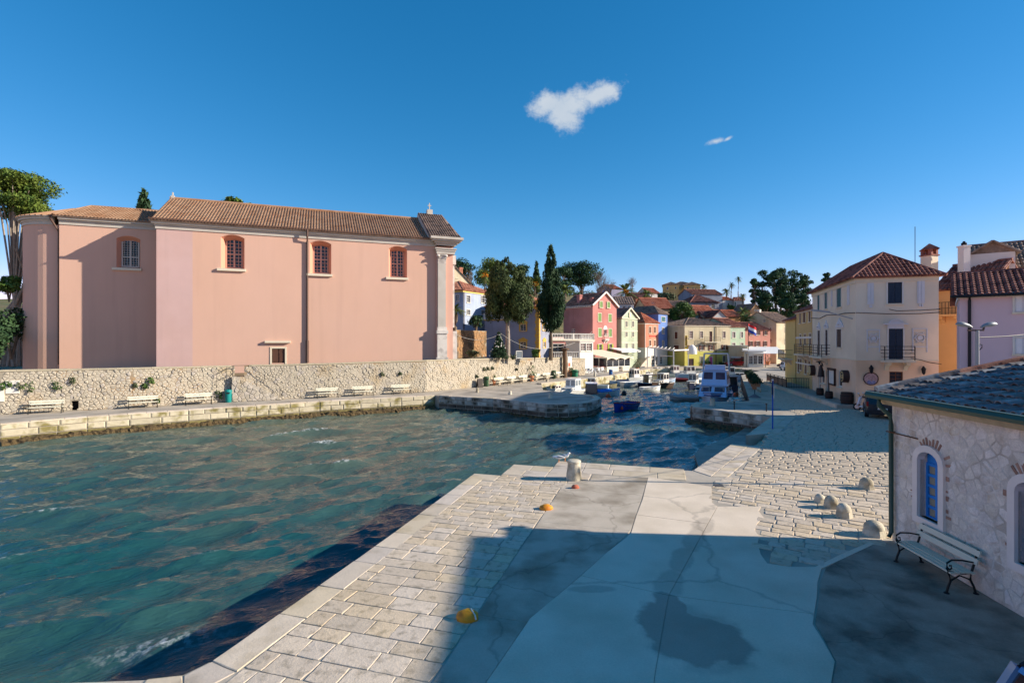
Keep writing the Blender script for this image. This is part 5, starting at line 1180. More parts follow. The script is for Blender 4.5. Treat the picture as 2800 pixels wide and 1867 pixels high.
for x0, x1, z0, z1 in wins_h:
    c = (x0 + x1) / 2; w = (x1 - x0) / 2
    for i, a in enumerate(np.linspace(.12, pi - .12, 17)):
        if rs.random() < .42: continue
        r1x, r1z, r2 = w + .15, w * .7 + .15, .15 + rs.uniform(0, .07)
        p = (c + r1x * cos(a), z1 - w * .7 + r1z * sin(a)); q = (c + (r1x + r2) * cos(a), z1 - w * .7 + (r1z + r2) * sin(a)); t_ = (-sin(a) * .028, cos(a) * .028)
        mb = MB(); mb.ext([(p[0] - t_[0], p[1] - t_[1]), (q[0] - t_[0], q[1] - t_[1]), (q[0] + t_[0], q[1] + t_[1]), (p[0] + t_[0], p[1] + t_[1])], -.008 - rs.uniform(0, .006), .02); mb.build('brick', BRK, sh.root)
    for s in (-1, 1):
        for i in range(11):
            if rs.random() < .62: continue
            z = z0 + .05 + i * .14; xa = c + s * (w + .15); xb = xa + s * rs.uniform(.06, .2); mb = MB(); mb.box(min(xa, xb), max(xa, xb), -.007 - rs.uniform(0, .006), .02, z + rs.uniform(-.03, .03), z + .06 + rs.uniform(-.01, .03)); mb.build('brick', BRK, sh.root)
# roof of the stone house: single tiles
OT = bpy.data.materials.new('lichen_tile'); OT.use_nodes = True
_mats['lichen_tile'] = OT; tt = OT.node_tree; bb_ = tt.nodes['Principled BSDF']; bb_.inputs['Roughness'].default_value = .92
oi = N(tt, 'ShaderNodeObjectInfo'); rp = N(tt, 'ShaderNodeValToRGB'); tt.links.new(oi.outputs['Random'], rp.inputs[0])
cs = [(0, rgb(112, 118, 122)), (.2, rgb(108, 98, 92)), (.4, rgb(146, 148, 146)), (.6, rgb(76, 80, 86)), (.8, rgb(118, 104, 96)), (1, rgb(126, 132, 134))]
while len(rp.color_ramp.elements) < len(cs): rp.color_ramp.elements.new(.5)
for e, (pos, c) in zip(rp.color_ramp.elements, cs): e.position = pos; e.color = (*c, 1)
ge = N(tt, 'ShaderNodeNewGeometry'); nn = N(tt, 'ShaderNodeTexNoise'); nn.inputs['Scale'].default_value = 7; nn.inputs['Detail'].default_value = 6; tt.links.new(ge.outputs['Position'], nn.inputs['Vector'])
hh_ = N(tt, 'ShaderNodeHueSaturation'); tt.links.new(rp.outputs[0], hh_.inputs['Color']); tt.links.new(mth(tt, 'ADD', mth(tt, 'MULTIPLY', mth(tt, 'SUBTRACT', nn.outputs[0], .5), 2.2), 1.0), hh_.inputs['Value']); tt.links.new(hh_.outputs[0], bb_.inputs['Base Color'])
b2 = N(tt, 'ShaderNodeBump'); b2.inputs['Strength'].default_value = .6; b2.inputs['Distance'].default_value = .02; tt.links.new(nn.outputs[0], b2.inputs['Height']); tt.links.new(b2.outputs[0], bb_.inputs['Normal'])
ovh = .34; sl = rise_h / (sh.D / 2); zc = sh.h + .12; SLn = sqrt((sh.D / 2 + ovh) ** 2 + (sl * (sh.D / 2 + ovh)) ** 2)
mb = MB(); A_, B_, C_, D_ = (-.10, -ovh, zc - ovh * sl), (sh.L + .3, -ovh, zc - ovh * sl), (sh.L + .3, sh.D / 2, zc + rise_h), (-.10, sh.D / 2, zc + rise_h)
mb.add([A_, B_, C_, D_] + [(x, y, z - .1) for x, y, z in (A_, B_, C_, D_)], [(0, 1, 2, 3), (7, 6, 5, 4), (0, 4, 5, 1), (1, 5, 6, 2), (2, 6, 7, 3), (3, 7, 4, 0)])
tiles(mb, (sh.L + .3, sh.D + .4, zc - .4 * sl), (-.10, sh.D + .4, zc - .4 * sl), (-.10, sh.D / 2, zc + rise_h), (sh.L + .3, sh.D / 2, zc + rise_h), .4)
hroof = mb.build('roof', mat('tile_bed', rgb(60, 56, 54), .95, .2, 5), sh.root)
tm = MB(); vs = []
for yy, r, zz in ((-.26, .098, .0), (.26, .078, .0)):
    for th in range(0, 181, 30): vs.append((cos(radians(th)) * r, yy, sin(radians(th)) * r * .85 + zz))
    for th in range(180, -1, -30): vs.append((cos(radians(th)) * (r - .016), yy, sin(radians(th)) * (r - .016) * .85 + zz))
tm.add(vs, [(i, i + 1, 15 + i, 14 + i) for i in range(13)] + [tuple(range(14))]); tme = tm.mesh('tile'); tme.materials.append(OT); shade(tme, .8)
ntile = 0; restt = MB(); ang_s = math.atan(sl)
nrow = int(SLn / .40)
for col in range(int((sh.L + .5) / .205)):
    x = .02 + col * .205
    for rr_ in range(nrow + 1):
        s_ = .22 + rr_ * .40; 
        if s_ > SLn + .1: continue
        y = -ovh - .02 + s_ * cos(ang_s); z = zc - ovh * sl + s_ * sin(ang_s) + .02 + rs.uniform(-.006, .012)
        if ntile < 300 and col < 27:
            o = put('tile', tme, hroof, (x + rs.uniform(-.012, .012), y, z)); o.rotation_euler = (ang_s - .05 + rs.uniform(-.02, .02), 0, rs.uniform(-.05, .05)); ntile += 1
        elif col < 60:
            c_, s__ = cos(ang_s - .05), sin(ang_s - .05); restt.add([(x + p[0], y + p[1] * c_ - p[2] * s__, z + p[1] * s__ + p[2] * c_) for p in tm.v], tm.f)
tag(restt.build('far_tiles', OT, hroof), kind='stuff')
for i in range(9):                                      # red verge tiles along the far gable edge
    s_ = .3 + i * .5; y = -ovh + s_ * cos(ang_s); z = zc - ovh * sl + s_ * sin(ang_s) + .10; mb = MB(); mb.tube([(-.11, y - .27, z - .27 * sl), (-.11, y + .26, z + .26 * sl + .02)], [.10, .085], 8); mb.build('verge_tile', TILE_R if i > 3 else OT, hroof, True)
mb = MB(); mb.exx([(-.22, sh.h - .2), (-.04, sh.h - .2), (-.04, sh.h + .02), (-.38, sh.h + .02)], -.02, sh.L); mb.build('eaves_band', mat('eaves_plaster', rgb(176, 160, 128), .9, .2, 4, .4, 14), sh.root)
GGRN = mat('green_gutter', rgb(22, 66, 56), .45, .1, 4, spec=.5)
gp = [(-ovh - .10, sh.h + .10), (-ovh - .15, sh.h + .02), (-ovh - .12, sh.h - .05), (-ovh - .04, sh.h - .07), (-ovh + .02, sh.h - .03), (-ovh + .04, sh.h + .06), (-ovh + .02, sh.h + .06), (-ovh - .03, sh.h - .04), (-ovh - .09, sh.h - .03), (-ovh - .125, sh.h + .03), (-ovh - .09, sh.h + .10)]
mb = MB(); mb.exx(gp, -.32, sh.L); g_ = mb.build('gutter', GGRN, sh.root)
mb = MB(); mb.tube([(-.32, -ovh - .11, sh.h + .105), (sh.L, -ovh - .11, sh.h + .105)], .012, 6); mb.build('gutter_rim', mat('worn_gutter_rim', rgb(150, 176, 160), .5, .1, 4), g_)
mb = MB(); mb.tube([(.12, -ovh - .05, sh.h - .04), (.12, -ovh - .05, sh.h - .22), (.12, -.12, sh.h - .48), (.12, -.10, sh.h - .7), (.12, -.10, .25), (.12, -.16, .12)], .052, 10); mb.build('drainpipe', GGRN, sh.root, True, sharp=1)
mb = MB(); mb.tube([(.12, -.17, 2.75), (.12, 0, 2.75)], .015, 6); mb.tube([(.05, -.17, 2.75), (.95, -.03, 2.73)], .016, 6); mb.build('pipe_bracket', IRON, sh.root)
# bench by the stone house
p = G(2478, 1555); q = G(2665, 1612)
nb = make_bench('bench', 'white slatted bench with black scroll arms against the stone house', 1.62, (9.03, 11.7, 0), -pi / 2 - .06)
# ------------------------------------------------------------------ big cream building on the right
def cW(x, y): return (2180 + x * .21675, 660 + y * .21675)
def relief(parent, fc, name, m, boxes=None, mb=None, smooth=False):
    mb = mb or MB()
    for b_ in boxes or []: mb.box(*b_)
    return mb.build(name, m, parent, smooth, loc=tuple(fc.loc), rz=fc.rz)
def two_tone(h, zs, lower, upper):
    up, lo_ = MB(), MB()
    for k, wd in (('F', h.L), ('L', h.D), ('R', h.D)):
        hs_ = h.holes[k]
        wall_mb(up, h.face(k), 0, 0, wd, zs, h.h, [q for q in hs_ if (q[2] + q[3]) / 2 > zs]); wall_mb(lo_, h.face(k), 0, 0, wd, 0, zs, [(q[0], q[1], q[2], min(q[3], zs - .02)) for q in hs_ if (q[2] + q[3]) / 2 <= zs])
    up.add([(0, h.D, 0), (h.L, h.D, 0), (h.L, h.D, h.h), (0, h.D, h.h)], [(3, 2, 1, 0)])
    h.wallm, h.wmb = upper, up; lo_.build('ground_floor_wall', lower, h.root)
CREAM = mat('cream_stucco', rgb(224, 210, 185), .9, .05, .7, .15, 20, col2=rgb(214, 200, 175), s2=.4); PEACH = mat('peach_plaster', rgb(226, 196, 166), .9, .05, .7, .15, 20, col2=rgb(214, 182, 148), s2=.4)
BLK = mat('black_iron', rgb(30, 32, 36), .5, .1, 5, metal=.3); DWOOD = mat('barrel_wood', rgb(62, 46, 42), .7, .2, 4, .3, 12)
bz = House('corner_building', 'large cream corner building with red hipped roof and barrel signs', (29.5, 50.3), (25.6, 38.1), 5.1, 9.7, cat='building')
bz.win(cW, [(257, 665, 285, 870), (347, 630, 381, 845), (500, 590, 558, 822)], 'teal'); bz.win(cW, [(260, 1125, 290, 1440), (357, 1118, 388, 1440)], 'dkbrown'); bz.win(cW, [(500, 1110, 560, 1335)], 'dkbrown')
bz.win(cJ, [(590, 395, 632, 860), (645, 470, 702, 735), (730, 470, 796, 900), (945, 480, 1026, 800)], 'tiny')
bz.win(cI, [(1100, 445, 1231, 635)], 'navy', 'R'); bz.win(cI, [(1108, 868, 1240, 1150)], 'navyd', 'R'); bz.win(cI, [(1115, 1262, 1240, 1400)], 'door', 'R')
zs = bz.Rf.at(cI(1000, 1155))[1]
two_tone(bz, zs, PEACH, CREAM); bz.roof('hip', 2.1, TILE_D, ov=.35, pitch=.27, nseg=9); bz.done()
bz.band(bz.h - .05, bz.h + .12, CREAMP, .16); bz.band(bz.h - .35, bz.h - .052, CREAMP, .07, 'frieze'); bz.band(zs - .05, zs + .06, CREAMP, .04, 'string_course', 'FR')
R = bz.Rf; Fb = bz.F; rt = bz.root
def frect(fc, cf, x0, y0, x1, y1): a, zt = fc.at(cf(x0, y0)); b, zb = fc.at(cf(x1, y1)); return min(a, b), max(a, b), zb, zt
TRIMB = mat('pale_blue_trim', rgb(206, 206, 206), .85, .05, 3)
for rect in ((912, 450, 970, 645), (1370, 430, 1438, 635)):
    a, b, c, d = frect(R, cI, *rect); o = relief(rt, R, 'blind_shutter', TRIMB, [(a, b, -.045, .01, c, d), (a + .06, (a + b) / 2 - .03, -.07, -.044, c + .1, d - .1), ((a + b) / 2 + .03, b - .06, -.07, -.044, c + .1, d - .1), (a + .1, a + .2, -.09, .01, c - .25, c - .05), (b - .2, b - .1, -.09, .01, c - .25, c - .05)])
for rect in ((430, 600, 446, 820), (636, 545, 664, 800)):
    a, b, c, d = frect(Fb, cW, *rect); relief(rt, Fb, 'blind_shutter', TRIMB, [(a, b, -.045, .01, c, d), (a + .1, b - .1, -.07, -.044, c + .1, d - .1)])
for rect in ((905, 875, 1028, 1040), (1325, 865, 1465, 1040)):
    a, b, c, d = frect(R, cI, *rect); cx, cz = (a + b) / 2, (c + d) / 2; t = .07
    o = relief(rt, R, 'medallion_frame', TRIMB, [(a, a + t, -.05, .01, c - .35, d), (b - t, b, -.05, .01, c - .35, d), (a + t, b - t, -.048, .01, d - t, d), (a + t, b - t, -.048, .01, c, c + t)])
    mb = MB(); rr = min(b - a, d - c) * .33
    for r1, r2, y in ((rr, rr * .8, -.09), (rr * .55, 0.01, -.07)):
        n = 18; vs = [(cx + r * cos(2 * pi * i / n), yy, cz + r * sin(2 * pi * i / n)) for r, yy in ((r1, -.0), (r1, y), (r2, y), (r2, 0)) for i in range(n)]
        mb.add(vs, [(q * n + i, q * n + (i + 1) % n, (q + 1) * n + (i + 1) % n, (q + 1) * n + i) for q in range(3) for i in range(n)])
    for i in range(6): an_ = 2 * pi * i / 6; mb.lathe([(.07, -.03), (.09, 0), (.07, .03)], 6, (cx + rr * 1.25 * cos(an_), -.05, cz + rr * 1.3 * sin(an_)))
    mb.build('medallion', TRIMB, o)
# curved pediment over the balcony door
a, b, c, d = frect(R, cI, 1060, 785, 1280, 868); mb = MB(); cx = (a + b) / 2
mb.box(a, b, -.22, .01, c + (d - c) * .42, c + (d - c) * .58); mb.box(a + .25, b - .25, -.12, .01, c, c + (d - c) * .42)
mb.ext([(cx + (b - a) * .30 * cos(t_), c + (d - c) * .58 + (d - c) * .42 * sin(t_)) for t_ in np.linspace(0, pi, 12)], -.14, .01); mb.ext([(cx + (b - a) * .30 * cos(t_), c + (d - c) * .60 + (d - c) * .44 * sin(t_)) for t_ in np.linspace(0, pi, 12)] + [(cx + (b - a) * .25 * cos(t_), c + (d - c) * .6 + (d - c) * .34 * sin(t_)) for t_ in np.linspace(pi, 0, 12)], -.22, -.142)
relief(rt, R, 'pediment', TRIMB, mb=mb)
for rect in ((255, 1020, 300, 1105), (345, 1000, 398, 1095), (490, 970, 590, 1085)):
    a, b, c, d = frect(Fb, cW, *rect); mb = MB(); w = b - a
    mb.ext([(a, c), (b, c), (b - w * .1, c + (d - c) * .35), (a + w * .6, c + (d - c) * .8), (a + w * .5, d), (a + w * .4, c + (d - c) * .8), (a + w * .1, c + (d - c) * .35)], -.08, .01); mb.lathe([(.1, -.06), (.16, 0), (.1, .06)], 8, (a + w * .5, -.1, c + (d - c) * .35)); relief(rt, Fb, 'stucco_ornament', TRIMB, mb=mb)
def balcony(parent, fc, x0, x1, z, dep, hgt, nbars, hor=3, slab=.16, m=None, rail=BLK, brackets=True):
    o = relief(parent, fc, 'balcony', m or CREAMP, [(x0, x1, -dep, .02, z - slab, z)])
    mb = MB(); y = -dep + .06
    for i in range(hor): zz = z + hgt * (i + 1) / hor; mb.bar((x0 + .05, y, zz), (x1 - .05, y, zz), .035); [mb.bar((x, y, zz), (x, 0, zz), .035) for x in (x0 + .06, x1 - .06)]
    for i in range(nbars): x = x0 + .06 + (x1 - x0 - .12) * i / (nbars - 1); mb.bar((x, y, z), (x, y, z + hgt), .03 if 0 < i < nbars - 1 else .05)
    mb.build('railing', rail, o, loc=(0, 0, 0))
    if brackets:
        for f in (.2, .8): x = x0 + (x1 - x0) * f; mb = MB(); mb.exx([(0, z - slab), (-dep * .8, z - slab - .001), (-dep * .75, z - slab - .18), (-dep * .35, z - slab - .28), (0, z - slab - .6)], x - .13, x + .13); mb.build('bracket', m or CREAMP, o)
    return o
xa, xb = R.at(cI(1030, 1165))[0], R.at(cI(1320, 1165))[0]; balcony(rt, R, xa, xb, R.at(cI(1180, 1157))[1], .75, 1.0, 2, 4)
xa, xb = Fb.at(cW(250, 1450))[0], Fb.at(cW(415, 1450))[0]; balcony(rt, Fb, xa, xb, Fb.at(cW(330, 1450))[1], .7, 1.05, 4, 4)
# wall lanterns, mosaic disc, wall lamp, cables, gate
for px, py in ((940, 1240), (1418, 1250)):
    x, z = R.at(cI(px, py)); mb = MB(); mb.lathe([(.02, -.32), (.10, -.22), (.15, .08), (.17, .1), (.05, .26), (.02, .32)], 6, (x, -.22, z)); mb.bar((x, -.2, z + .2), (x, 0, z + .28), .03); relief(rt, R, 'wall_lantern', BLK, mb=mb)
a, b, c, d = frect(R, cI, 875, 1270, 1010, 1385); mb = MB(); n = 24
vs = [((a + b) / 2 + (b - a) / 2 * cos(2 * pi * i / n), y, (c + d) / 2 + (d - c) / 2 * sin(2 * pi * i / n)) for y in (-.07, .01) for i in range(n)]; mb.add(vs, [tuple(range(n))] + [(i, n + i, n + (i + 1) % n, (i + 1) % n) for i in range(n)])
o = relief(rt, R, 'mosaic_disc', mat('mosaic', rgb(176, 144, 142), .5, .5, 9, .4, 30, col2=rgb(120, 128, 168), s2=1.6, lo=.5, hi=.55), mb=mb)
mb = MB(); mb.tube([((a + b) / 2 + (b - a) / 2 * cos(t_), -.07, (c + d) / 2 + (d - c) / 2 * sin(t_)) for t_ in np.linspace(0, 2 * pi, 25)], .035, 6); relief(rt, R, 'disc_rim', DWOOD, mb=mb)
a, b, c, d = frect(R, cJ, 1465, 880, 1745, 1130); relief(rt, R, 'board_gate', mat('red_brown_wood', rgb(96, 44, 34), .7, .15, 3, .3, 12), [(a, a + .12, -.1, .0, 0.2, d), (a + .14, b + 1, -.06, .0, .2, d - .06)] + [(a + .14 + i * .25, a + .36 + i * .25, -.085, -.061, .25, d - .12) for i in range(8)])
x0, z0 = Fb.at(cW(705, 975)); x1, z1 = Fb.at(cW(600, 915)); mb = MB(); mb.bar((x0 - .1, 0, z0), (x0 - .5, -1.5, z0 + .55), .07); mb.bar((x0 - .45, -1.4, z0 + .55), (x0 - .8, -2.6, z0 + .75), .26, .13); relief(rt, Fb, 'street_lamp_arm', mat('lamp_grey', rgb(140, 146, 150), .5, .05, 3, metal=.3), mb=mb)
mb = MB(); pts = [Fb.at(cW(x, y)) for x, y in ((185, 965), (290, 972), (375, 928), (520, 925), (610, 905), (735, 900))]; mb.tube([(x, -.06, z) for x, z in pts], .03, 5); relief(rt, Fb, 'facade_cable', BLK, mb=mb)
mb = MB(); pts = [R.at(cI(x, y)) for x, y in ((805, 722), (1100, 733), (1400, 731), (1580, 718))]; mb.tube([(x, -.06, z) for x, z in pts], .022, 5); pts = [R.at(cI(x, y)) for x, y in ((1110, 690), (1180, 706), (1400, 700), (1580, 690))]; mb.tube([(x, -.05, z) for x, z in pts], .02, 5); pts = [R.at(cI(x, y)) for x, y in ((1310, 1140), (1400, 1155), (1480, 1178), (1590, 1195))]; mb.tube([(x, -.05, z) for x, z in pts], .02, 5); relief(rt, R, 'facade_cable', BLK, mb=mb)
# chimney with little roof
cp = XY(2541, 43.0); c3 = T('roof_chimney', 'tall chimney with a little tiled hood above the cream building', 'chimney', (cp[0], cp[1], 9.5), .3)
zt = ZA(668, 43) - 9.5; mb = MB(); mb.box(-.42, .42, -.42, .42, 0, zt - 1.0); mb.build('shaft', CREAM, c3); mb = MB()
mb.box(-.5, .5, -.5, .5, zt - 1.0, zt - .9)
for sx_ in (-1, 1):
    for sy_ in (-1, 1): mb.box(sx_ * .3 - .12, sx_ * .3 + .12, sy_ * .3 - .12, sy_ * .3 + .12, zt - .9, zt - .5)
mb.build('vent', TILE_D, c3); mb = MB(); mb.lathe([(.82, zt - .5), (.8, zt - .42), (.05, zt + .05)], 4); mb.build('hood', TILE_D, c3)
mb = MB(); ap = XY(2502, 43); mb.tube([(0, 0, 0), (0, 0, 3.6)], .025, 5); o = T('aerial', 'thin aerial mast rising from the cream building roof', 'aerial', (ap[0], ap[1], ZA(708, 43) - .9)); mb.build('mast', BLK, o)
# barrels and barrel-end signs
def barrel(px, py, wpx, hpx, lab, z=.28):
    p = G(px, py, z); k = p[1] / F; r, h = wpx * k / 2, hpx * k; t_ = T('barrel', lab, 'barrel', (p[0], p[1], z))
    mb = MB(); mb.lathe([(r * .84, 0), (r * .95, h * .25), (r, h * .5), (r * .95, h * .75), (r * .84, h), (r * .8, h), (r * .78, h * .95)], 18); mb.build('staves', DWOOD, t_, True)
    for f in (.08, .3, .7, .92): mb = MB(); q = r * (.84 + .16 * (1 - (2 * f - 1) ** 2)); mb.lathe([(q + .012, h * f - .035), (q + .018, h * f + .035)], 18); mb.build('hoop', BLK, t_)
    mb = MB(); mb.lathe([(r * .8, h * .97), (r * .8, h * .985), (0.01, h * .985)], 18); mb.build('head', DWOOD, t_); return t_
barrel(*cJ(620, 940), 19, 19, 'small dark barrel farthest along the cream building'); barrel(*cJ(785, 1003), 20, 20, 'small dark barrel in the middle of the three'); barrel(*cJ(1110, 1100), 31, 32, 'big dark barrel at the corner of the cream building')
for (x0, y0, x1, y1, lab, dial) in ((1055, 470, 1215, 730, 'large round barrel-end sign with dial nearest the corner', 1), (475, 385, 560, 592, 'round barrel-end sign farther along the cream facade', 0)):
    a, b, c, d = frect(Fb, cJ, x0, y0, x1, y1); r = (d - c) / 2; w = Fb.o + Fb.U * ((a + b) / 2); t_ = T('barrel_sign', lab, 'sign', (w.x, w.y, (c + d) / 2), bz.ang)
    def disc(r, y0, y1, m, name, n=26):
        mb = MB(); mb.add([(r * cos(2 * pi * i / n), y, r * sin(2 * pi * i / n)) for y in (y0, y1) for i in range(n)], [tuple(range(n)), tuple(range(2 * n - 1, n - 1, -1))] + [(i, n + i, n + (i + 1) % n, (i + 1) % n) for i in range(n)]); return mb.build(name, m, t_)
    disc(r, -.42, 0, DWOOD, 'rim'); disc(r * .84, -.435, -.40, mat('sign_face', rgb(196, 172, 122), .8, .15, 4), 'face')
    if dial:
        mb = MB()
        for row, (zz, ww) in enumerate(((.45, .5), (.30, .35), (-.42, .55), (-.56, .45))):
            for i in range(int(ww * 16)): xx = -ww * r * .8 + i * r * .11; mb.box(xx, xx + r * .07, -.447, -.434, zz * r - .045, zz * r + .045)
        mb.tube([(-.2 * r, -.45, .15 * r), (.35 * r, -.45, .02 * r), (-.1 * r, -.45, -.14 * r)], .03, 5)
        for i in range(12): t2 = 2 * pi * i / 12; mb.bar((r * .74 * cos(t2), -.44, r * .74 * sin(t2)), (r * .8 * cos(t2), -.44, r * .8 * sin(t2)), .03)
        mb.build('lettering', BLK, t_)
a, b, c, d = frect(Fb, cJ, 800, 450, 915, 775); w = Fb.o + Fb.U * a; t_ = T('menu_board', 'framed white menu board on the cream facade between door and window', 'menu board', (w.x, w.y, c), bz.ang)
mb = MB(); L_ = b - a; hh = d - c; t = .1; mb.box(0, t, -.16, -.02, 0, hh); mb.box(L_ - t, L_, -.16, -.02, 0, hh); mb.box(t, L_ - t, -.15, -.02, 0, t * 1.4); mb.box(-.05, L_ + .05, -.2, -.02, hh - .12, hh + .06); mb.build('frame', DWOOD, t_); mb = MB(); mb.box(t, L_ - t, -.1, -.03, t, hh - .1); mb.build('sheet', WHITE, t_)
x, z = Fb.at(cJ(755, 400)); w = Fb.o + Fb.U * x; t_ = T('bell_lamp', 'dark scrolled bracket with hanging bell shape above the white door', 'lantern', (w.x, w.y, z - 1.2), bz.ang)
mb = MB(); mb.tube([(0, 0, 1.5), (0, -.5, 1.6), (0, -.9, 1.5)], .04, 6); mb.tube([(-.7, -.5, 1.5), (-.5, -.5, 1.3), (-.2, -.5, 1.5), (.3, -.5, 1.45), (.6, -.5, 1.2)], .05, 6); mb.build('bracket', BLK, t_); mb = MB(); mb.lathe([(.30, .2), (.24, .45), (.2, .8), (.12, 1.1), (.05, 1.3)], 12, (0, -.5, 0)); mb.build('bell', mat('dark_bronze', rgb(66, 54, 50), .5, .15, 5, metal=.4), t_, True)
# raised footway with its stone kerb and black railing
fw = [Vector((29.5, 50.3)), Vector((25.6, 38.1))]; U2 = (fw[1] - fw[0]).normalized(); N2 = Vector((U2.y, -U2.x))
if N2.dot(Vector((-1, 0))) < 0: N2 = -N2
FOOT = mat('footway_concrete', rgb(150, 144, 132), .9, .1, 1.5, .3, 20)
a_, b_ = fw[0] - U2 * 9, fw[1] + U2 * .3; mb = MB(); q = [a_, b_, b_ + N2 * 1.3, a_ + N2 * 2.9]; q = [(v.x, v.y) for v in q]
if area(q) < 0: q.reverse()
mb.prism(q, -.02, .28); tag(mb.build('footway', FOOT), kind='structure')
ft = bpy.data.objects['footway']; p0_, p1_ = a_ + N2 * 2.9, b_ + N2 * 1.3; ts = seg_lengths((p1_ - p0_).length, 1.2, 2.2, rnd); Lk = ts[-1]; dd = (p1_ - p0_).normalized()
for s0, s1 in zip(ts, ts[1:]):
    c0, c1 = p0_ + dd * (s0 + .012), p0_ + dd * (s1 - .012); nn_ = Vector((dd.y, -dd.x)); nn_ = nn_ if nn_.dot(N2) > 0 else -nn_
    q = [c0 - nn_ * .22, c1 - nn_ * .22, c1 + nn_ * .12, c0 + nn_ * .12]; q = [(v.x, v.y) for v in q]
    if area(q) < 0: q.reverse()
    mb = MB(); mb.prism(q, -.04, .33 + rnd.uniform(-.01, .01)); mb.build('kerb_stone', KERB, ft)
rl = T('railing', 'black iron railing with solid panels on the raised footway', 'railing', (a_.x, a_.y, .28)); mb = MB(); base = a_ + N2 * 2.65; o_ = Vector((a_.x, a_.y))
def RP(s, o, z): v = base + dd * s + N2 * o - o_; return (v.x, v.y, z)
for s in np.arange(0, 8.3, 1.6): mb.bar(RP(s, 0, 0), RP(s, 0, 1.05), .06)
mb.bar(RP(0, 0, 1.02), RP(8, 0, 1.02), .05); mb.bar(RP(0, 0, .12), RP(8, 0, .12), .04); mb.build('rail', BLK, rl); mb = MB()
for s in np.arange(0, 8, 1.6): mb.bar(RP(s + .08, 0, .55), RP(s + 1.5, 0, .55), .02, .7)
mb.build('panel', mat('smoked_panel', rgb(44, 48, 56), .3, .1, 3), rl); mb = MB()
for i in range(16): mb.bar(RP(8, -i * .15, 0), RP(8, -i * .15, 1.0), .025)
mb.bar(RP(8, 0, 1.02), RP(8, -2.4, 1.02), .05); mb.bar(RP(8, 0, .12), RP(8, -2.4, .12), .04); mb.build('bars', BLK, rl)
# ------------------------------------------------------------------ ochre house beyond, orange and mauve houses to the right
OCHRE = mat('ochre_stucco', rgb(204, 172, 116), .9, .06, .8, .1, 20); ORANGE = mat('orange_stucco', rgb(214, 158, 106), .9, .06, .6, .1, 20); MAUVE = mat('mauve_stucco', rgb(208, 184, 188), .9, .04, .6, .12, 20); PALEW = mat('pale_grey_stucco', rgb(206, 200, 196), .9, .05, .7, .1, 20)
oc = House('ochre_house', 'narrow ochre house with white cornice and iron balconies beyond the corner building', (31.6, 56.9), (29.52, 50.42), 7, 8.3)
oc.win(cW, [(30, 895, 48, 1030), (75, 880, 106, 1020), (148, 862, 172, 1010)], 'brownc'); oc.win(cW, [(33, 1175, 52, 1310), (90, 1170, 110, 1300), (153, 1165, 177, 1300)], 'brownc'); oc.win(cI, [(275, 1145, 292, 1270), (295, 1145, 312, 1250), (340, 1150, 358, 1285), (372, 1160, 392, 1260)], 'brownc')
oc.walls(OCHRE).roof('gx', 1.6, TILE_D, pitch=.3, nseg=5).done(); oc.band(oc.h - .3, oc.h + .02, WHITE, .12); oc.band(5.3, 5.5, WHITE, .06, 'string_course', 'F'); oc.band(2.6, 2.75, WHITE, .06, 'string_course', 'F')
xa, xb = oc.F.at(cW(60, 1410))[0], oc.F.at(cW(190, 1420))[0]; balcony(oc.root, oc.F, xa, xb, oc.F.at(cW(120, 1420))[1], .8, 1.0, 8, 4)
xa = .2; mb = MB(); o2 = House('yellow_annex', 'small ochre annex with dark balcony at the end of the ochre house', (33.4, 62.6), (31.7, 57.3), 7, 7.6); o2.win(cW, [(-28, 900, -12, 1030)], 'brownc'); o2.walls(mat('yellow_annex_stucco', rgb(206, 178, 112), .9, .05, .8, .1, 20)).roof('gx', 1.4, TILE_D, pitch=.3).done(); balcony(o2.root, o2.F, .4, 4.2, 3.0, .9, 1.0, 16, 2)
og = House('orange_house', 'orange house squeezed in the alley between the cream and mauve houses', XY(2560, 43), XY(2700, 40), 7, 9.4)
og.win(cI, [(1738, 510, 1775, 610)], 'tiny'); og.walls(ORANGE).roof('gx', 2.2, TILE_D, pitch=.3, nseg=6).done(); xa = og.F.at(cI(1572, 740))[0]; balcony(og.root, og.F, xa, xa + 1.7, og.F.at(cI(1600, 742))[1], .8, 1.0, 8, 2, m=ORANGE)
mv = House('mauve_house', 'mauve rendered house with white shutters behind the stone house roof', XY(2624, 28), (31.6, 22.0), 8, 7.55)
mv.win(cI, [(2268, 545, 2420, 712), (2268, 950, 2420, 1100)], 'white'); mv.walls(MAUVE).roof('gx', 1.5, TILE_D, ov=.35, pitch=.27, nseg=10).done(); mv.band(mv.h - .22, mv.h + .0, WHITE, .08); x = mv.F.at(cI(1850, 800))[0]
mb = MB(); mb.tube([(x, -.35, mv.h - .1), (x, -.12, mv.h - .35), (x, -.12, .1)], .07, 8); mb.build('drainpipe', BLK, mv.root, True); mb = MB(); mb.tube([(-.4, -.45, mv.h - .12), (mv.L, -.45, mv.h - .12)], .07, 8); mb.build('gutter', BLK, mv.root)
wb = House('white_gabled_house', 'pale house with dark tiled dormers high behind the mauve house', XY(2655, 44), XY(2960, 40), 9, 11.2); wb.win(cI, [(1870, 250, 1898, 320)], 'tiny'); wb.walls(PALEW).roof('gx', 2.6, TILE_B, pitch=.3, nseg=8).done()
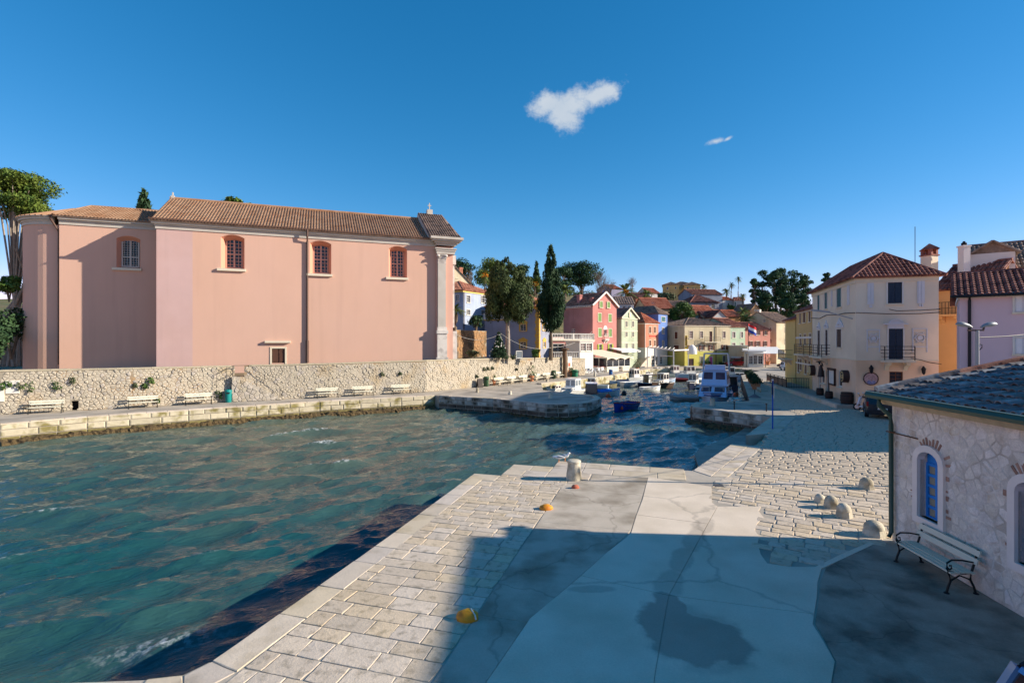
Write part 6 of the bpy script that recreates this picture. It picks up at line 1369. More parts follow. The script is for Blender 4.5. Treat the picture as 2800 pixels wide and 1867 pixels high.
mb = MB(); dz = wb.h; mb.box(-.1, 2.6, -1.2, 3, dz - 1.5, dz + 1.1); mb.build('dormer_wall', PALEW, wb.root); mb = MB(); tiles(mb, (-.4, 3, dz + 1.0), (-.4, -1.5, dz + 1.0), (1.25, -1.5, dz + 2.1), (1.25, 3, dz + 2.1), .3); tiles(mb, (2.9, -1.5, dz + 1.0), (2.9, 3, dz + 1.0), (1.25, 3, dz + 2.1), (1.25, -1.5, dz + 2.1), .3); mb.add([(-.1, -1.2, dz + 1.1), (2.6, -1.2, dz + 1.1), (1.25, -1.2, dz + 2.0)], [(0, 1, 2)]); mb.build('dormer_roof', TILE_B, wb.root)
cp = XY(2636, 42); c3 = T('tall_chimney', 'tall plain grey chimney with a dark cowl right of the cream building', 'chimney', (cp[0], cp[1], 8.5)); zt = ZA(672, 42) - 8.5; mb = MB(); mb.box(-.28, .28, -.28, .28, 0, zt); mb.box(-.34, .34, -.34, .34, zt - .12, zt); mb.build('shaft', PALEW, c3); mb = MB(); mb.lathe([(.14, zt), (.2, zt + .12), (.2, zt + .2), (.08, zt + .3), (.1, zt + .36)], 10); mb.build('cowl', BLK, c3)
# twin street lamp whose shadow crosses the plaza
LG = mat('lamp_grey', rgb(140, 146, 150), .5, .05, 3); t_ = T('street_lamp', 'grey lamp post with two heads rising behind the stone house', 'street lamp', (15.9, 17.5, 0)); zl = ZA(903, 17.5)
mb = MB(); mb.tube([(0, 0, 0), (0, 0, 1.2), (0, 0, zl)], [.09, .07, .055], 10); mb.build('pole', LG, t_, True); mb = MB(); mb.bar((-.32, 0, zl), (.22, 0, zl), .05); mb.bar((.2, 0, zl), (.24, 0, zl + .12), .04); mb.build('crossarm', mat('rusty_bar', rgb(96, 74, 64), .7, .1, 4), t_)
for s, x0 in ((-1, -.18), (1, .12)):
    mb = MB(); mb.tube([(x0, 0, zl + .10), (x0 + s * .12, 0, zl + .16), (x0 + s * .3, 0, zl + .2), (x0 + s * .45, 0, zl + .22), (x0 + s * .56, 0, zl + .21)], [.03, .055, .085, .075, .02], 10); mb.build('lamp_head', LG, t_, True)
mb = MB(); a = Vector((15.9, 17.5, zl - .25)); mb.tube([(0, 0, zl - .25), (1.5, .5, zl - .2), (4, 1.6, zl - .05), (9, 4, zl + .4)], .018, 5); mb.tube([(0, 0, zl - .45), (.12, -.05, zl - .5), (.16, 0, zl - .6), (.05, 0, zl - .7)], .015, 5); mb.build('cable', BLK, t_)
# ------------------------------------------------------------------ vehicles
TYRE = mat('tyre', rgb(30, 30, 32), .85, .1, 6); RIM = mat('alloy_rim', rgb(160, 164, 168), .35, .05, 5, metal=.7); CGL = mat('car_glass', rgb(24, 30, 38), .06, .1, 2, spec=.7); RLAMP = mat('tail_lamp', rgb(150, 16, 20), .2, .1, 5); HLAMP = mat('head_lamp', rgb(210, 214, 216), .15, .05, 5); BUMP = mat('black_bumper', rgb(36, 36, 40), .6, .05, 5)
def loft(mb, secs):                              # secs: list of closed loops with the same count
    n = len(secs[0]); vs = [p for s in secs for p in s]; fs = [(i * n + j, i * n + (j + 1) % n, (i + 1) * n + (j + 1) % n, (i + 1) * n + j) for i in range(len(secs) - 1) for j in range(n)]
    fs += [tuple(range(n - 1, -1, -1)), tuple(range((len(secs) - 1) * n, len(secs) * n))]; return mb.add(vs, fs)
def car(name, lab, loc, rz, paint, L=4.2, Wd=1.75, Ht=1.5, suv=False, rails=False, box=False, group=None):
    """local +x is forward"""
    t_ = T(name, lab, 'car', loc, rz, group); h = L / 2; w = Wd / 2; belt = .62 * Ht; gc = .2 if not suv else .28
    def sec(x, zb, zt, ww, sh=.06): return [(x, -ww + .08, zb), (x, -ww, zb + .12), (x, -ww - .0, zt - .22), (x, -ww + sh, zt), (x, ww - sh, zt), (x, ww, zt - .22), (x, ww, zb + .12), (x, ww - .08, zb)]
    hood = belt - .04; mb = MB()
    loft(mb, [sec(-h, gc + .2, belt - .12, w * .86), sec(-h + .12, gc, belt + .0, w * .96), sec(-h + .7, gc, belt + .03, w), sec(0, gc, belt + .02, w), sec(h * .42, gc, belt, w), sec(h * .52, gc, hood - .02, w * .99, .1), sec(h * .86, gc, hood - .16, w * .93, .16), sec(h - .05, gc + .05, hood - .36, w * .8, .12), sec(h, gc + .15, hood - .42, w * .72, .1)])
    mb.build('body', paint, t_, True, sharp=.7)
    r0, r1, f1, f0 = (-h + .12, -h + (.35 if suv else .62), h * .10, h * .52); tw = w * .78
    mb = MB(); base = [(r0, -w * .9, belt), (f0, -w * .9, belt - .02), (f0, w * .9, belt - .02), (r0, w * .9, belt)]; top = [(r1, -tw, Ht - .05), (f1, -tw, Ht - .05), (f1, tw, Ht - .05), (r1, tw, Ht - .05)]
    mb.add(base + top, [(0, 1, 5, 4), (1, 2, 6, 5), (2, 3, 7, 6), (3, 0, 4, 7)]); mb.build('windows', CGL, t_)
    mb = MB()
    loft(mb, [[(r1 - .06, -tw * .9, Ht - .08), (r1 - .06, tw * .9, Ht - .08), (r1 - .02, tw * .9, Ht - .03), (r1 - .02, -tw * .9, Ht - .03)], [(r1 + .1, -tw - .02, Ht - .07), (r1 + .1, tw + .02, Ht - .07), (r1 + .12, tw * .95, Ht - .005), (r1 + .12, -tw * .95, Ht - .005)], [((r1 + f1) / 2, -tw - .03, Ht - .06), ((r1 + f1) / 2, tw + .03, Ht - .06), ((r1 + f1) / 2, tw * .94, Ht + .025), ((r1 + f1) / 2, -tw * .94, Ht + .025)], [(f1 + .04, -tw - .01, Ht - .09), (f1 + .04, tw + .01, Ht - .09), (f1, tw * .93, Ht - .02), (f1, -tw * .93, Ht - .02)]])
    for s in (-1, 1):
        mb.bar((f0 - .02, s * w * .88, belt), (f1 + .02, s * (tw + .005), Ht - .06), .07, .05); mb.bar((r0 + .02, s * w * .88, belt), (r1, s * (tw + .005), Ht - .06), .12, .06); xm = (r1 + f1) / 2 - .1; mb.bar((xm, s * w * .905, belt), (xm, s * (tw + .012), Ht - .06), .08, .04)
    mb.build('roof', paint, t_, True, sharp=.6)
    for sx_ in (-1, 1):
        for s in (-1, 1):
            wr_ = .31 if not suv else .36; wx = sx_ * L * .30 + (.02 if sx_ > 0 else 0); wh = MB(); n = 16
            vs = [(wx + r * cos(2 * pi * i / n), s * (w - .19) + s * o, wr_ + r * sin(2 * pi * i / n)) for r, o in ((wr_ * .62, .2), (wr_ * .95, .215), (wr_, .17), (wr_, .0)) for i in range(n)]
            wh.add(vs, [(q * n + i, q * n + (i + 1) % n, (q + 1) * n + (i + 1) % n, (q + 1) * n + i) for q in range(3) for i in range(n)]); wo_ = wh.build('wheel', TYRE, t_)
            rm = MB(); rm.add([(wx + wr_ * .64 * cos(2 * pi * i / n), s * (w - .19) + s * .19, wr_ + wr_ * .64 * sin(2 * pi * i / n)) for i in range(n)], [tuple(range(n))])
            for q in range(5): a = 2 * pi * q / 5; rm.bar((wx, s * (w + .012), wr_), (wx + wr_ * .6 * cos(a), s * (w + .018), wr_ + wr_ * .6 * sin(a)), .06, .02)
            rm.build('rim', RIM, wo_)
    for s in (-1, 1):
        mb = MB(); mb.box(-h - .01, -h + .16, s * w * .93 - .09, s * w * .93 + .0 + (.02 if s > 0 else 0.0), belt - .25, belt + .05) if not rails else mb.bar((r0 - .03, s * w * .89, belt - .15), (r1 - .03, s * (tw + .03), Ht - .14), .07, .05); mb.build('tail_light', RLAMP, t_)
        mb = MB(); mb.add([(h * .93, s * w * .55, hood - .33), (h * .96, s * w * .8, hood - .36), (h * .86, s * w * .93, hood - .24), (h * .82, s * w * .6, hood - .17)], [(0, 1, 2, 3)]); mb.build('headlight', HLAMP, t_)
        mb = MB(); mb.box(h * .33, h * .43, s * (w + .01) - .08, s * (w + .01) + .1, belt, belt + .13); mb.build('mirror', paint, t_)
    mb = MB(); mb.box(-h - .03, -h + .06, -w * .8, w * .8, gc + .1, gc + .3); mb.build('bumper', BUMP, t_); mb = MB(); mb.box(h - .03, h + .03, -w * .62, w * .62, gc + .02, gc + .18); mb.build('bumper', BUMP, t_)
    mb = MB(); mb.box(-h - .045, -h - .032, -.26, .26, .62, .73); mb.build('number_plate', WHITE, t_)
    if rails:
        for s in (-1, 1): mb = MB(); mb.tube([(r1 + .0, s * tw * .93, Ht - .03), (r1 + .14, s * tw * .93, Ht + .05), (f1 - .2, s * tw * .93, Ht + .055), (f1 - .02, s * tw * .93, Ht)], .025, 6); mb.build('roof_rail', BUMP, t_)
    if box: mb = MB(); loft(mb, [[(x, -ww, z0), (x, ww, z0), (x, ww * .8, z1), (x, -ww * .8, z1)] for x, ww, z0, z1 in ((-1.0, .3, Ht + .12, Ht + .3), (-.6, .4, Ht + .1, Ht + .42), (.5, .4, Ht + .1, Ht + .4), (1.0, .25, Ht + .12, Ht + .25))]); mb.build('roof_box', mat('roof_box_grey', rgb(176, 178, 176), .4, .05, 3), t_, True)
    return t_
RED = mat('red_car_paint', rgb(150, 22, 34), .3, .03, 3, coat=.6); SILV = mat('silver_paint_sky_tint', rgb(104, 146, 190), .3, .03, 3, metal=.4, coat=.7); WCAR = mat('white_car_paint', rgb(216, 222, 230), .3, .03, 3, coat=.5); BRNC = mat('bronze_car_paint', rgb(92, 74, 64), .35, .03, 3, coat=.5); DKC = mat('dark_suv_paint', rgb(44, 44, 50), .3, .03, 3, coat=.6)  # SILV: blue of the reflected sky is put into the silver base colour
p = G(2016, 1001); car('parked_car', 'dark red hatchback with a grey roof box parked on the far quay', (p[0], p[1] + .8, 0), pi + .05, RED, 4.3, 1.75, 1.55, box=True)
p = G(*cT(1350, 480)); car('parked_car', 'brown bronze car behind the white one by the ochre house', (p[0] + 1.6, p[1] + .5, 0), pi - .9, BRNC, 4.3, 1.75, 1.6, True)
p = G(*cT(1470, 530)); car('parked_car', 'white car nose-on behind the black railing', (p[0] + .6, p[1] + 1.2, 0), -pi / 2 - .25, WCAR, 4.0, 1.7, 1.5)
car('parked_car', 'dark SUV parked at the corner, seen from behind beside the stone house', (24.9, 34.6, 0), 1.0, DKC, 4.3, 1.8, 1.7, True)
car('parked_car', 'silver estate car, blue sky reflection put into its paint colour, with black roof rail at the bottom right corner', (7.38, 4.93, 0), -.03, SILV, 4.3, 1.78, 1.47, True, rails=True)
# scooter
SCW = mat('white_scooter_paint', rgb(208, 214, 226), .35, .03, 4, coat=.5)
p = G(*cJ(1300, 1215)); q = G(*cJ(1560, 1240)); an = atan2(q[1] - p[1], q[0] - p[0]); t_ = T('scooter', 'white scooter with a top box parked by the brown gate', 'scooter', (p[0], p[1], 0), an + .0)
Ls = sqrt((q[0] - p[0]) ** 2 + (q[1] - p[1]) ** 2); Ls = max(1.25, min(Ls, 1.4))
for x in (0, Ls): mb = MB(); mb.tube([(x + .22 * cos(a), 0, .24 + .22 * sin(a)) for a in np.linspace(0, 2 * pi, 17)], .05, 8, False); w_ = mb.build('wheel', TYRE, t_); mb = MB(); mb.tube([(x, -.04, .24), (x, .04, .24)], .14, 12); mb.build('rim', RIM, w_)
mb = MB(); loft(mb, [[(x - .05, -w, z), (x + .05, -w, z), (x + .05, w, z), (x - .05, w, z)] for x, w, z in ((.02, .06, .3), (.08, .2, .42), (.16, .22, .65), (.24, .16, .95), (.27, .08, 1.05))]); mb.box(.2, .75, -.15, .15, .26, .36); mb.build('front_shield', SCW, t_, True)
mb = MB(); loft(mb, [[(x, -w, z0), (x, w, z0), (x, w * .8, z1), (x, -w * .8, z1)] for x, w, z0, z1 in ((.68, .14, .35, .72), (.95, .18, .42, .76), (1.3, .16, .5, .78), (1.6, .06, .62, .76))]); mb.build('rear_body', SCW, t_, True)
mb = MB(); loft(mb, [[(x, -w, z0), (x, w, z0), (x, w * .8, z1), (x, -w * .8, z1)] for x, w, z0, z1 in ((.66, .12, .73, .80), (1.0, .16, .78, .86), (1.4, .12, .80, .86))]); mb.build('seat', TYRE, t_, True)
mb = MB(); mb.tube([(.3, -.34, 1.06), (.27, 0, 1.03), (.3, .34, 1.06)], .022, 6); mb.tube([(.28, 0, .95), (.02, 0, .25)], .03, 6); mb.tube([(.3, .3, 1.06), (.25, .38, 1.22)], .012, 5); mb.tube([(.3, -.3, 1.06), (.25, -.38, 1.22)], .012, 5); mb.build('handlebar', BLK, t_)
for s in (-1, 1): mb = MB(); mb.lathe([(.02, -.04), (.08, 0), (.02, .04)], 8, (.24, s * .39, 1.26)); mb.build('mirror', SCW, t_)
mb = MB(); loft(mb, [[(x, -w, z0), (x, w, z0), (x, w * .85, z1), (x, -w * .85, z1)] for x, w, z0, z1 in ((1.28, .16, .92, 1.08), (1.36, .22, .9, 1.2), (1.6, .22, .9, 1.2), (1.72, .14, .93, 1.08))]); mb.build('top_box', SCW, t_, True); mb = MB(); mb.bar((1.2, 0, .8), (1.5, 0, .9), .1); mb.build('rack', BLK, t_)
mb = MB(); mb.lathe([(.03, -.03), (.085, 0), (.085, .04)], 10, (.14, 0, .88)); mb.build('headlight', HLAMP, t_)
# blue sign post, planters, parasol foot on the right quay
p = G(*cR(1765, 618)); zt = ZA(1040, p[1]); t_ = T('sign_post', 'thin blue sign post seen edge-on at the quay ledge', 'sign', (p[0], p[1], 0), -.46); mb = MB(); mb.tube([(0, 0, -.03), (0, 0, zt)], .04, 10); mb.build('pole', mat('blue_pole_paint', rgb(20, 80, 170), .4, .05, 3), t_, True)
mb = MB(); mb.box(-.05, -.015, -.3, .3, zt - .8, zt - .02); mb.build('panel', mat('dark_sign_back', rgb(40, 44, 56), .5, .05, 3), t_); mb = MB(); mb.box(.05, .085, -.2, .2, zt - 1.0, zt - .35); mb.build('notice', WHITE, t_); mb = MB(); mb.lathe([(.06, zt), (.06, zt + .05), (.02, zt + .08)], 8); mb.build('cap', WHITE, t_)
for k, (x, y, w, lab) in enumerate(((565, 718, .75, 'farthest flower planter on the right quay'), (615, 790, .75, 'second farthest flower planter on the right quay'), (650, 838, .8, 'middle flower planter on the right quay'), (690, 900, .8, 'second nearest flower planter on the right quay'), (735, 965, .85, 'nearest flower planter on the right quay by the pale bollard'))):
    p = G(*cT(x, y)); t_ = T('planter', lab, 'planter', (p[0], p[1], 0), .25, 'terracotta planters on the right quay'); mb = MB(); mb.lathe([(w * .5, 0), (w * .66, .5), (w * .7, .52), (w * .7, .6), (w * .6, .6)], 4); mb.build('box', CLAY, t_)
    leaves(t_, [((0, 0, .8), (w * .75, w * .75, .4)), ((.2, -.1, .95), (.4, .4, .3)), ((-.25, .1, .9), (.4, .4, .3))], 420, .09, LF_CYPD, 'shrub', 120 + k)
p = G(*cT(700, 1150)); t_ = T('parasol_foot', 'grey cone-shaped parasol foot on the right quay', 'parasol base', (p[0], p[1], 0)); mb = MB(); mb.lathe([(.55, 0), (.5, .06), (.08, .3), (.04, .34)], 16); mb.build('foot', mat('grey_concrete_foot', rgb(110, 108, 110), .8, .1, 4), t_, True); mb = MB(); mb.tube([(0, 0, .3), (0, 0, .7)], .03, 8); mb.build('socket', BLK, t_)
for cx, cy, lab in ((1060, 260, 'thin black mooring stake in the middle of the small pier'), (1650, 300, 'short mooring stake by the dark inner corner of the pier')):
    p = G(*cR(cx, cy)); t_ = T('mooring_stake', lab, 'stake', (p[0], p[1], 0)); mb = MB(); mb.tube([(0, 0, 0), (0, 0, .55)], .04, 8); mb.lathe([(.07, .5), (.07, .58)], 8); mb.build('stake', BLK, t_)

nh = House('unseen_shade_house', 'unseen plain house added right of the stone house to shade its roof, beyond the picture edge', (19.6, 11.5), (18.9, -9.0), 9, 8.1); nh.walls(PALEW).roof('flat', .15, TILE_B, ov=.2).done()  # unseen house, added and sized to shade the stone roof and near plaza
# ------------------------------------------------------------------ hill behind the harbour
def hz(x, y):
    q = x / max(y, 1)
    tabs = [(-.6, [(60, 2.6), (85, 3.5), (110, 10), (150, 17), (220, 24), (320, 26)]), (.1, [(80, 2.4), (88, 3), (100, 6), (130, 13), (180, 22), (250, 26), (330, 26)]), (.3, [(108, -.2), (113, .3), (120, 3), (150, 10), (190, 17), (230, 22), (320, 23)]), (.5, [(116, -.2), (122, 2.0), (140, 10), (170, 14), (220, 18), (320, 18)]), (1.2, [(116, -.2), (130, 3), (160, 8), (240, 10), (320, 10)])]
    def li(t, v):
        if v <= t[0][0]: return t[0][1]
        for (a, b), (c, d) in zip(t, t[1:]):
            if v <= c: return b + (d - b) * (v - a) / (c - a)
        return t[-1][1]
    for (qa, ta), (qb, tb) in zip(tabs, tabs[1:]):
        if q <= qb: f = min(1, max(0, (q - qa) / (qb - qa))); return li(ta, y) * (1 - f) + li(tb, y) * f
    return li(tabs[-1][1], y)
gy = np.concatenate([np.arange(82, 180, 3.0), np.arange(180, 330, 10.0)]); gx = np.arange(-190, 300, 5.0); r_ = np.random.default_rng(4)
vs = [(x, y, hz(x, y) - .35 + r_.normal() * .15) for y in gy for x in gx]; nx_ = len(gx); ny_ = len(gy)
fs = [(j * nx_ + i, j * nx_ + i + 1, (j + 1) * nx_ + i + 1, (j + 1) * nx_ + i) for j in range(ny_ - 1) for i in range(nx_ - 1) if not (gx[i] + 5 > 6 and gy[j] < 98 + max(0, gx[i] + 5 - 14.5) * .5)]
mb = MB(); mb.add(vs, fs); tag(mb.build('hill', mat('hill_ground', rgb(96, 98, 62), .95, .25, .3, .5, 2, col2=rgb(122, 106, 76), s2=.12)), kind='structure')
# ------------------------------------------------------------------ houses round the harbour
def SM(n, r, g, b):
    m_ = (r + g + b) / 3; r, g, b = (int((v + (m_ - v) * .14) * .9) for v in (r, g, b))
    return mat(n, rgb(r, g, b), .92, .07, .6, .12, 18, col2=rgb(int(r * .9), int(g * .88), int(b * .86)), s2=.35, lo=.45, hi=.7, drip=.16)
def zed(py, Y): return ZA(py, Y)
def FY(y): return 730 + y * .2551
def EYv(y): return 650 + y * .22321
# pink gabled house
h5 = House('pink_house', 'tall coral pink gabled house with green shutters', (14.5, 92), (19.7, 96.5), 7.2, ZA(834, 92) - .0)
h5.win(cE, [(1950, 925, 1990, 1025), (2078, 935, 2115, 1030), (1953, 1110, 1993, 1210), (2080, 1115, 2117, 1210)], 'green'); h5.win(cE, [(1958, 1305, 1992, 1395), (2085, 1300, 2117, 1390)], 'greenopen'); h5.win(cE, [(2022, 1125, 2056, 1200)], 'tiny'); h5.win(cE, [(1625, 1115, 1670, 1195), (1460, 1115, 1510, 1195)], 'dark', 'L')
CORAL = SM('coral_stucco', 212, 134, 124); h5.walls(CORAL).roof('gy', 2.4, TILE_R, ov=.3, pitch=.36, nseg=6).done()
for r in ((1965, 780, 2000, 855), (2055, 785, 2090, 860)):
    a, b, c, d = frect(h5.F, cE, *r); window(h5.root, h5.F, (a, b, c, d), 'green', -.12)
mb = MB(); L = h5.L; z = h5.h; mb.bar((-.35, -.33, z - .05), (L / 2, -.33, z + 2.55), .12, .3); mb.bar((L + .35, -.33, z - .05), (L / 2, -.33, z + 2.55), .12, .3); mb.build('bargeboard', WHITE, h5.root); mb = MB()
for i in range(16): mb.box(-.3, 0, .3 + i * .42, .5 + i * .42, z - .35, z - .1)
mb.box(-.34, 0, 0, 7.2, z - .1, z + .0); mb.build('dentil_cornice', WHITE, h5.root)
a, b, c, d = frect(h5.F, cE, 2015, 1200, 2062, 1265); balcony(h5.root, h5.F, a, b, c + .35, .5, 1.0, 6, 1, m=WHITE, rail=WHITE); a, b, c, d = frect(h5.F, cE, 2018, 1108, 2058, 1130); mb = MB(); mb.ext([((a + b) / 2 + (b - a) * .62 * cos(t), c + .1 + .8 * sin(t) * .9) for t in np.linspace(0, pi, 10)], -.05, .01); relief(h5.root, h5.F, 'arch_head', WHITE, mb=mb)
h5.chimney(1.2, 4.2, h5.h, h5.h + 2.2, .7, CORAL); h5.chimney(1.3, 1.2, h5.h, h5.h + 1.5, .6, CORAL)
# its terrace wing on the left with balustrades
def balustrade(name, lab, pts, z, hgt=.95, step=.28, parent=None):
    t_ = parent if parent is not None else T(name, lab, 'balustrade', (pts[0][0], pts[0][1], z)); o = Vector((pts[0][0], pts[0][1])) if parent is None else Vector((0, 0)); mb = MB(); rb_ = MB(); zz = 0 if parent is None else z
    for (x0, y0), (x1, y1) in zip(pts, pts[1:]):
        a, b = Vector((x0, y0)) - o, Vector((x1, y1)) - o; n = max(2, int((b - a).length / step))
        for i in range(n): c = a.lerp(b, (i + .5) / n); mb.lathe([(.05, .1), (.09, .3), (.04, .55), (.07, hgt - .1)], 6, (c.x, c.y, zz))
        rb_.bar((a.x, a.y, zz + hgt), (b.x, b.y, zz + hgt), .2, .12); rb_.bar((a.x, a.y, zz + .06), (b.x, b.y, zz + .06), .2, .12)
        m = max(1, int((b - a).length / 3))
        for i in range(m + 1): c = a.lerp(b, i / m); rb_.box(c.x - .12, c.x + .12, c.y - .12, c.y + .12, zz, zz + hgt + .03)
    mb.build('balusters', WHITE, t_); rb_.build('rail', WHITE, t_); return t_
tw_ = House('terrace_wing', 'low pink wing with glass front and white balustraded roof terrace', XY(1508, 83), XY(1622, 86), 9, 5.1 )
tw_.win(cE, [(1395, 1300, 1530, 1405), (1560, 1300, 1665, 1405)], 'whitef'); tw_.win(cE, [(1740, 1292, 1880, 1380)], 'whitef'); tw_.walls(CORAL).roof('flat', .18, CREAMP, ov=.25).done(); balustrade('x', 'x', [(0, -.1), (tw_.L, -.1), (tw_.L, 4)], 5.3, parent=tw_.root)
balustrade('balustrade', 'white balustrade of the lower garden terrace right of the cypress', [XY(1508, 78.5), XY(1583, 79.5)], ZA(979, 79)); gb = House('white_bay', 'white glazed bay beside the lower balustrade', XY(1585, 80), XY(1622, 82), 3, ZA(935, 81)); gb.win(cE, [(1738, 1293, 1800, 1385), (1808, 1293, 1876, 1385)], 'whitef'); gb.walls(WHITE).roof('flat', .15, WHITE, ov=.15).done()
# pale green house
h6 = House('pale_green_house', 'narrow pale green house with a little pediment', XY(1699.5, 97), XY(1743, 101), 5.5, ZA(869, 97)); h6.win(cF, [(430, 580, 453, 640), (500, 580, 523, 640), (430, 695, 453, 745), (500, 695, 523, 745), (430, 820, 455, 875), (500, 820, 525, 875)], 'grey'); h6.walls(SM('pale_green_stucco', 190, 204, 172)).roof('gy', 1.9, TILE_B, ov=.25).done(); h6.band(h6.h - .15, h6.h + .02, CREAMP, .15)
for y in (685, 810): z = h6.F.at(cF(470, y))[1]; h6.band(z - .05, z + .08, CREAMP, .05, 'string_course', 'F')
mb = MB(); mb.bar((-.3, -.28, h6.h), (h6.L / 2, -.28, h6.h + 2.0), .14, .25); mb.bar((h6.L + .3, -.28, h6.h), (h6.L / 2, -.28, h6.h + 2.0), .14, .25); mb.box(h6.L / 2 - .35, h6.L / 2 + .35, -.18, -.002, h6.h + .2, h6.h + 1.1); mb.build('pediment', CREAMP, h6.root)
# orange-fronted and blue houses
h7 = House('salmon_orange_house', 'salmon orange house with white ground floor left of the blue house', XY(1763.3, 101.5), XY(1800.3, 105), 7, ZA(883, 101.5)); h7.win(cF, [(683, 640, 706, 708), (735, 640, 756, 708), (685, 785, 706, 848), (736, 785, 754, 848)], 'brownc'); h7.win(cF, [(655, 960, 690, 1050), (710, 950, 745, 1055), (755, 960, 780, 1050)], 'whitef')
two_tone(h7, h7.F.at(cF(700, 862))[1], WHITE, SM('salmon_orange_stucco', 228, 150, 116)); h7.roof('hip', 2.2, TILE_O, ov=.3, pitch=.36, nseg=5).done(); h7.band(h7.h - .2, h7.h + .02, WHITE, .14); a, b, c, d = frect(h7.F, cF, 685, 733, 765, 748); relief(h7.root, h7.F, 'name_board', mat('red_board', rgb(196, 62, 44), .7, .1, 4), [(a, b, -.06, 0, c, d)])
mb = MB(); mb.tube([(-.1, -.12, h7.h - .2), (-.1, -.12, .1)], .07, 8); mb.build('drainpipe', WHITE, h7.root)
h8 = House('blue_house', 'bright cornflower blue house with a teal shutter', XY(1800.3, 105.6), XY(1825, 108.5), 8, ZA(857.6, 105.6)); h8.win(cF, [(817, 532, 857, 585)], 'teal'); h8.win(cF, [(824, 650, 845, 715), (826, 790, 845, 850)], 'framed'); h8.win(cF, [(800, 960, 830, 1040)], 'whitef')
two_tone(h8, h8.F.at(cF(830, 862))[1], WHITE, SM('cornflower_stucco', 112, 150, 222)); h8.roof('hip', 1.7, TILE_B, ov=.3, pitch=.36, nseg=4).done()
h9 = House('small_orange_house', 'narrow orange house set back between the blue and yellow houses', XY(1818, 113), XY(1860, 114), 6, ZA(886, 113)); h9.win(cF, [(888, 690, 905, 740)], 'plain'); h9.walls(SM('small_orange_stucco', 226, 130, 86)).roof('gx', 1.5, TILE_O).done()
# yellow house with lime ground floor
h10 = House('yellow_house', 'wide cream and lime yellow house behind the far quay', XY(1872, 104), XY(1997, 108), 10, ZA(889, 104.5))
h10.win(cF, [(1117, 685, 1157, 765), (1232, 690, 1263, 760), (1475, 690, 1505, 760)], 'framed'); h10.win(cF, [(1333, 690, 1363, 802)], 'door'); h10.win(cF, [(1117, 838, 1157, 890), (1233, 838, 1264, 890), (1336, 838, 1367, 890), (1476, 833, 1507, 885)], 'brown'); h10.win(cF, [(1232, 960, 1262, 1020), (1476, 950, 1510, 1015)], 'framed'); h10.win(cF, [(1332, 962, 1365, 1052)], 'pinkdoor'); h10.win(cF, [(1110, 982, 1165, 1056)], 'door')
h10.win(cF, [(960, 695, 992, 768), (950, 838, 1005, 882)], 'brownc', 'L')
two_tone(h10, h10.F.at(cF(1300, 905))[1], SM('lime_yellow_stucco', 222, 214, 92), SM('cream_yellow_stucco', 220, 204, 164)); h10.roof('hip', 1.7, TILE_B, ov=.2, pitch=.36, nseg=5).done(); h10.band(h10.h - .18, h10.h + .02, CREAMP, .16)
xa, xb = h10.F.at(cF(1250, 800))[0], h10.F.at(cF(1420, 800))[0]; balcony(h10.root, h10.F, xa, xb, h10.F.at(cF(1330, 802))[1], .9, 1.0, 12, 2); x = h10.F.at(cF(1398, 800))[0]; mb = MB(); mb.tube([(x, -.14, h10.h - .2), (x, -.14, .1)], .08, 8); relief(h10.root, h10.F, 'drainpipe', CH_G, mb=mb)
x, zt = h10.F.at(cF(1070, 735)); zb = h10.F.at(cF(1070, 845))[1]; mb = MB(); mb.box(.02, .10, -.75, -.12, zb, zt); mb.build('hanging_sign', mat('painted_shop_sign', rgb(120, 96, 66), .7, .5, 3, col2=rgb(222, 196, 60), s2=1.2), h10.root); mb = MB(); mb.box(.0, .12, -.85, -.1, zb - .55, zb - .06); mb.build('small_hanging_sign', mat('blue_yellow_sign', rgb(40, 110, 170), .6, .5, 3, col2=rgb(236, 204, 40), s2=1.5, lo=.48, hi=.52), h10.root)
h11 = House('mint_house', 'mint green house right of the yellow one', XY(1997.2, 108.1), XY(2037.5, 109.6), 10, ZA(893, 108)); h11.win(cF, [(1577, 695, 1610, 757), (1666, 695, 1692, 757), (1577, 812, 1610, 880), (1666, 812, 1697, 880)], 'whitef'); h11.walls(SM('mint_stucco', 188, 214, 178)).roof('gx', 2.0, TILE_R, ov=.2, pitch=.36, nseg=5).done(); h11.band(h11.h - .15, h11.h + .02, CREAMP, .12)
h12 = House('rose_house', 'low rose pink house with brown shutters by the flagpole', XY(2037.8, 109.8), XY(2106, 112), 9, ZA(901, 110)); h12.win(cF, [(1768, 680, 1790, 730), (1832, 680, 1862, 728), (1922, 680, 1944, 728), (1768, 795, 1790, 848), (1834, 795, 1863, 848), (1920, 795, 1940, 845)], 'brown'); h12.walls(SM('rose_stucco', 226, 152, 130)).roof('gx', 1.7, TILE_D, ov=.25, pitch=.36, nseg=5).done()
h13 = House('tan_gabled_house', 'tan and cream gabled house at the right end of the far row', XY(2123, 114), XY(2175, 118), 9, ZA(880, 114)); h13.win(cF, [(2140, 648, 2162, 692), (2140, 770, 2162, 820), (2140, 600, 2155, 620)], 'framed'); h13.win(cF, [(1983, 650, 1997, 690), (1985, 770, 1999, 815)], 'brownc', 'L'); h13.walls(SM('cream_gable_stucco', 226, 212, 172)).roof('gx', 2.4, TILE_B, ov=.25, pitch=.36, nseg=5).done(); h13.chimney(.6, 4.5, h13.h + 1.5, h13.h + 3, .6, WHITE)
f13 = h13.Lf; a, b, c, d = frect(f13, cF, 1910, 555, 1938, 590); window(h13.root, f13, (a, b, c, d), 'framed', -.12)
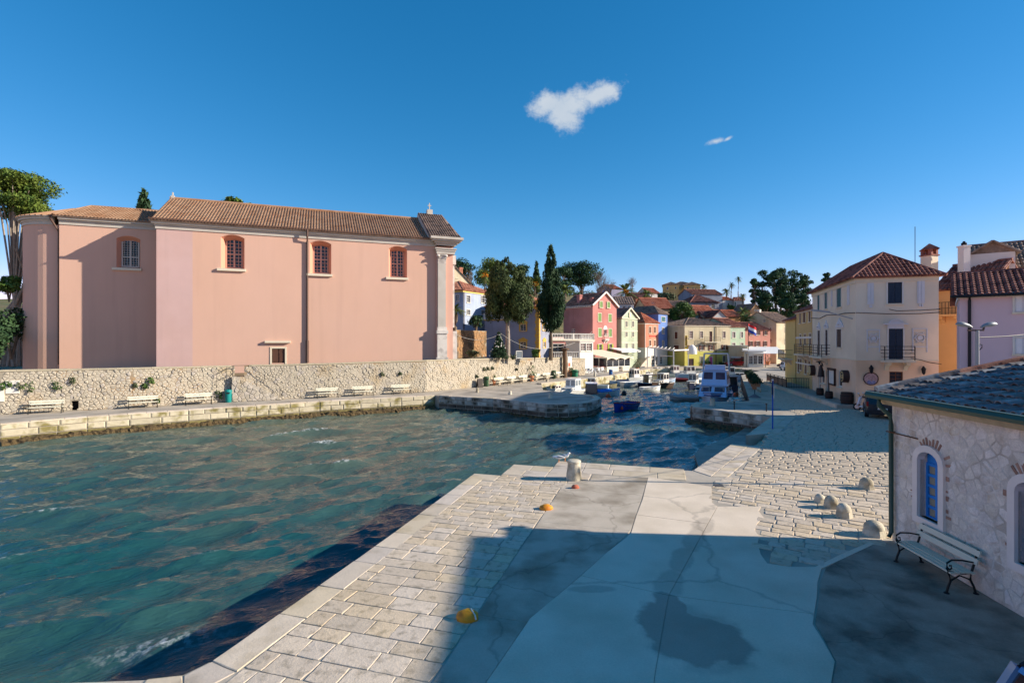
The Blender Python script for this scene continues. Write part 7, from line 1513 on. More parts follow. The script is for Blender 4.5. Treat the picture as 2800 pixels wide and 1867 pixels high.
# blue-grey villas on the left
h4 = House('blue_grey_villa', 'blue grey villa with ochre window frames and quoins behind the cypresses', (-.9, 79.9), (4.1, 78.0), 7, ZA(838, 78) - 2, 2.0); h4.win(cE, [(1010, 890, 1065, 950), (998, 1060, 1068, 1140), (998, 1275, 1068, 1355)], 'ochre'); h4.win(cE, [(1268, 1068, 1310, 1135), (1276, 1275, 1306, 1345)], 'ochre', 'R'); BLG = SM('blue_grey_stucco', 160, 166, 184); h4.walls(BLG).roof('hip', 2.0, TILE_R, ov=.4, pitch=.36, nseg=5).done(); h4.band(h4.h - .3, h4.h, YELTRIM, .12)
for i in range(18): mb = MB(); z = i * .52; w_ = .62 if i % 2 else .5; mb.box(h4.L - w_, h4.L + .05, -.05, w_, z, z + .49); mb.build('quoin', YELTRIM, h4.root)
h4b = House('villa_wing', 'blue grey terrace wing with a balustrade left of the first cypress', XY(1325, 82), XY(1383, 80.3), 5, ZA(876, 81) - 2, 2.0); h4b.walls(BLG).roof('flat', .15, YELTRIM, ov=.12).done(); balustrade('x', 'x', [(0, 0), (h4b.L, 0)], h4b.h + .18, parent=h4b.root)
h4c = House('villa_upper_block', 'blue grey upper storey set back behind the balustraded wing', XY(1330, 87), XY(1400, 85), 6, ZA(838, 86) - 2, 2.0); h4c.walls(BLG).roof('hip', 1.6, TILE_R, pitch=.4).done()
h2 = House('light_blue_house', 'light blue house with red hipped roof beside the church front', (-8.05, 84), (-3.6, 91), 8, ZA(792.9, 84) - 3, 3.0); h2.win(cE, [(342, 705, 383, 795), (517, 710, 558, 800), (340, 880, 383, 945), (520, 885, 556, 945)], 'whitef'); h2.win(cE, [(205, 700, 248, 775)], 'whitef', 'L'); h2.walls(SM('light_blue_stucco', 180, 196, 220)).roof('hip', 2.0, TILE_R, ov=.4, pitch=.36, nseg=6).done(); h2.band(h2.h - .35, h2.h - .02, mat('yellow_cornice', rgb(226, 196, 116), .85, .05, 3), .12)
mb = MB(); mb.tube([(.1, -.15, h2.h - .3), (.1, -.15, .2)], .08, 8); mb.build('drainpipe', CH_G, h2.root)
h1 = House('cream_hill_house', 'cream gabled house on the hill just right of the church', XY(1205, 108), XY(1283, 112), 7, ZA(768, 110) - 8, 8.0); h1.win(cE, [(172, 452, 190, 495), (212, 452, 234, 497)], 'plain'); h1.walls(SM('cream_hill_stucco', 222, 208, 172)).roof('gy', 3.0, TILE_B, pitch=.4).done(); h1.chimney(h1.L * .8, 1.5, h1.h - .2, h1.h + 3.2, .8, TILE_R)
# retaining wall and bank left of the villas
rt_ = T('retaining_wall', 'rough brown retaining wall with scrub beside the church front', 'wall', (*XY(1246, 66), 2.8)); p, q = Vector(XY(1246, 66)), Vector(XY(1330, 74)); L = (q - p).length; rt_.rotation_euler[2] = atan2(q.y - p.y, q.x - p.x); hh = ZA(903, 69) - 2.8
mb = MB(); mb.box(0, L, 0, .8, 0, hh); mb.build('core', WMO, rt_); rest = MB()
for poly in rubble(L, hh, .6, .42, random.Random(8)):
    if area(poly) < 0: poly = poly[::-1]
    stone_mb(poly, .02, random.uniform(.02, .09), .05, rest, lambda u, v, o: (u, -o, v))
tag(rest.build('stones', mat('brown_rubble', rgb(150, 116, 80), .95, .3, 2, .8, 6, col2=rgb(104, 86, 60), s2=.6), rt_), kind='stuff')
# ------------------------------------------------------------------ houses up the hill
def hh_(name, lab, x0, x1, Y0, Y1, ye, z0, D, roof, rise, wm, rm, wins=(), sty='plain', cf=cF, pitch=.5, ov=.3):
    h = House(name, lab, XY(x0, Y0), XY(x1, Y1), D, ZA(ye, Y0) - z0, z0)
    if wins: h.win(cf, wins, sty)
    return h.walls(wm).roof(roof, rise, rm, ov, pitch, 4).done()
WHS = SM('white_stucco', 222, 220, 214); GRS = SM('grey_stucco', 150, 158, 176); YVS = SM('villa_yellow_stucco', 222, 186, 116); GNS = SM('green_grey_stucco', 166, 186, 180)
hh_('white_hill_house', 'small white house with grey roof above the pale green house', 1688, 1733, 118, 118, 829.5, 5, 6, 'gx', 1.7, WHS, TILE_B, [(402, 418, 434, 453), (458, 418, 490, 453)], 'whitef')
bh = House('orange_roofed_house', 'cream gabled house with broad orange roof behind the salmon house', XY(1731, 126), XY(1768, 118.5), 6.5, ZA(842, 119) - 4, 4.0); bh.win(cF, [(540, 412, 566, 446), (585, 410, 610, 440)], 'dark'); bh.walls(SM('buff_stucco', 206, 178, 138)).roof('gy', 2.6, TILE_O, pitch=.4, nseg=5).done()
mb = MB(); mb.add([(bh.L * .72, 2.0, bh.h + 1.55), (bh.L * .72, 2.9, bh.h + 1.55), (bh.L * .84, 2.9, bh.h + .93), (bh.L * .84, 2.0, bh.h + .93)], [(0, 1, 2, 3)]); mb.build('skylight', GLASS, bh.root)
hh_('red_roof_cottage', 'little red roofed cottage left of the big round tree', 1806, 1842, 135, 136, 839.7, 6, 6, 'gx', 1.2, SM('cottage_stucco', 214, 170, 130), TILE_O)
hh_('grey_hip_house', 'shaded grey house with dark red hipped roof in the middle of the hill', 1888, 1966, 148, 150, 826.5, 7, 8, 'hip', 2.4, GRS, TILE_D, [(1185, 398, 1222, 425), (1290, 385, 1315, 430), (1355, 395, 1390, 445)], 'plain')
hh_('grey_tall_house', 'tall grey house with long red roof below the yellow villa', 1892, 1975, 168, 170, 803, 8, 9, 'gx', 1.9, GRS, TILE_R, [(1310, 330, 1335, 370)], 'plain')
hh_('blue_grey_shed', 'low blue grey gabled house left of the hipped house', 1815, 1890, 142, 144, 835, 7, 7, 'gx', 1.6, GRS, TILE_B)
hh_('green_house', 'grey green house with orange roof right of the round tree', 1896, 1960, 121, 123, 858, 2, 6.5, 'gx', 2.2, GNS, TILE_O, pitch=.4)
hh_('white_gable', 'pale house with a pointed white gable behind the yellow house roof', 1949, 1987, 116.5, 117.5, 866, 1, 7, 'gy', 1.5, SM('pale_gable_stucco', 196, 206, 206), TILE_D, pitch=.4)
hh_('brown_roof_house', 'brown roofed house left of the white gable', 1925, 1952, 119, 119, 864, 1, 6, 'gx', 1.3, GNS, TILE_D)
hh_('orange_low_house', 'orange walled house with red roof right of the white gable', 1972, 2024, 123, 124, 864, 2, 6, 'gx', 1.6, SM('orange_low_stucco', 226, 156, 92), TILE_O, pitch=.4)
vz = 20; v1 = hh_('yellow_villa', 'large yellow villa crowning the hill', 1835, 1915, 232, 232, 780, vz, 12, 'hip', 2.2, YVS, TILE_B)
for nm, x0, x1, wn_ in (('yellow_villa_wing', 1812, 1857, [(873, 213, 890, 240), (963, 213, 977, 236)]), ('yellow_villa_wing', 1870, 1914, [(1092, 213, 1109, 240), (1150, 216, 1160, 236), (1180, 222, 1192, 240)])):
    hh_(nm, 'left projecting wing of the yellow hilltop villa' if x0 < 1850 else 'right projecting wing of the yellow hilltop villa', x0, x1, 224, 222, 779.7, vz, 8, 'hip', 1.6, YVS, TILE_B, wn_, 'tiny')
hh_('white_villa', 'white hillside house with red roof left of the yellow villa', 1777, 1806, 200, 202, 801, 14, 9, 'gx', 2.4, WHS, TILE_O, [(705, 295, 715, 320)], 'tiny')
hh_('white_cottage', 'white cottage left of the pine grove, one of a pair', 1976, 2006, 170, 171, 819, 9, 7, 'gx', 1.2, WHS, TILE_O, [(1530, 385, 1545, 412)], 'tiny')
hh_('white_cottage', 'white cottage with blue shutters nearest the pine grove', 2008, 2035, 168, 167, 821, 9, 7, 'gx', 1.2, WHS, TILE_O, [(1590, 375, 1615, 420)], 'teal')
hh_('tan_tower_house', 'tan gabled house front below the pine grove', 2052, 2077, 132, 133, 846, 4, 6, 'gy', 1.5, SM('tan_stucco', 196, 156, 112), TILE_B, [(1815, 450, 1832, 475)], 'framed')
hh_('far_left_house', 'lilac hillside house with orange roof right of the bare trees', 1672, 1700, 170, 172, 788, 14, 8, 'gx', 1.6, SM('lilac_stucco', 150, 148, 176), TILE_O)
hh_('hidden_red_house', 'red roof peeping out between the palms', 1738, 1780, 150, 151, 812, 8, 8, 'gx', 1.6, SM('terracotta_stucco', 190, 120, 90), TILE_D)
# ------------------------------------------------------------------ cafe, awnings and pergolas on the quay
CANV = mat('cream_canvas', rgb(226, 214, 186), .9, .05, 1.5); WCAN = mat('white_canvas', rgb(228, 226, 220), .9, .04, 1.5); ALU = mat('white_frame', rgb(218, 214, 204), .5, .04, 3)
cf_ = House('cafe_pavilion', 'glazed cafe pavilion with cream canvas roof on the quay', XY(1659, 84), XY(1722, 88), 6.5, 2.25, cat='cafe')
r = cf_.root; fb = MB(); pb = MB(); gb_ = MB(); n = 4
for i in range(n + 1): x = cf_.L * i / n; fb.box(x - .05, x + .05, -.05, .05, 0, 2.4)
for i in range(5): y = cf_.D * i / 4; fb.box(-.05, .05, y - .05, y + .05, 0, 2.4)
fb.box(0, cf_.L, -.04, .04, 2.2, 2.4); fb.box(-.04, .04, 0, cf_.D, 2.2, 2.4); fb.box(0, cf_.L, -.04, .04, .75, .85); fb.build('frame', ALU, r)
pb.box(.05, cf_.L * .5, -.02, .02, 0, .74); pb.box(cf_.L * .68, cf_.L, -.02, .02, 0, .74); pb.box(-.02, .02, .05, cf_.D, 0, .74); pb.build('dado', CANV, r); gb_.box(.05, cf_.L - .05, -.01, .01, .86, 2.2); gb_.box(-.01, .01, .1, cf_.D, .86, 2.2); gb_.build('pane', GLASS, r)
mb = MB(); A = [(-.5, -.5, 2.35), (cf_.L + .4, -.5, 2.35), (cf_.L + .4, cf_.D, 3.5), (-.5, cf_.D, 3.5)]; mb.add(A + [(x, y, z - .05) for x, y, z in A], [(0, 1, 2, 3), (7, 6, 5, 4), (0, 4, 5, 1), (1, 5, 6, 2), (2, 6, 7, 3), (3, 7, 4, 0)])
for s in range(3):
    x0 = -.5 + (cf_.L + .9) * s / 3; w = (cf_.L + .9) / 3; pts = [(x0 + w * i / 10, 2.30 - .35 + .3 * sin(pi * i / 10)) for i in range(11)]; mb.add([(x, -.52, z) for x, z in pts] + [(x, -.52, 2.33) for x, z in pts], [(i, i + 1, 12 + i, 11 + i) for i in range(10)])
mb.build('canvas_roof', CANV, r)
mb = MB()
for i in range(6): mb.lathe([(.35, .7), (.35, .74)], 10, (1 + i % 3 * 1.3, 1 + i // 3 * 2.2, 0)); mb.box(.97 + i % 3 * 1.3, 1.03 + i % 3 * 1.3, .97 + i // 3 * 2.2, 1.03 + i // 3 * 2.2, 0, .7)
mb.build('inside_tables', BLK, r)
def canopy(name, lab, p0, p1, dep, z0, z1, m, posts=True, fr=ALU, cat='awning', th=.06):
    h = House(name, lab, p0, p1, dep, z0, cat=cat); mb = MB(); A = [(0, 0, z0), (h.L, 0, z0), (h.L, dep, z1), (0, dep, z1)]
    mb.add(A + [(x, y, z - th) for x, y, z in A], [(0, 1, 2, 3), (7, 6, 5, 4), (0, 4, 5, 1), (1, 5, 6, 2), (2, 6, 7, 3), (3, 7, 4, 0)]); (mb.box(0, h.L, -.01, .01, z0 - .3, z0 - th) if fr is not BLK else None); mb.build('canvas', m, h.root); fb = MB()
    if posts:
        for x in (.05, h.L / 2, h.L - .05): fb.bar((x, .1, 0), (x, .1, z0 - th), .09)
    for x in (.05, h.L / 2, h.L - .05): fb.bar((x, 0, z0 - th - .06), (x, dep, z1 - th - .06), .08)
    fb.build('frame', fr, h.root); return h
canopy('white_awning', 'white awning in front of the pale green house', XY(1700, 93), XY(1752, 98), 2.5, 3.3, 3.8, WCAN, False)
canopy('kiosk_awning', 'cream awning of the little kiosk left of the cafe', XY(1588, 84), XY(1626, 86), 2.2, 2.5, 2.9, CANV, False)
kk = House('kiosk', 'small white kiosk with serving hatch left of the cafe', XY(1590, 86), XY(1622, 88), 2.5, 2.9, cat='kiosk'); kk.win(cG, [(1840, 225, 1900, 300)], 'whitef'); kk.walls(WHITE).roof('flat', .12, CREAMP, .1).done()
cp_ = canopy('black_pergola', 'wide white canopy on a black steel frame before the rose house', XY(2040, 100), XY(2148, 98), 8, 2.7, 3.9, WCAN, True, BLK, 'pergola')
ga = House('garage_annex', 'low beige annex with open front behind the red car', XY(1992, 106.5), XY(2044, 105), 4, 4.0); ga.win(cF, [(1548, 955, 1620, 1040), (1650, 955, 1725, 1040)], 'tiny'); ga.walls(SM('beige_annex_stucco', 216, 200, 160)).roof('flat', .2, CREAMP, .15).done()
wc = House('white_porch', 'white glazed porch with a scalloped canopy right of the flagpole', XY(2047, 100), XY(2088, 100), 2, 3.0, cat='porch'); wc.win(cF, [(1755, 950, 1800, 1040), (1808, 945, 1845, 1042), (1855, 950, 1905, 1040)], 'whitef'); wc.walls(WHITE).roof('flat', .3, WCAN, .3).done()
dm = T('dome_awning', 'white domed awning over the lime yellow shop door', 'awning', (*XY(1892, 103.2), 0)); mb = MB(); rr = .95
for i in range(9):
    a0, a1 = pi * i / 9, pi * (i + 1) / 9
    for j in range(5):
        b0, b1 = pi / 2 * j / 5, pi / 2 * (j + 1) / 5; P_ = lambda a, b: (-rr * cos(a) * cos(b), -rr * 1.2 * sin(a) * cos(b), 2.75 + rr * 1.7 * sin(b)); mb.add([P_(a0, b0), P_(a1, b0), P_(a1, b1), P_(a0, b1)], [(0, 1, 2, 3)])
    P0, P1 = (-rr * cos(a0), -rr * 1.2 * sin(a0)), (-rr * cos(a1), -rr * 1.2 * sin(a1)); mb.add([(*P0, 2.45), (*P1, 2.45), (*P1, 2.75), (*P0, 2.75)], [(0, 1, 2, 3)])
mb.build('canopy', WCAN, dm); mb = MB(); [mb.tube([(-rr * cos(pi * i / 9), -rr * 1.2 * sin(pi * i / 9), 2.75), (0, 0, 2.75 + rr * 1.72)], .025, 5) for i in range(10)]; mb.build('ribs', ALU, dm)
pg = T('white_pergola', 'white timber pergola frame with a splayed post on the quay', 'pergola', (*XY(1770, 97), 0)); o = Vector(XY(1770, 97)); e = Vector(XY(1842, 93)) - o; g = Vector(XY(1882, 99)) - o; mb = MB()
mb.bar((0, 0, 3.9), (e.x, e.y, 3.4), .22); mb.bar((e.x, e.y, 3.4), (g.x, g.y, 3.4), .22); mb.bar((e.x * .5, e.y * .5, 2.4), (e.x, e.y, 2.3), .12); mb.build('beam', ALU, pg); mb = MB(); mb.bar((e.x, e.y, .5), (e.x, e.y, 3.4), .18); mb.bar((e.x, e.y, .9), (e.x - .35, e.y, 0), .1); mb.bar((e.x, e.y, .9), (e.x + .35, e.y, 0), .1); mb2 = MB(); mb2.bar((0, 0, 0), (0, 0, 3.9), .15); mb2.build('post', ALU, pg); mb2 = MB(); mb2.bar((g.x, g.y, 0), (g.x, g.y, 3.4), .15); mb2.build('post', ALU, pg); mb.build('post', ALU, pg)
mb = MB(); [mb.bar((e.x * f, e.y * f, 3.95 - .5 * f), (e.x * f + 1.5, e.y * f + 3.5, 4.2 - .4 * f), .1) for f in np.linspace(.05, .95, 7)]; mb.build('rafter', ALU, pg)
p = XY(2046, 102.5); fp = T('flagpole', 'tall dark flagpole with a red white and blue flag', 'flagpole', (*p, 0)); zt = ZA(880, 102.5); mb = MB(); mb.tube([(0, 0, 0), (0, 0, zt)], [.1, .05], 8); mb.build('pole', DWOOD, fp, True)
for i, c in enumerate(((200, 40, 44), (228, 228, 228), (40, 70, 160))):
    mb = MB(); vs = []; 
    for k in range(9): u = k / 8; vs += [(.06 + u * 1.6, .18 * sin(u * 7), zt - .3 - i * .55 - u * .9), (.06 + u * 1.6, .18 * sin(u * 7 + .3), zt - .3 - (i + 1) * .55 - u * .9)]
    mb.add(vs, [(2 * k, 2 * k + 2, 2 * k + 3, 2 * k + 1) for k in range(8)]); mb.build('flag_stripe', mat('flag_%s' % ('red', 'white', 'blue')[i], rgb(*c), .8, .05, 3), fp)
# stairs by the salmon house, chairs and tables
p = XY(1750, 98.5); t_ = T('stone_steps', 'short flight of stone steps beside the salmon orange house', 'stairs', (*p, 0), .75); mb = MB(); [mb.box(i * .32, 4, 0, 1.8, i * .2, (i + 1) * .2) for i in range(9)]; mb.build('treads', KERB, t_)
CHW = mat('white_plastic', rgb(232, 232, 230), .5, .03, 4)
def plastic_chair(loc, rz, lab):
    t_ = T('cafe_chair', lab, 'chair', loc, rz, 'white cafe chairs by the kiosk'); mb = MB(); mb.box(-.23, .23, -.23, .23, .42, .46); mb.build('seat', CHW, t_); mb = MB(); mb.add([(-.23, .21, .46), (.23, .21, .46), (.2, .32, .86), (-.2, .32, .86), (-.23, .24, .46), (.23, .24, .46), (.2, .35, .86), (-.2, .35, .86)], [(0, 1, 2, 3), (7, 6, 5, 4), (0, 4, 5, 1), (1, 5, 6, 2), (2, 6, 7, 3), (3, 7, 4, 0)]); mb.build('backrest', CHW, t_)
    for x in (-.2, .2):
        for y in (-.2, .22): mb = MB(); mb.bar((x, y, .42), (x * 1.15, y * 1.15, 0), .04); mb.build('leg', CHW, t_)
    return t_
ch0 = None; spots = [(1915, 385), (1955, 388), (2000, 380), (2045, 376), (2085, 372), (2115, 368), (1940, 365), (1985, 360), (2030, 358), (2075, 354)]
for i, (x, y) in enumerate(spots):
    p = G(*cG(x, y)); rz = random.uniform(0, 6)
    if ch0 is None: ch0 = plastic_chair((*p, 0), rz, 'one of the white plastic chairs clustered around the cafe tables by the kiosk')
    else: c = cptree(ch0); c.location = (*p, 0); c.rotation_euler[2] = rz
    (ch0 if i == 0 else c)['label'] = 'white plastic cafe chair, %s from the left in the %s row' % (('first', 'second', 'third', 'fourth', 'fifth', 'sixth')[i if i < 6 else i - 6], 'front' if i < 6 else 'back')
for i, (x, y) in enumerate(((1930, 378), (2015, 372), (2065, 365))):
    p = G(*cG(x, y)); t_ = T('cafe_table', ('round white table at the left of the cafe chairs', 'round white table in the middle of the cafe chairs', 'round white table at the right of the cafe chairs')[i], 'table', (*p, 0)); mb = MB(); mb.lathe([(.42, .70), (.45, .72), (.45, .74)], 14); mb.build('top', CHW, t_); mb = MB(); mb.tube([(0, 0, 0), (0, 0, .7)], .05, 8); mb.lathe([(.28, 0), (.25, .03), (.05, .06)], 10); mb.build('leg', CHW, t_)
pot(*cT(1008, 400), .9, .8, 'orange pot with a shrub in front of the black pergola', 1.6, 1.2, k=40)
pot(*cS(862, 190), .5, .5, 'bushy little tree in a pot by the cafe corner', 1.3, 1.5, lm=LF_BUSH, k=41)
for k, (x, y) in enumerate(((1245, 1058), (1290, 1058), (1330, 1058))): pot(*cF(x, y), .5, .45, ('leftmost', 'middle', 'rightmost')[k] + ' flower pot of three along the lime yellow wall', .7, k=43 + k)
# ------------------------------------------------------------------ trees and plants
def limb(mb, pts, r0, r1, n=7):
    k = len(pts); mb.tube(pts, [r0 + (r1 - r0) * i / (k - 1) for i in range(k)], n)
def pine(lab, px, Y, ytop, ybase, rpx, seed, m=LF_PINED, n=3800, leaf=.25, nm='pine_tree', flat=.45, nclump=13, low=.45, bark=BARK, zb=None):
    r = random.Random(seed); x, y = XY(px, Y); zt = ZA(ytop, Y); z0 = hz(x, y) - .4 if zb is None else zb; zc0 = ZA(ybase, Y); R = rpx * Y / F
    t_ = T(nm, lab, 'tree', (x, y, z0), 0, 'pines and cypresses on the hill'); hgt = zt - z0; cl = []; mb = MB()
    limb(mb, [(0, 0, 0), (r.uniform(-.3, .3), 0, hgt * .4), (r.uniform(-.5, .5), .2, hgt * .8)], .35, .12)
    for i in range(nclump):
        a = r.uniform(0, 2 * pi); f = r.random() ** .6; zz = (zc0 - z0) + (hgt - (zc0 - z0)) * r.uniform(.1, .9); w = sqrt(max(.1, 1 - ((zz - (zc0 - z0)) / (hgt - (zc0 - z0)) * 1.0 - .35) ** 2)); cr_ = R * r.uniform(.28, .48)
        c = (cos(a) * R * .7 * f * w, sin(a) * R * .7 * f * w, min(zz, hgt - cr_ * flat)); cl.append((c, (cr_, cr_, cr_ * r.uniform(flat, flat + .25)))); limb(mb, [(0, 0, max(.3, c[2] * low)), (c[0] * .5, c[1] * .5, c[2] * .85), c], .10, .03, 5)
    cl.append(((0, 0, hgt - R * .3), (R * .45, R * .45, R * .3)))
    mb.build('trunk', bark, t_); leaves(t_, cl, n, leaf, m, 'crown', seed); return t_
def cypress(lab, px, Y, ytop, ybot, wpx, seed, zb, m=LF_CYPD, n=9000, leaf=.16, trunk_r=.28, prof=None, nm='cypress_tree', bark=BARK, asp=1.5, k=None, cs=(.3, .5)):
    x, y = XY(px, Y); t_ = T(nm, lab, 'tree', (x, y, zb), 0); zt, z1 = ZA(ytop, Y) - zb, ZA(ybot, Y) - zb; R = wpx * Y / F / 2; r = random.Random(seed); cl = []
    prof = prof or [(0, .35), (.12, .8), (.3, 1), (.5, .78), (.7, .52), (.85, .36), (1, .12)]
    def pr(f):
        for (a, b), (c, d) in zip(prof, prof[1:]):
            if f <= c: return b + (d - b) * (f - a) / (c - a)
        return prof[-1][1]
    k = k or int(60 + 40 * R)
    for i in range(k):
        f = (i + r.random()) / k; a = r.uniform(0, 2 * pi); w = R * pr(f); cr_ = max(.22, w * r.uniform(*cs)); d = max(0, w - cr_ * .8) * r.uniform(.6, 1.15); cl.append(((cos(a) * d, sin(a) * d, z1 + (zt - z1) * f * .97), (cr_, cr_, cr_ * 1.7)))
    mb = MB(); limb(mb, [(0, 0, 0), (.05, 0, z1 * .5), (0, .05, z1), (0, 0, z1 + (zt - z1) * .6)], trunk_r, trunk_r * .4, 9); mb.build('trunk', bark, t_, True); leaves(t_, cl, n, leaf, m, 'crown', seed, asp=asp, tilt=(0, 0, 1.0), shell=.6); return t_
def palm(lab, px, Y, ycen, rpx, seed, zb=None, fruit=False, n=34, fan=False, tr=.28):
    r = random.Random(seed); x, y = XY(px, Y); zc = ZA(ycen, Y); z0 = (hz(x, y) - .4) if zb is None else zb; R = rpx * Y / F; t_ = T('palm_tree', lab, 'palm', (x, y, z0)); h = zc - z0; mb = MB()
    k = 8; limb(mb, [(0.1 * sin(i), 0, h * i / k) for i in range(k + 1)], tr * 1.2, tr * .8, 8); mb.build('trunk', BARK, t_); fm = MB()
    for i in range(n):
        a = r.uniform(0, 2 * pi); el = r.uniform(-.7, 1.25) if not fan else r.uniform(-.9, 1.3); L = R * r.uniform(.85, 1.1) * (1.15 if not fan else 1); pts = []
        for j in range(7): f = j / 6; d = L * f; pts.append(Vector((cos(a) * d * cos(el * (1 - .0 * f)), sin(a) * d * cos(el), h + sin(el) * d - L * .42 * f * f)))
        side = Vector((-sin(a), cos(a), 0)); fm.tube(pts, [L * .014, L * .012, L * .01, L * .008, L * .006, L * .004, L * .002], 4, False)
        for j in range(1, 14):
            f = j / 14; q = f * 6; b = int(q); p = pts[b].lerp(pts[min(b + 1, 6)], q - b); d = (pts[min(b + 1, 6)] - pts[b]).normalized(); ll = L * .24 * sin(pi * min(1, f * .85 + .15)) + .05
            for s in (-1, 1):
                tip = p + side * (s * ll * .75) + d * ll * .6 + Vector((0, 0, -ll * .35)); wv = d * L * .028; fm.add([p - wv, p + wv, tip], [(0, 1, 2)])
    fm.build('fronds', LF_PALM, t_)
    if fruit: leaves(t_, [((cos(a) * R * .22, sin(a) * R * .22, h - R * .05), (R * .14, R * .14, R * .2)) for a in np.linspace(3.6, 6.0, 4)], 160, .14, mat('palm_fruit', rgb(226, 150, 40), .7, .2, 3), 'fruit', seed)
    return t_
def bare(lab, px, Y, ytop, rpx, seed, zb=None, m=TWIG, depth=6):
    r = random.Random(seed); x, y = XY(px, Y); zt = ZA(ytop, Y); z0 = hz(x, y) - .3 if zb is None else zb; t_ = T('bare_tree', lab, 'tree', (x, y, z0)); mb = MB(); h = zt - z0; R = rpx * Y / F
    def grow(p, d, L, rad, k):
        q = p + d * L; mb.tube([p, p.lerp(q, .5) + Vector((r.uniform(-1, 1), r.uniform(-1, 1), 0)) * L * .06, q], [rad, rad * .85, rad * .7], 4 if k < 4 else 6, False)
        if k == 0: return
        for _ in range(3 if k > 2 else 2): nd = (d + Vector((r.uniform(-1, 1) * R / h * 1.5, r.uniform(-1, 1) * R / h * 1.5, r.uniform(-.25, .5)))).normalized(); grow(q, nd, L * r.uniform(.62, .85), rad * .6, k - 1)
    grow(Vector((0, 0, 0)), Vector((0, 0, 1)), h * .28, max(.12, h * .02), depth); mb.build('branches', m, t_); return t_
def bush(lab, px, py, Y, rpx, seed, m=LF_BUSH, n=900, leaf=.12, nm='bush', zs=1.0, cat='bush', z=None):
    x, y = XY(px, Y); zc = ZA(py, Y) if z is None else z; R = rpx * Y / F; r = random.Random(seed); t_ = T(nm, lab, cat, (x, y, zc - R * zs)); cl = [((r.uniform(-.55, .55) * R, r.uniform(-.55, .55) * R, R * zs + r.uniform(-.5, .6) * R * zs), (R * r.uniform(.35, .6),) * 2 + (R * zs * r.uniform(.35, .55),)) for _ in range(9)]
    mb = MB(); [limb(mb, [(0, 0, -R * .6), (c[0] * .5, c[1] * .5, c[2] * .5), c], .05 * R, .015 * R, 5) for c, _ in cl[:5]]; mb.build('stems', BARK, t_); leaves(t_, cl, n, leaf, m, 'foliage', seed); return t_
cypress('broad dark juniper-like tree with a bare pale trunk in front of the blue villa', 1387.5, 62, 704, 866, 152, 31, 2.85, LF_CYP, 30000, .11, .34, [(0, .45), (.1, .85), (.3, 1), (.55, .92), (.75, .62), (.9, .42), (1, .15)], 'juniper_tree', BARKG, 1.2, 46, (.2, .34))
cypress('tall slender cypress tree left of the coral pink house', 1506, 68, 667, 900, 76, 32, 2.5, LF_CYPD, 26000, .11, .3)
cypress('thin dark cypress on the hill between the two big trees', 1467, 130, 714, 800, 24, 33, 8, LF_CYPD, 1800, .3, .25, nm='hill_cypress')
cypress('bushy conifer top rising behind the church apse roof', 393, 82, 518, 640, 42, 34, 5, LF_CYPD, 2200, .3, .3, [(0, .8), (.4, 1), (.7, .75), (1, .2)], 'conifer_tree')
pine('small pine crown peeping over the church ridge', 640, 92, 541, 585, 30, 35, LF_PINE, 900, .3, zb=5, nm='ridge_pine'); pine('second smaller pine crown behind the church ridge', 682, 94, 556, 590, 18, 36, LF_PINE, 500, .3, zb=5, nclump=6, nm='ridge_pine')
pine('sunlit big pine with pale forked trunks at the left edge', 40, 51, 466, 600, 100, 37, LF_PINE, 24000, .12, nm='big_pine_tree', flat=.4, nclump=26, low=.35, bark=BARKG, zb=2.5)
t_ = [o for o in bpy.data.objects if o.name.startswith('big_pine_tree')][0]; mb = MB(); r = random.Random(3)
for i in range(9): a = r.uniform(-.5, 1.3); limb(mb, [(r.uniform(-1.6, .8), r.uniform(-.8, .5), 0), (r.uniform(-1.4, 1.2), 0, 5), (1.0 + a, r.uniform(-1, 1), 9), (1.5 + a * 2, r.uniform(-1.5, 1), 11.5)], .24, .06, 6)
mb.build('lower_limbs', BARKG, t_)
bush('bright green bush lit below the big pine at the left edge', 25, 775, 47.5, 36, 41, LF_IVY, 1500, .14, zs=.8); bush('dark bush in the shade below the bright one at left', 30, 880, 47, 60, 42, LF_CYPD, 1800, .16, zs=1.1); bush('dark shrub behind the left end of the sea wall', -30, 950, 43, 60, 43, LF_CYPD, 1200, .16)
pine('dark pine on the hill just right of the church', 1262, 150, 704, 790, 46, 44, LF_PINED, 4500, nclump=20); pine('rounded umbrella pine behind the first palm', 1340, 145, 708, 775, 58, 45, LF_PINE, 5200, flat=.4, nclump=22); pine('low dark pine between palm and slender cypress', 1425, 150, 724, 790, 48, 46, LF_PINED, 4000, nclump=18)
pine('wide umbrella pine with open branches right of the tall cypress', 1590, 150, 717, 785, 62, 47, LF_PINED, 8000, nclump=30, flat=.36); pine('dark pine partly hidden right of the tall cypress', 1545, 145, 728, 810, 46, 48, LF_PINED, 4000, nclump=18)
for k, (px, Y, yt, yb, rp, lab) in enumerate(((2062, 138, 762, 850, 16, 'narrow dark cypress at the left edge of the pine grove'), (2085, 142, 738, 840, 28, 'tallest left pine of the grove on the right hill'), (2120, 139, 744, 845, 34, 'pale-tipped front pine in the middle of the grove'), (2135, 146, 732, 830, 30, 'highest pine at the back of the grove'), (2168, 141, 738, 840, 32, 'dense pine right of the grove centre'), (2200, 143, 752, 840, 26, 'rightmost high pine of the grove'), (2095, 134, 800, 868, 26, 'low pine at the foot of the grove on the left'), (2150, 135, 798, 868, 32, 'low dark pine at the foot of the grove centre'), (2195, 136, 805, 868, 28, 'low pine at the foot of the grove on the right'))):
    pine(lab, px, Y, yt, yb, rp, 60 + k, LF_PINED if k % 3 else LF_PINED, 3600, .25, flat=.6, nclump=15, nm='grove_pine')
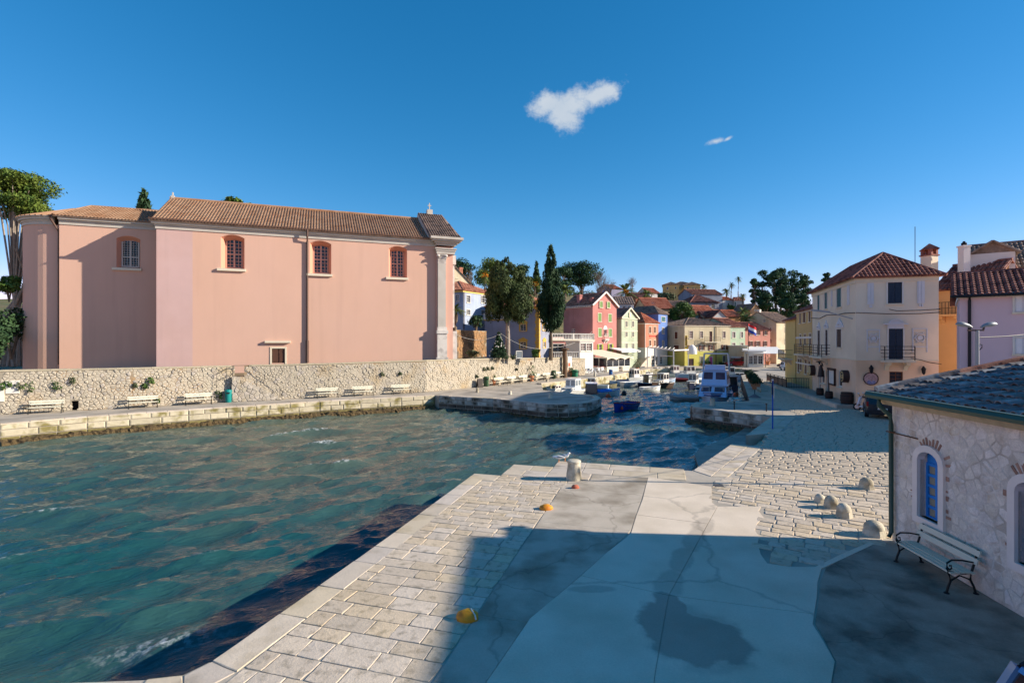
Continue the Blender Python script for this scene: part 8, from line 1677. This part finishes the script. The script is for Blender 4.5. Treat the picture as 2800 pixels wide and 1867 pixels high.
for k, (px, Y, yc, rp, fr, lab) in enumerate(((1326, 105, 752, 34, True, 'full palm with orange fruit above the light blue house'), (1462, 112, 775, 32, True, 'palm half hidden behind the broad dark tree'), (1545, 108, 792, 24, False, 'small palm right of the tall cypress'), (1709.7, 132, 796, 33, True, 'wide palm with orange fruit above the white hill house'), (1767, 142, 803, 22, False, 'palm right of the fruiting one on the hill'), (1925, 235, 785, 14, False, 'little palm at the right end of the yellow villa'), (1986.5, 172, 797, 15, False, 'shortest of the three palms near the hilltop'), (2031, 162, 809, 12, False, 'low palm right of the very tall one'), (2031, 125, 851, 20, False, 'upper palm behind the rose house'), (2039, 118, 870, 25, False, 'lower palm right behind the rose house'), (1246, 66.5, 845, 27, False, 'palm with hanging fronds beside the church pilaster'))):
    palm(lab, px, Y, yc, rp, 90 + k, 2.8 if px == 1246 else None, fr)
palm('middle fan palm of the hilltop three', 1999.7, 176, 778, 13, 110, None, False, 30, True, .2); palm('very tall thin fan palm standing above the others', 2019, 176, 762, 11, 111, None, False, 30, True, .16)
bare('spreading leafless grey tree behind the coral house', 1625, 138, 746, 46, 120, None, TWIG, 7); bare('second leafless tree right of the spreading one', 1668, 142, 768, 26, 121, None, TWIG, 6); bare('rounded leafless tree on the skyline', 1728, 190, 752, 24, 122, None, TWIG, 6); bare('leafless shrub growing on the sea wall above the potted plant', 1452, 62, 985, 14, 123, 2.2, TWIG, 5); bare('thin leafless tree on the hill by the church', 1287, 120, 735, 14, 124, None, TWIG, 5)
t_ = T('round_tree', 'big round bright green tree behind the yellow house', 'tree', (*XY(1863, 116), 0)); R = 3.0; zc = ZA(857, 116); mb = MB(); limb(mb, [(0, 0, 0), (.1, 0, zc - 2), (0, 0, zc)], .35, .15); r = random.Random(5); cl = []
for i in range(26): d = Vector((r.gauss(0, 1), r.gauss(0, 1), r.gauss(0, 1))).normalized() * R * .72; cl.append(((d.x, d.y, zc + d.z * .8), (R * .36,) * 3)); limb(mb, [(0, 0, zc - 1.5), (d.x, d.y, zc + d.z * .8)], .08, .02, 5)
mb.build('trunk', BARK, t_); leaves(t_, cl, 7000, .17, LF_BUSH, 'crown', 7)
bush('olive grey tree left below the yellow villa', 1822, 814, 180, 24, 130, LF_OLIVE, 1200, .4, 'olive_tree', .7, 'tree'); bush('dark round bush right below the yellow villa', 1870, 808, 186, 13, 131, LF_CYPD, 600, .4); bush('shrub in front of the light blue house', 1302, 880, 73, 24, 132, LF_CYPD, 900, .16, zs=.8); bush('low bush behind the wall right of the agave', 1461, 966, 62.5, 15, 133, LF_BUSH, 700, .1); bush('scrub on the brown bank by the church', 1290, 968, 63, 22, 134, LF_OLIVE, 500, .12, zs=.5)
pine('dark tree top just above the cream building eaves', 2262, 72, 746, 772, 15, 135, LF_PINED, 900, .18, zb=0, nclump=8, nm='street_pine'); bush('dark shrubs in front of the lime yellow house', 1975, 996, 105.5, 12, 136, LF_CYPD, 500, .18, zs=.5); bush('bush beside the white cottages', 1997, 845, 150, 12, 137, LF_BUSH, 400, .3)
# mass of scrub on the hill
r = np.random.default_rng(14); cl = []
while len(cl) < 420:
    y = r.uniform(100, 240); q = r.uniform(-.75, .62); x = q * y
    if -.0 < q < .42 and y < 128: continue
    if q > .4 and y < 124: continue
    s = r.uniform(.8, 2.4) * (1 + (y - 100) / 160); cl.append(((x, y, hz(x, y) + s * .2), (s, s, s * .7)))
tag(leaves(None, cl, 26000, .36, LF_CYP, 'hillside_scrub', 15), 'dense green scrub covering the hillside between houses', 'scrub', kind='stuff')
cl = []
while len(cl) < 160:
    x, y = r.uniform(-75, -8), r.uniform(70, 95); s = r.uniform(1.0, 2.4); cl.append(((x, y, 3 + s * .4), (s, s, s)))
tag(leaves(None, cl, 7000, .3, LF_CYPD, 'garden_scrub', 16), 'dark green garden scrub behind the church', 'scrub', kind='stuff')
# christmas tree, agave, notice box behind the wall
x, y = XY(1364, 59); t_ = T('christmas_tree', 'small conical fir hung with white baubles behind the wall', 'tree', (x, y, 2.85)); zt = ZA(908, 59) - 2.85; r = random.Random(2); cl = []
for i in range(46): f = i / 46; a = i * 2.4; w = 1.02 * (1 - f) + .08; cl.append(((cos(a) * w * .65, sin(a) * w * .65, .35 + f * (zt - .4)), (w * .4 + .06, w * .4 + .06, .24)))
leaves(t_, cl, 3200, .09, LF_CYPD, 'crown', 21); mb = MB(); limb(mb, [(0, 0, 0), (0, 0, zt + .15)], .08, .015); mb.build('trunk', BARK, t_); mb = MB()
for i in range(26): f = r.random(); a = r.uniform(pi, 2.2 * pi); w = 1.08 * (1 - f) + .05; mb = MB(); mb.lathe([(.01, -.085), (.06, -.06), (.085, 0), (.06, .06), (.01, .085)], 8, (cos(a) * w, sin(a) * w, .4 + f * (zt - .6))); mb.build('bauble', WHITE, t_, True)
x, y = XY(1402, 60); t_ = T('agave', 'spiky grey green agave right of the decorated fir', 'plant', (x, y, 2.85)); mb = MB(); r = random.Random(4)
for i in range(22): a = r.uniform(0, 2 * pi); el = r.uniform(.25, 1.35); L = r.uniform(.8, 1.2); s = Vector((-sin(a), cos(a), 0)) * .07; p1 = Vector((cos(a) * cos(el) * L * .5, sin(a) * cos(el) * L * .5, sin(el) * L * .5)); p2 = Vector((cos(a) * cos(el) * L, sin(a) * cos(el) * L, sin(el) * L * .92)); mb.add([-s * .7, s * .7, p1 + s, p1 - s, p2], [(0, 1, 2, 3), (3, 2, 4)])
mb.build('leaves', LF_OLIVE, t_)
x, y = XY(1419, 60.5); t_ = T('notice_case', 'small white notice case on the wall top beside the agave', 'notice case', (x, y, 2.9), .5); mb = MB(); w = .42; mb.box(-w, -w + .06, -.06, .06, 0, 1.0); mb.box(w - .06, w, -.06, .06, 0, 1.0); mb.box(-w, w, -.06, .06, .92, 1.0); mb.box(-w, w, -.06, .06, .1, .18); mb.build('frame', WHITE, t_); mb = MB(); mb.box(-w + .06, w - .06, -.02, .02, .18, .92); mb.build('pane', GLASSL, t_)
# string of lights between church and trees
def wire(lab, pts, rad=.015, sag=.6, m=None, name='string_wire'):
    p0 = Vector(pts[0]); t_ = T(name, lab, 'cable', tuple(p0)); mb = MB(); out = []
    for a, b in zip(pts, pts[1:]):
        a, b = Vector(a) - p0, Vector(b) - p0
        for i in range(12): f = i / 12; q = a.lerp(b, f); q.z -= sag * 4 * f * (1 - f); out.append(q)
    out.append(Vector(pts[-1]) - p0); mb.tube(out, rad, 4); mb.build('cable', m or WHITE, t_)
wire('pale festoon wire strung from the church past the fir', [(*XY(1245, 58), ZA(913, 58)), (*XY(1370, 60), ZA(912, 60)), (*XY(1502, 67), ZA(951, 67)), (*XY(1620, 92), ZA(906, 92))], .014, .7)
# ------------------------------------------------------------------ boats
HW = mat('white_gelcoat', rgb(228, 228, 224), .35, .05, 2, coat=.3); HB = mat('blue_hull_paint', rgb(20, 66, 156), .4, .08, 2, coat=.2); HBR = mat('brown_hull_paint', rgb(92, 72, 60), .45, .08, 2); HN = mat('navy_hull_paint', rgb(26, 34, 58), .4, .08, 2); HR = mat('red_rubber', rgb(120, 34, 34), .6, .08, 2); HG = mat('grey_rubber', rgb(158, 162, 164), .6, .06, 2); DK = mat('deck_cream', rgb(206, 198, 178), .7, .08, 3); WD = mat('boat_wood', rgb(128, 88, 54), .6, .15, 3); BCV = mat('blue_boat_cover', rgb(28, 110, 190), .8, .08, 3); BLS = mat('blue_stripe', rgb(26, 60, 130), .4, .05, 3); ORB = mat('orange_buoy', rgb(222, 84, 44), .5, .08, 4); OUTB = mat('outboard_black', rgb(36, 38, 42), .4, .05, 4); REDG = mat('red_gunwale', rgb(168, 44, 40), .5, .08, 3); LBLU = mat('pale_blue_gelcoat', rgb(172, 196, 226), .3, .04, 2, coat=.4)
def hull_w(t, B): return B / 2 * (1 - max(0, (t - .45) / .55) ** 2.2) * (.86 + .14 * min(1, t / .3))
def boat(name, lab, px, py, rz, L=5, B=1.9, fb=.6, hull=HW, deck=DK, rail=None, kind='open', cab=WHITE, winm=GLASS, cover=None, mast=0, ob=False, fend=False, roofm=None, Y=None, cx=0):
    p = G(px, py, WZ) if Y is None else XY(px, Y); t_ = T(name, lab, 'boat', (p[0], p[1], WZ), rz, 'boats moored in the inner harbour'); S_ = 14; h = L / 2; k_ = 1.0 if kind == 'cruiser' else .78; t_.scale = (k_, k_, k_)
    sh = lambda t: fb * (1 + .45 * max(0, t - .35) ** 1.5 * 1.6)
    mb = MB(); vs = []; n = 9
    for i in range(S_ + 1):
        t = i / S_; x = -h + L * t; w = max(.02, hull_w(t, B)); zt = sh(t); rk = max(0, t - .85) * L * .35
        for j in range(n):
            a = -1 + 2 * j / (n - 1); s = abs(a); yy = math.copysign(w * min(1, s ** .55), a) if a else 0; zz = -.28 + (zt + .28) * s ** 2.2; vs.append((x + rk * (zz + .28) / (zt + .28), yy * (.62 + .38 * ((zz + .28) / (zt + .28)) ** .6), zz))
    mb.add(vs, [(i * n + j, i * n + j + 1, (i + 1) * n + j + 1, (i + 1) * n + j) for i in range(S_) for j in range(n - 1)] + [tuple(range(n))]); mb.build('hull', hull, t_, True, sharp=.9)
    dz = .12 if kind in ('cabin', 'cruiser', 'wheel', 'cuddy') else .28; mb = MB(); rowl = []
    for i in range(S_ + 1):
        t = i / S_; x = -h + L * t; w = max(.015, hull_w(t, B) * .96); rk = max(0, t - .85) * L * .33; zz = sh(t) - (dz if (t < .72 or kind not in ('open', 'row')) else .08); rowl.append((x + rk, w, zz))
    mb.add([(x, -w, z) for x, w, z in rowl] + [(x, w, z) for x, w, z in rowl], [(i, i + 1, S_ + 2 + i, S_ + 1 + i) for i in range(S_)]); mb.build('deck', deck, t_)
    mb = MB()
    for s in (-1, 1): mb.tube([(-h + L * i / S_ + max(0, i / S_ - .85) * L * .35, s * max(.02, hull_w(i / S_, B)), sh(i / S_)) for i in range(S_ + 1)], .045, 5)
    mb.tube([(-h, -hull_w(0, B), sh(0)), (-h, hull_w(0, B), sh(0))], .045, 5); mb.build('gunwale', rail or hull, t_)
    zd = fb - dz
    if kind in ('row', 'open'):
        for x in (-L * .28, -L * .02, L * .18): m2 = MB(); w = hull_w((x + h) / L, B) * .95; m2.box(x - .13, x + .13, -w, w, fb - .16, fb - .11); m2.build('thwart', WD if kind == 'row' else deck, t_)
    def cabin(x0, x1, w, z0, z1, slope=.35, back=.1, nw=2, m=cab, rm=None):
        c = MB(); base = [(x0, -w, z0), (x1, -w * .9, z0), (x1, w * .9, z0), (x0, w, z0)]; top = [(x0 + back, -w * .9, z1), (x1 - slope, -w * .82, z1), (x1 - slope, w * .82, z1), (x0 + back, w * .9, z1)]
        c.add(base + top, [(0, 1, 5, 4), (1, 2, 6, 5), (2, 3, 7, 6), (3, 0, 4, 7), (4, 5, 6, 7)]); co = c.build('cabin', m, t_)
        def lerp2(a, b, c_, d, u, v, off): P0 = Vector(a).lerp(Vector(b), u); P1 = Vector(d).lerp(Vector(c_), u); return P0.lerp(P1, v) + off
        def pane(a, b, c_, d, k):
            nrm = (Vector(b) - Vector(a)).cross(Vector(d) - Vector(a)).normalized() * .015
            for q in range(k): u0, u1 = (q + .12) / k, (q + .88) / k; m2 = MB(); m2.add([lerp2(a, b, c_, d, u, v, nrm) for u, v in ((u0, .45), (u1, .45), (u1, .9), (u0, .9))], [(0, 1, 2, 3)]); m2.build('window', winm, co)
        pane(base[0], base[1], top[1], top[0], nw); pane(base[1], base[2], top[2], top[1], 2); pane(base[2], base[3], top[3], top[2], nw); pane(base[3], base[0], top[0], top[3], 2)
        rb_ = MB(); rb_.box(x0 - .05, x1 - slope + .15, -w * .95, w * .95, z1, z1 + .06); rb_.build('roof', rm or roofm or m, co); return co
    if kind == 'cabin': cabin(-L * .08 + cx, L * .26 + cx, B * .36, zd + .1, zd + 1.25, .3, .05, 2); 
    if kind == 'wheel': cabin(-L * .22 + cx, L * .08 + cx, B * .34, zd, zd + 1.75, .15, .0, 2); cabin(L * .08 + cx, L * .34 + cx, B * .33, zd, zd + .55, .25, 0, 2)
    if kind == 'cuddy': cabin(L * .0, L * .34, B * .36, zd, zd + .7, .5, .0, 2)
    if kind == 'canopy':
        f = MB(); z1 = zd + 1.75
        for x in (-L * .3, -L * .02, L * .16):
            for s in (-1, 1): f.bar((x, s * B * .38, fb), (x * .95, s * B * .36, z1), .05)
        f.build('frame', HN, t_); f = MB(); f.box(-L * .33, L * .18, -B * .42, B * .42, z1, z1 + .07); f.build('canopy', cover or HN, t_); f = MB(); f.add([(L * .16, -B * .36, fb), (L * .16, B * .36, fb), (L * .14, B * .34, z1), (L * .14, -B * .34, z1)], [(0, 1, 2, 3)]); f.build('windscreen', GLASS, t_); cover = None
    if kind == 'cruiser':
        cabin(-L * .10, L * .40, B * .44, zd + .08, zd + 1.0, 1.5, .1, 3, LBLU); cabin(-L * .24, L * .16, B * .42, zd + .9, zd + 2.35, .75, .25, 3, LBLU, LBLU)
        f = MB()
        for s in (-1, 1): f.bar((-L * .20, s * B * .40, zd + 2.3), (-L * .16, s * B * .36, zd + 4.0), .14); f.tube([(L * .46 - i * L * .16, s * hull_w(.96 - i * .16, B) * .92, sh(.96 - i * .16) + .55) for i in range(5)], .025, 5); [f.bar((L * .46 - i * L * .16, s * hull_w(.96 - i * .16, B) * .92, sh(.96 - i * .16)), (L * .46 - i * L * .16, s * hull_w(.96 - i * .16, B) * .92, sh(.96 - i * .16) + .55), .03) for i in range(5)]
        f.bar((-L * .16, -B * .36, zd + 4.0), (-L * .16, B * .36, zd + 4.0), .16); f.build('radar_arch', WHITE, t_); f = MB(); [f.tube([(-h + L * i / S_ + max(0, i / S_ - .85) * L * .3, s * (max(.03, hull_w(i / S_, B)) + .01), sh(i / S_) - .22) for i in range(S_ + 1)], .06, 5) for s in (-1, 1)]; f.build('stripe', BLS, t_); f = MB(); f.box(-L * .1, L * .02, -B * .30, B * .30, zd + 2.43, zd + 2.9); f.build('flybridge', LBLU, t_)
    if kind == 'rib': 
        f = MB()
        for s in (-1, 1): f.tube([(-h, s * B * .42, fb * .75), (0, s * B * .44, fb * .8), (L * .3, s * B * .34, fb * .95), (L * .48, s * B * .08, fb * 1.2)], [B * .12, B * .13, B * .12, B * .09], 10)
        f.build('tube', hull, t_, True); f = MB(); f.box(-.3, .0, -B * .3, B * .3, fb * .5, fb * .75); f.build('thwart', deck, t_)
    if cover:
        f = MB(); pts = [(-L * .42, B * .42), (-L * .1, B * .46), (L * .12, B * .42)]; f.add([(x, -w, fb + .03) for x, w in pts] + [(x, 0, fb + .35) for x, w in pts] + [(x, w, fb + .03) for x, w in pts], [(0, 1, 4, 3), (1, 2, 5, 4), (3, 4, 7, 6), (4, 5, 8, 7), (0, 3, 6), (2, 8, 5)]); f.build('cover', cover, t_)
    if mast: f = MB(); f.tube([(L * .25, 0, fb - .3), (L * .25, 0, fb + mast)], .03, 6); f.build('mast', WHITE, t_)
    if ob:
        f = MB(); f.box(-h - .28, -h - .02, -.14, .14, fb + .05, fb + .45); f.box(-h - .22, -h - .08, -.07, .07, -.3, fb + .05); f.build('outboard', OUTB, t_)
    if fend:
        f = MB(); f.lathe([(.02, -.2), (.13, -.12), (.16, 0), (.12, .12), (.03, .22)], 10, (L * .38, B * .32, fb * .55)); f.build('fender', ORB, t_, True)
    return t_
bt = boat
bt('rowing_boat', 'deep blue wooden rowing boat with red gunwale off the jetty head', *cH(425, 628), pi + .85, 4.6, 1.9, .75, HB, DK, REDG, 'row', mast=1.9, fend=True)
bt('motor_boat', 'small white cabin boat with fenders at the far left of the basin', *cV(370, 618), pi + .9, 5, 1.9, .6, HW, DK, None, 'cuddy')
bt('cabin_boat', 'large white cabin boat with brown-framed windscreen behind the jetty', 1563, 1080, -pi / 2 - .5, 7, 2.7, .75, HW, HW, None, 'wheel', HW, GLASSL)
bt('canopy_boat', 'boat with navy framed canopy right behind the jetty head', *cV(1150, 742), -pi / 2 - .1, 5.4, 2.0, .6, HW, DK, HN, 'canopy', cover=LBLU, fend=True)
bt('motor_boat', 'white open boat with bright blue cover behind the blue rowing boat', *cV(1500, 688), .55, 4.8, 1.8, .7, HW, DK, BCV, 'open', cover=BCV, ob=True)
bt('motor_boat', 'white low cabin boat behind the navy canopy boat', *cV(1200, 520), pi * .9, 5, 1.9, .6, HW, DK, None, 'cabin')
bt('dinghy', 'grey green dinghy with dark outboard behind the blue covered boat', *cV(1480, 508), .2, 3.8, 1.6, .5, mat('olive_hull', rgb(128, 120, 90), .5, .1, 3), DK, None, 'open', ob=True)
bt('rowing_boat', 'white and blue rowing boat with a dark cover near the left quay', *cS(450, 522), pi + .2, 4.2, 1.7, .65, LBLU, DK, HW, 'row', cover=HN)
bt('rowing_boat', 'long white open boat left of the navy canopy boats', *cS(825, 548), .35, 5.6, 1.9, .75, HW, HW, None, 'open')
bt('cabin_boat', 'white cabin boat with a sun awning behind the long white open boat', *cS(830, 420), .6, 5.6, 2.1, .7, HW, DK, None, 'wheel', roofm=WHITE)
bt('canopy_boat', 'navy hulled boat with white-edged canopy in mid harbour', *cS(1130, 565), pi + .5, 4.8, 1.9, .6, HN, DK, HW, 'canopy', cover=HN, mast=1.8)
bt('cabin_boat', 'brown hulled boat with white wheelhouse in mid harbour', *cS(1420, 588), pi + .75, 5.6, 2.1, .85, HBR, DK, WHITE, 'wheel')
bt('rowing_boat', 'tiny white rowing boat in front of the brown hulled boat', *cS(1165, 650), .3, 3.4, 1.5, .55, HW, HW, None, 'row')
bt('inflatable_boat', 'dark red inflatable dinghy with an orange float', *cS(1800, 438), pi - .1, 3.8, 1.7, .5, HR, DK, None, 'rib', fend=True)
bt('cabin_boat', 'white cabin boat with maroon windows along the far left quay', *cS(1300, 305), .5, 5.5, 2.0, .7, HW, DK, BLS, 'cabin', winm=GLASS)
bt('motor_boat', 'small white launch moored along the far left quay', *cS(1060, 250), .6, 4.6, 1.8, .6, HW, DK, None, 'cuddy')
bt('cabin_boat', 'grey white cabin boat with canvas back near the far quay', *cS(1760, 318), .3, 5.5, 2.1, .75, HW, DK, HN, 'wheel')
bt('cabin_boat', 'tall white wheelhouse boat before the domed awning', *cU(600, 352), .15, 7, 2.3, .85, LBLU, HW, HW, 'wheel')
bt('cabin_boat', 'dark hulled boat with white wheelhouse and life ring in the middle', *cU(625, 612), -pi / 2 - .5, 6, 2.2, .9, HN, DK, WHITE, 'wheel')
bt('motor_boat', 'white motorboat with pale folded hood against the far quay', *cU(1010, 318), pi + .2, 5, 2.0, .7, HW, DK, None, 'cuddy', cover=WCAN, ob=True); bt('motor_boat', 'white open launch left of the cruiser arch', *cU(920, 470), .25, 5.2, 1.9, .65, HW, HW, None, 'cuddy', cover=WCAN)
bt('cabin_boat', 'dark blue and white wheelhouse boat by the planters', *cU(1590, 398), -.35, 7, 2.4, .95, LBLU, DK, HN, 'wheel', cx=-.5)
bt('inflatable_boat', 'grey inflatable dinghy with outboard left of the white cruiser', *cU(420, 872), pi - .15, 3.5, 1.7, .55, HG, DK, None, 'rib', ob=True)
bt('motor_boat', 'white cuddy boat with blue hood alongside the white cruiser', *cU(850, 760), -pi / 2 - .6, 5.4, 2.0, .7, HW, DK, None, 'cuddy', cover=BCV)
bt('motor_cruiser', 'big white and pale blue cabin cruiser moored behind the small pier', 1955, 1090, -pi / 2 - .45, 8.4, 3.1, 1.1, LBLU, HW, BLS, 'cruiser', winm=mat('curtained_glass', rgb(86, 62, 72), .2, .4, 3, spec=.5), Y=50.5)
bt('canopy_boat', 'small dark canopied boat squeezed right of the cruiser', *cU(1500, 640), -pi / 2, 5, 1.9, .7, HN, DK, HN, 'canopy', cover=HN)
bt('motor_boat', 'white launch in the second row behind the long white open boat', *cS(1010, 345), .5, 5, 1.9, .65, HW, DK, None, 'cuddy')
bt('rowing_boat', 'white rowing boat with grey cover along the left quay', *cS(640, 395), .5, 4.2, 1.7, .65, HW, DK, None, 'row', cover=HG)
bt('cabin_boat', 'white cabin boat with blue gunwale under the domed awning', *cS(1560, 285), .4, 5.2, 2.0, .7, HW, DK, BLS, 'cabin')
bt('motor_boat', 'pale motorboat with raised outboard by the far quay', *cU(1210, 318), .1, 5, 1.9, .7, HW, HW, None, 'cuddy', ob=True)
bt('cabin_boat', 'white wheelhouse boat tucked behind the cruiser arch', *cU(1290, 440), -pi / 2 - .4, 5.6, 2.0, .8, HW, DK, BLS, 'wheel')
bt('rowing_boat', 'small blue rowing boat between the cabin boats', *cS(1570, 470), .6, 4.0, 1.6, .6, LBLU, DK, HW, 'row')
for px, py, lab in ((*cS(197, 815), 'orange mooring buoy left of the blue rowing boat'), (*cU(1610, 770), 'orange mooring buoy between the cruiser and the right quay'), (*cS(560, 735), 'dark mooring buoy above the blue rowing boat')):
    p = G(px, py, WZ); t_ = T('mooring_buoy', lab, 'buoy', (p[0], p[1], WZ)); mb = MB(); mb.lathe([(.05, -.25), (.26, -.1), (.32, .08), (.24, .3), (.08, .42)], 12); mb.build('float', ORB if 'orange' in lab else OUTB, t_, True); mb = MB(); mb.tube([(0, 0, .42), (.05, 0, .5), (0, 0, .56), (-.05, 0, .5)], .02, 5); mb.build('ring', BLK, t_)
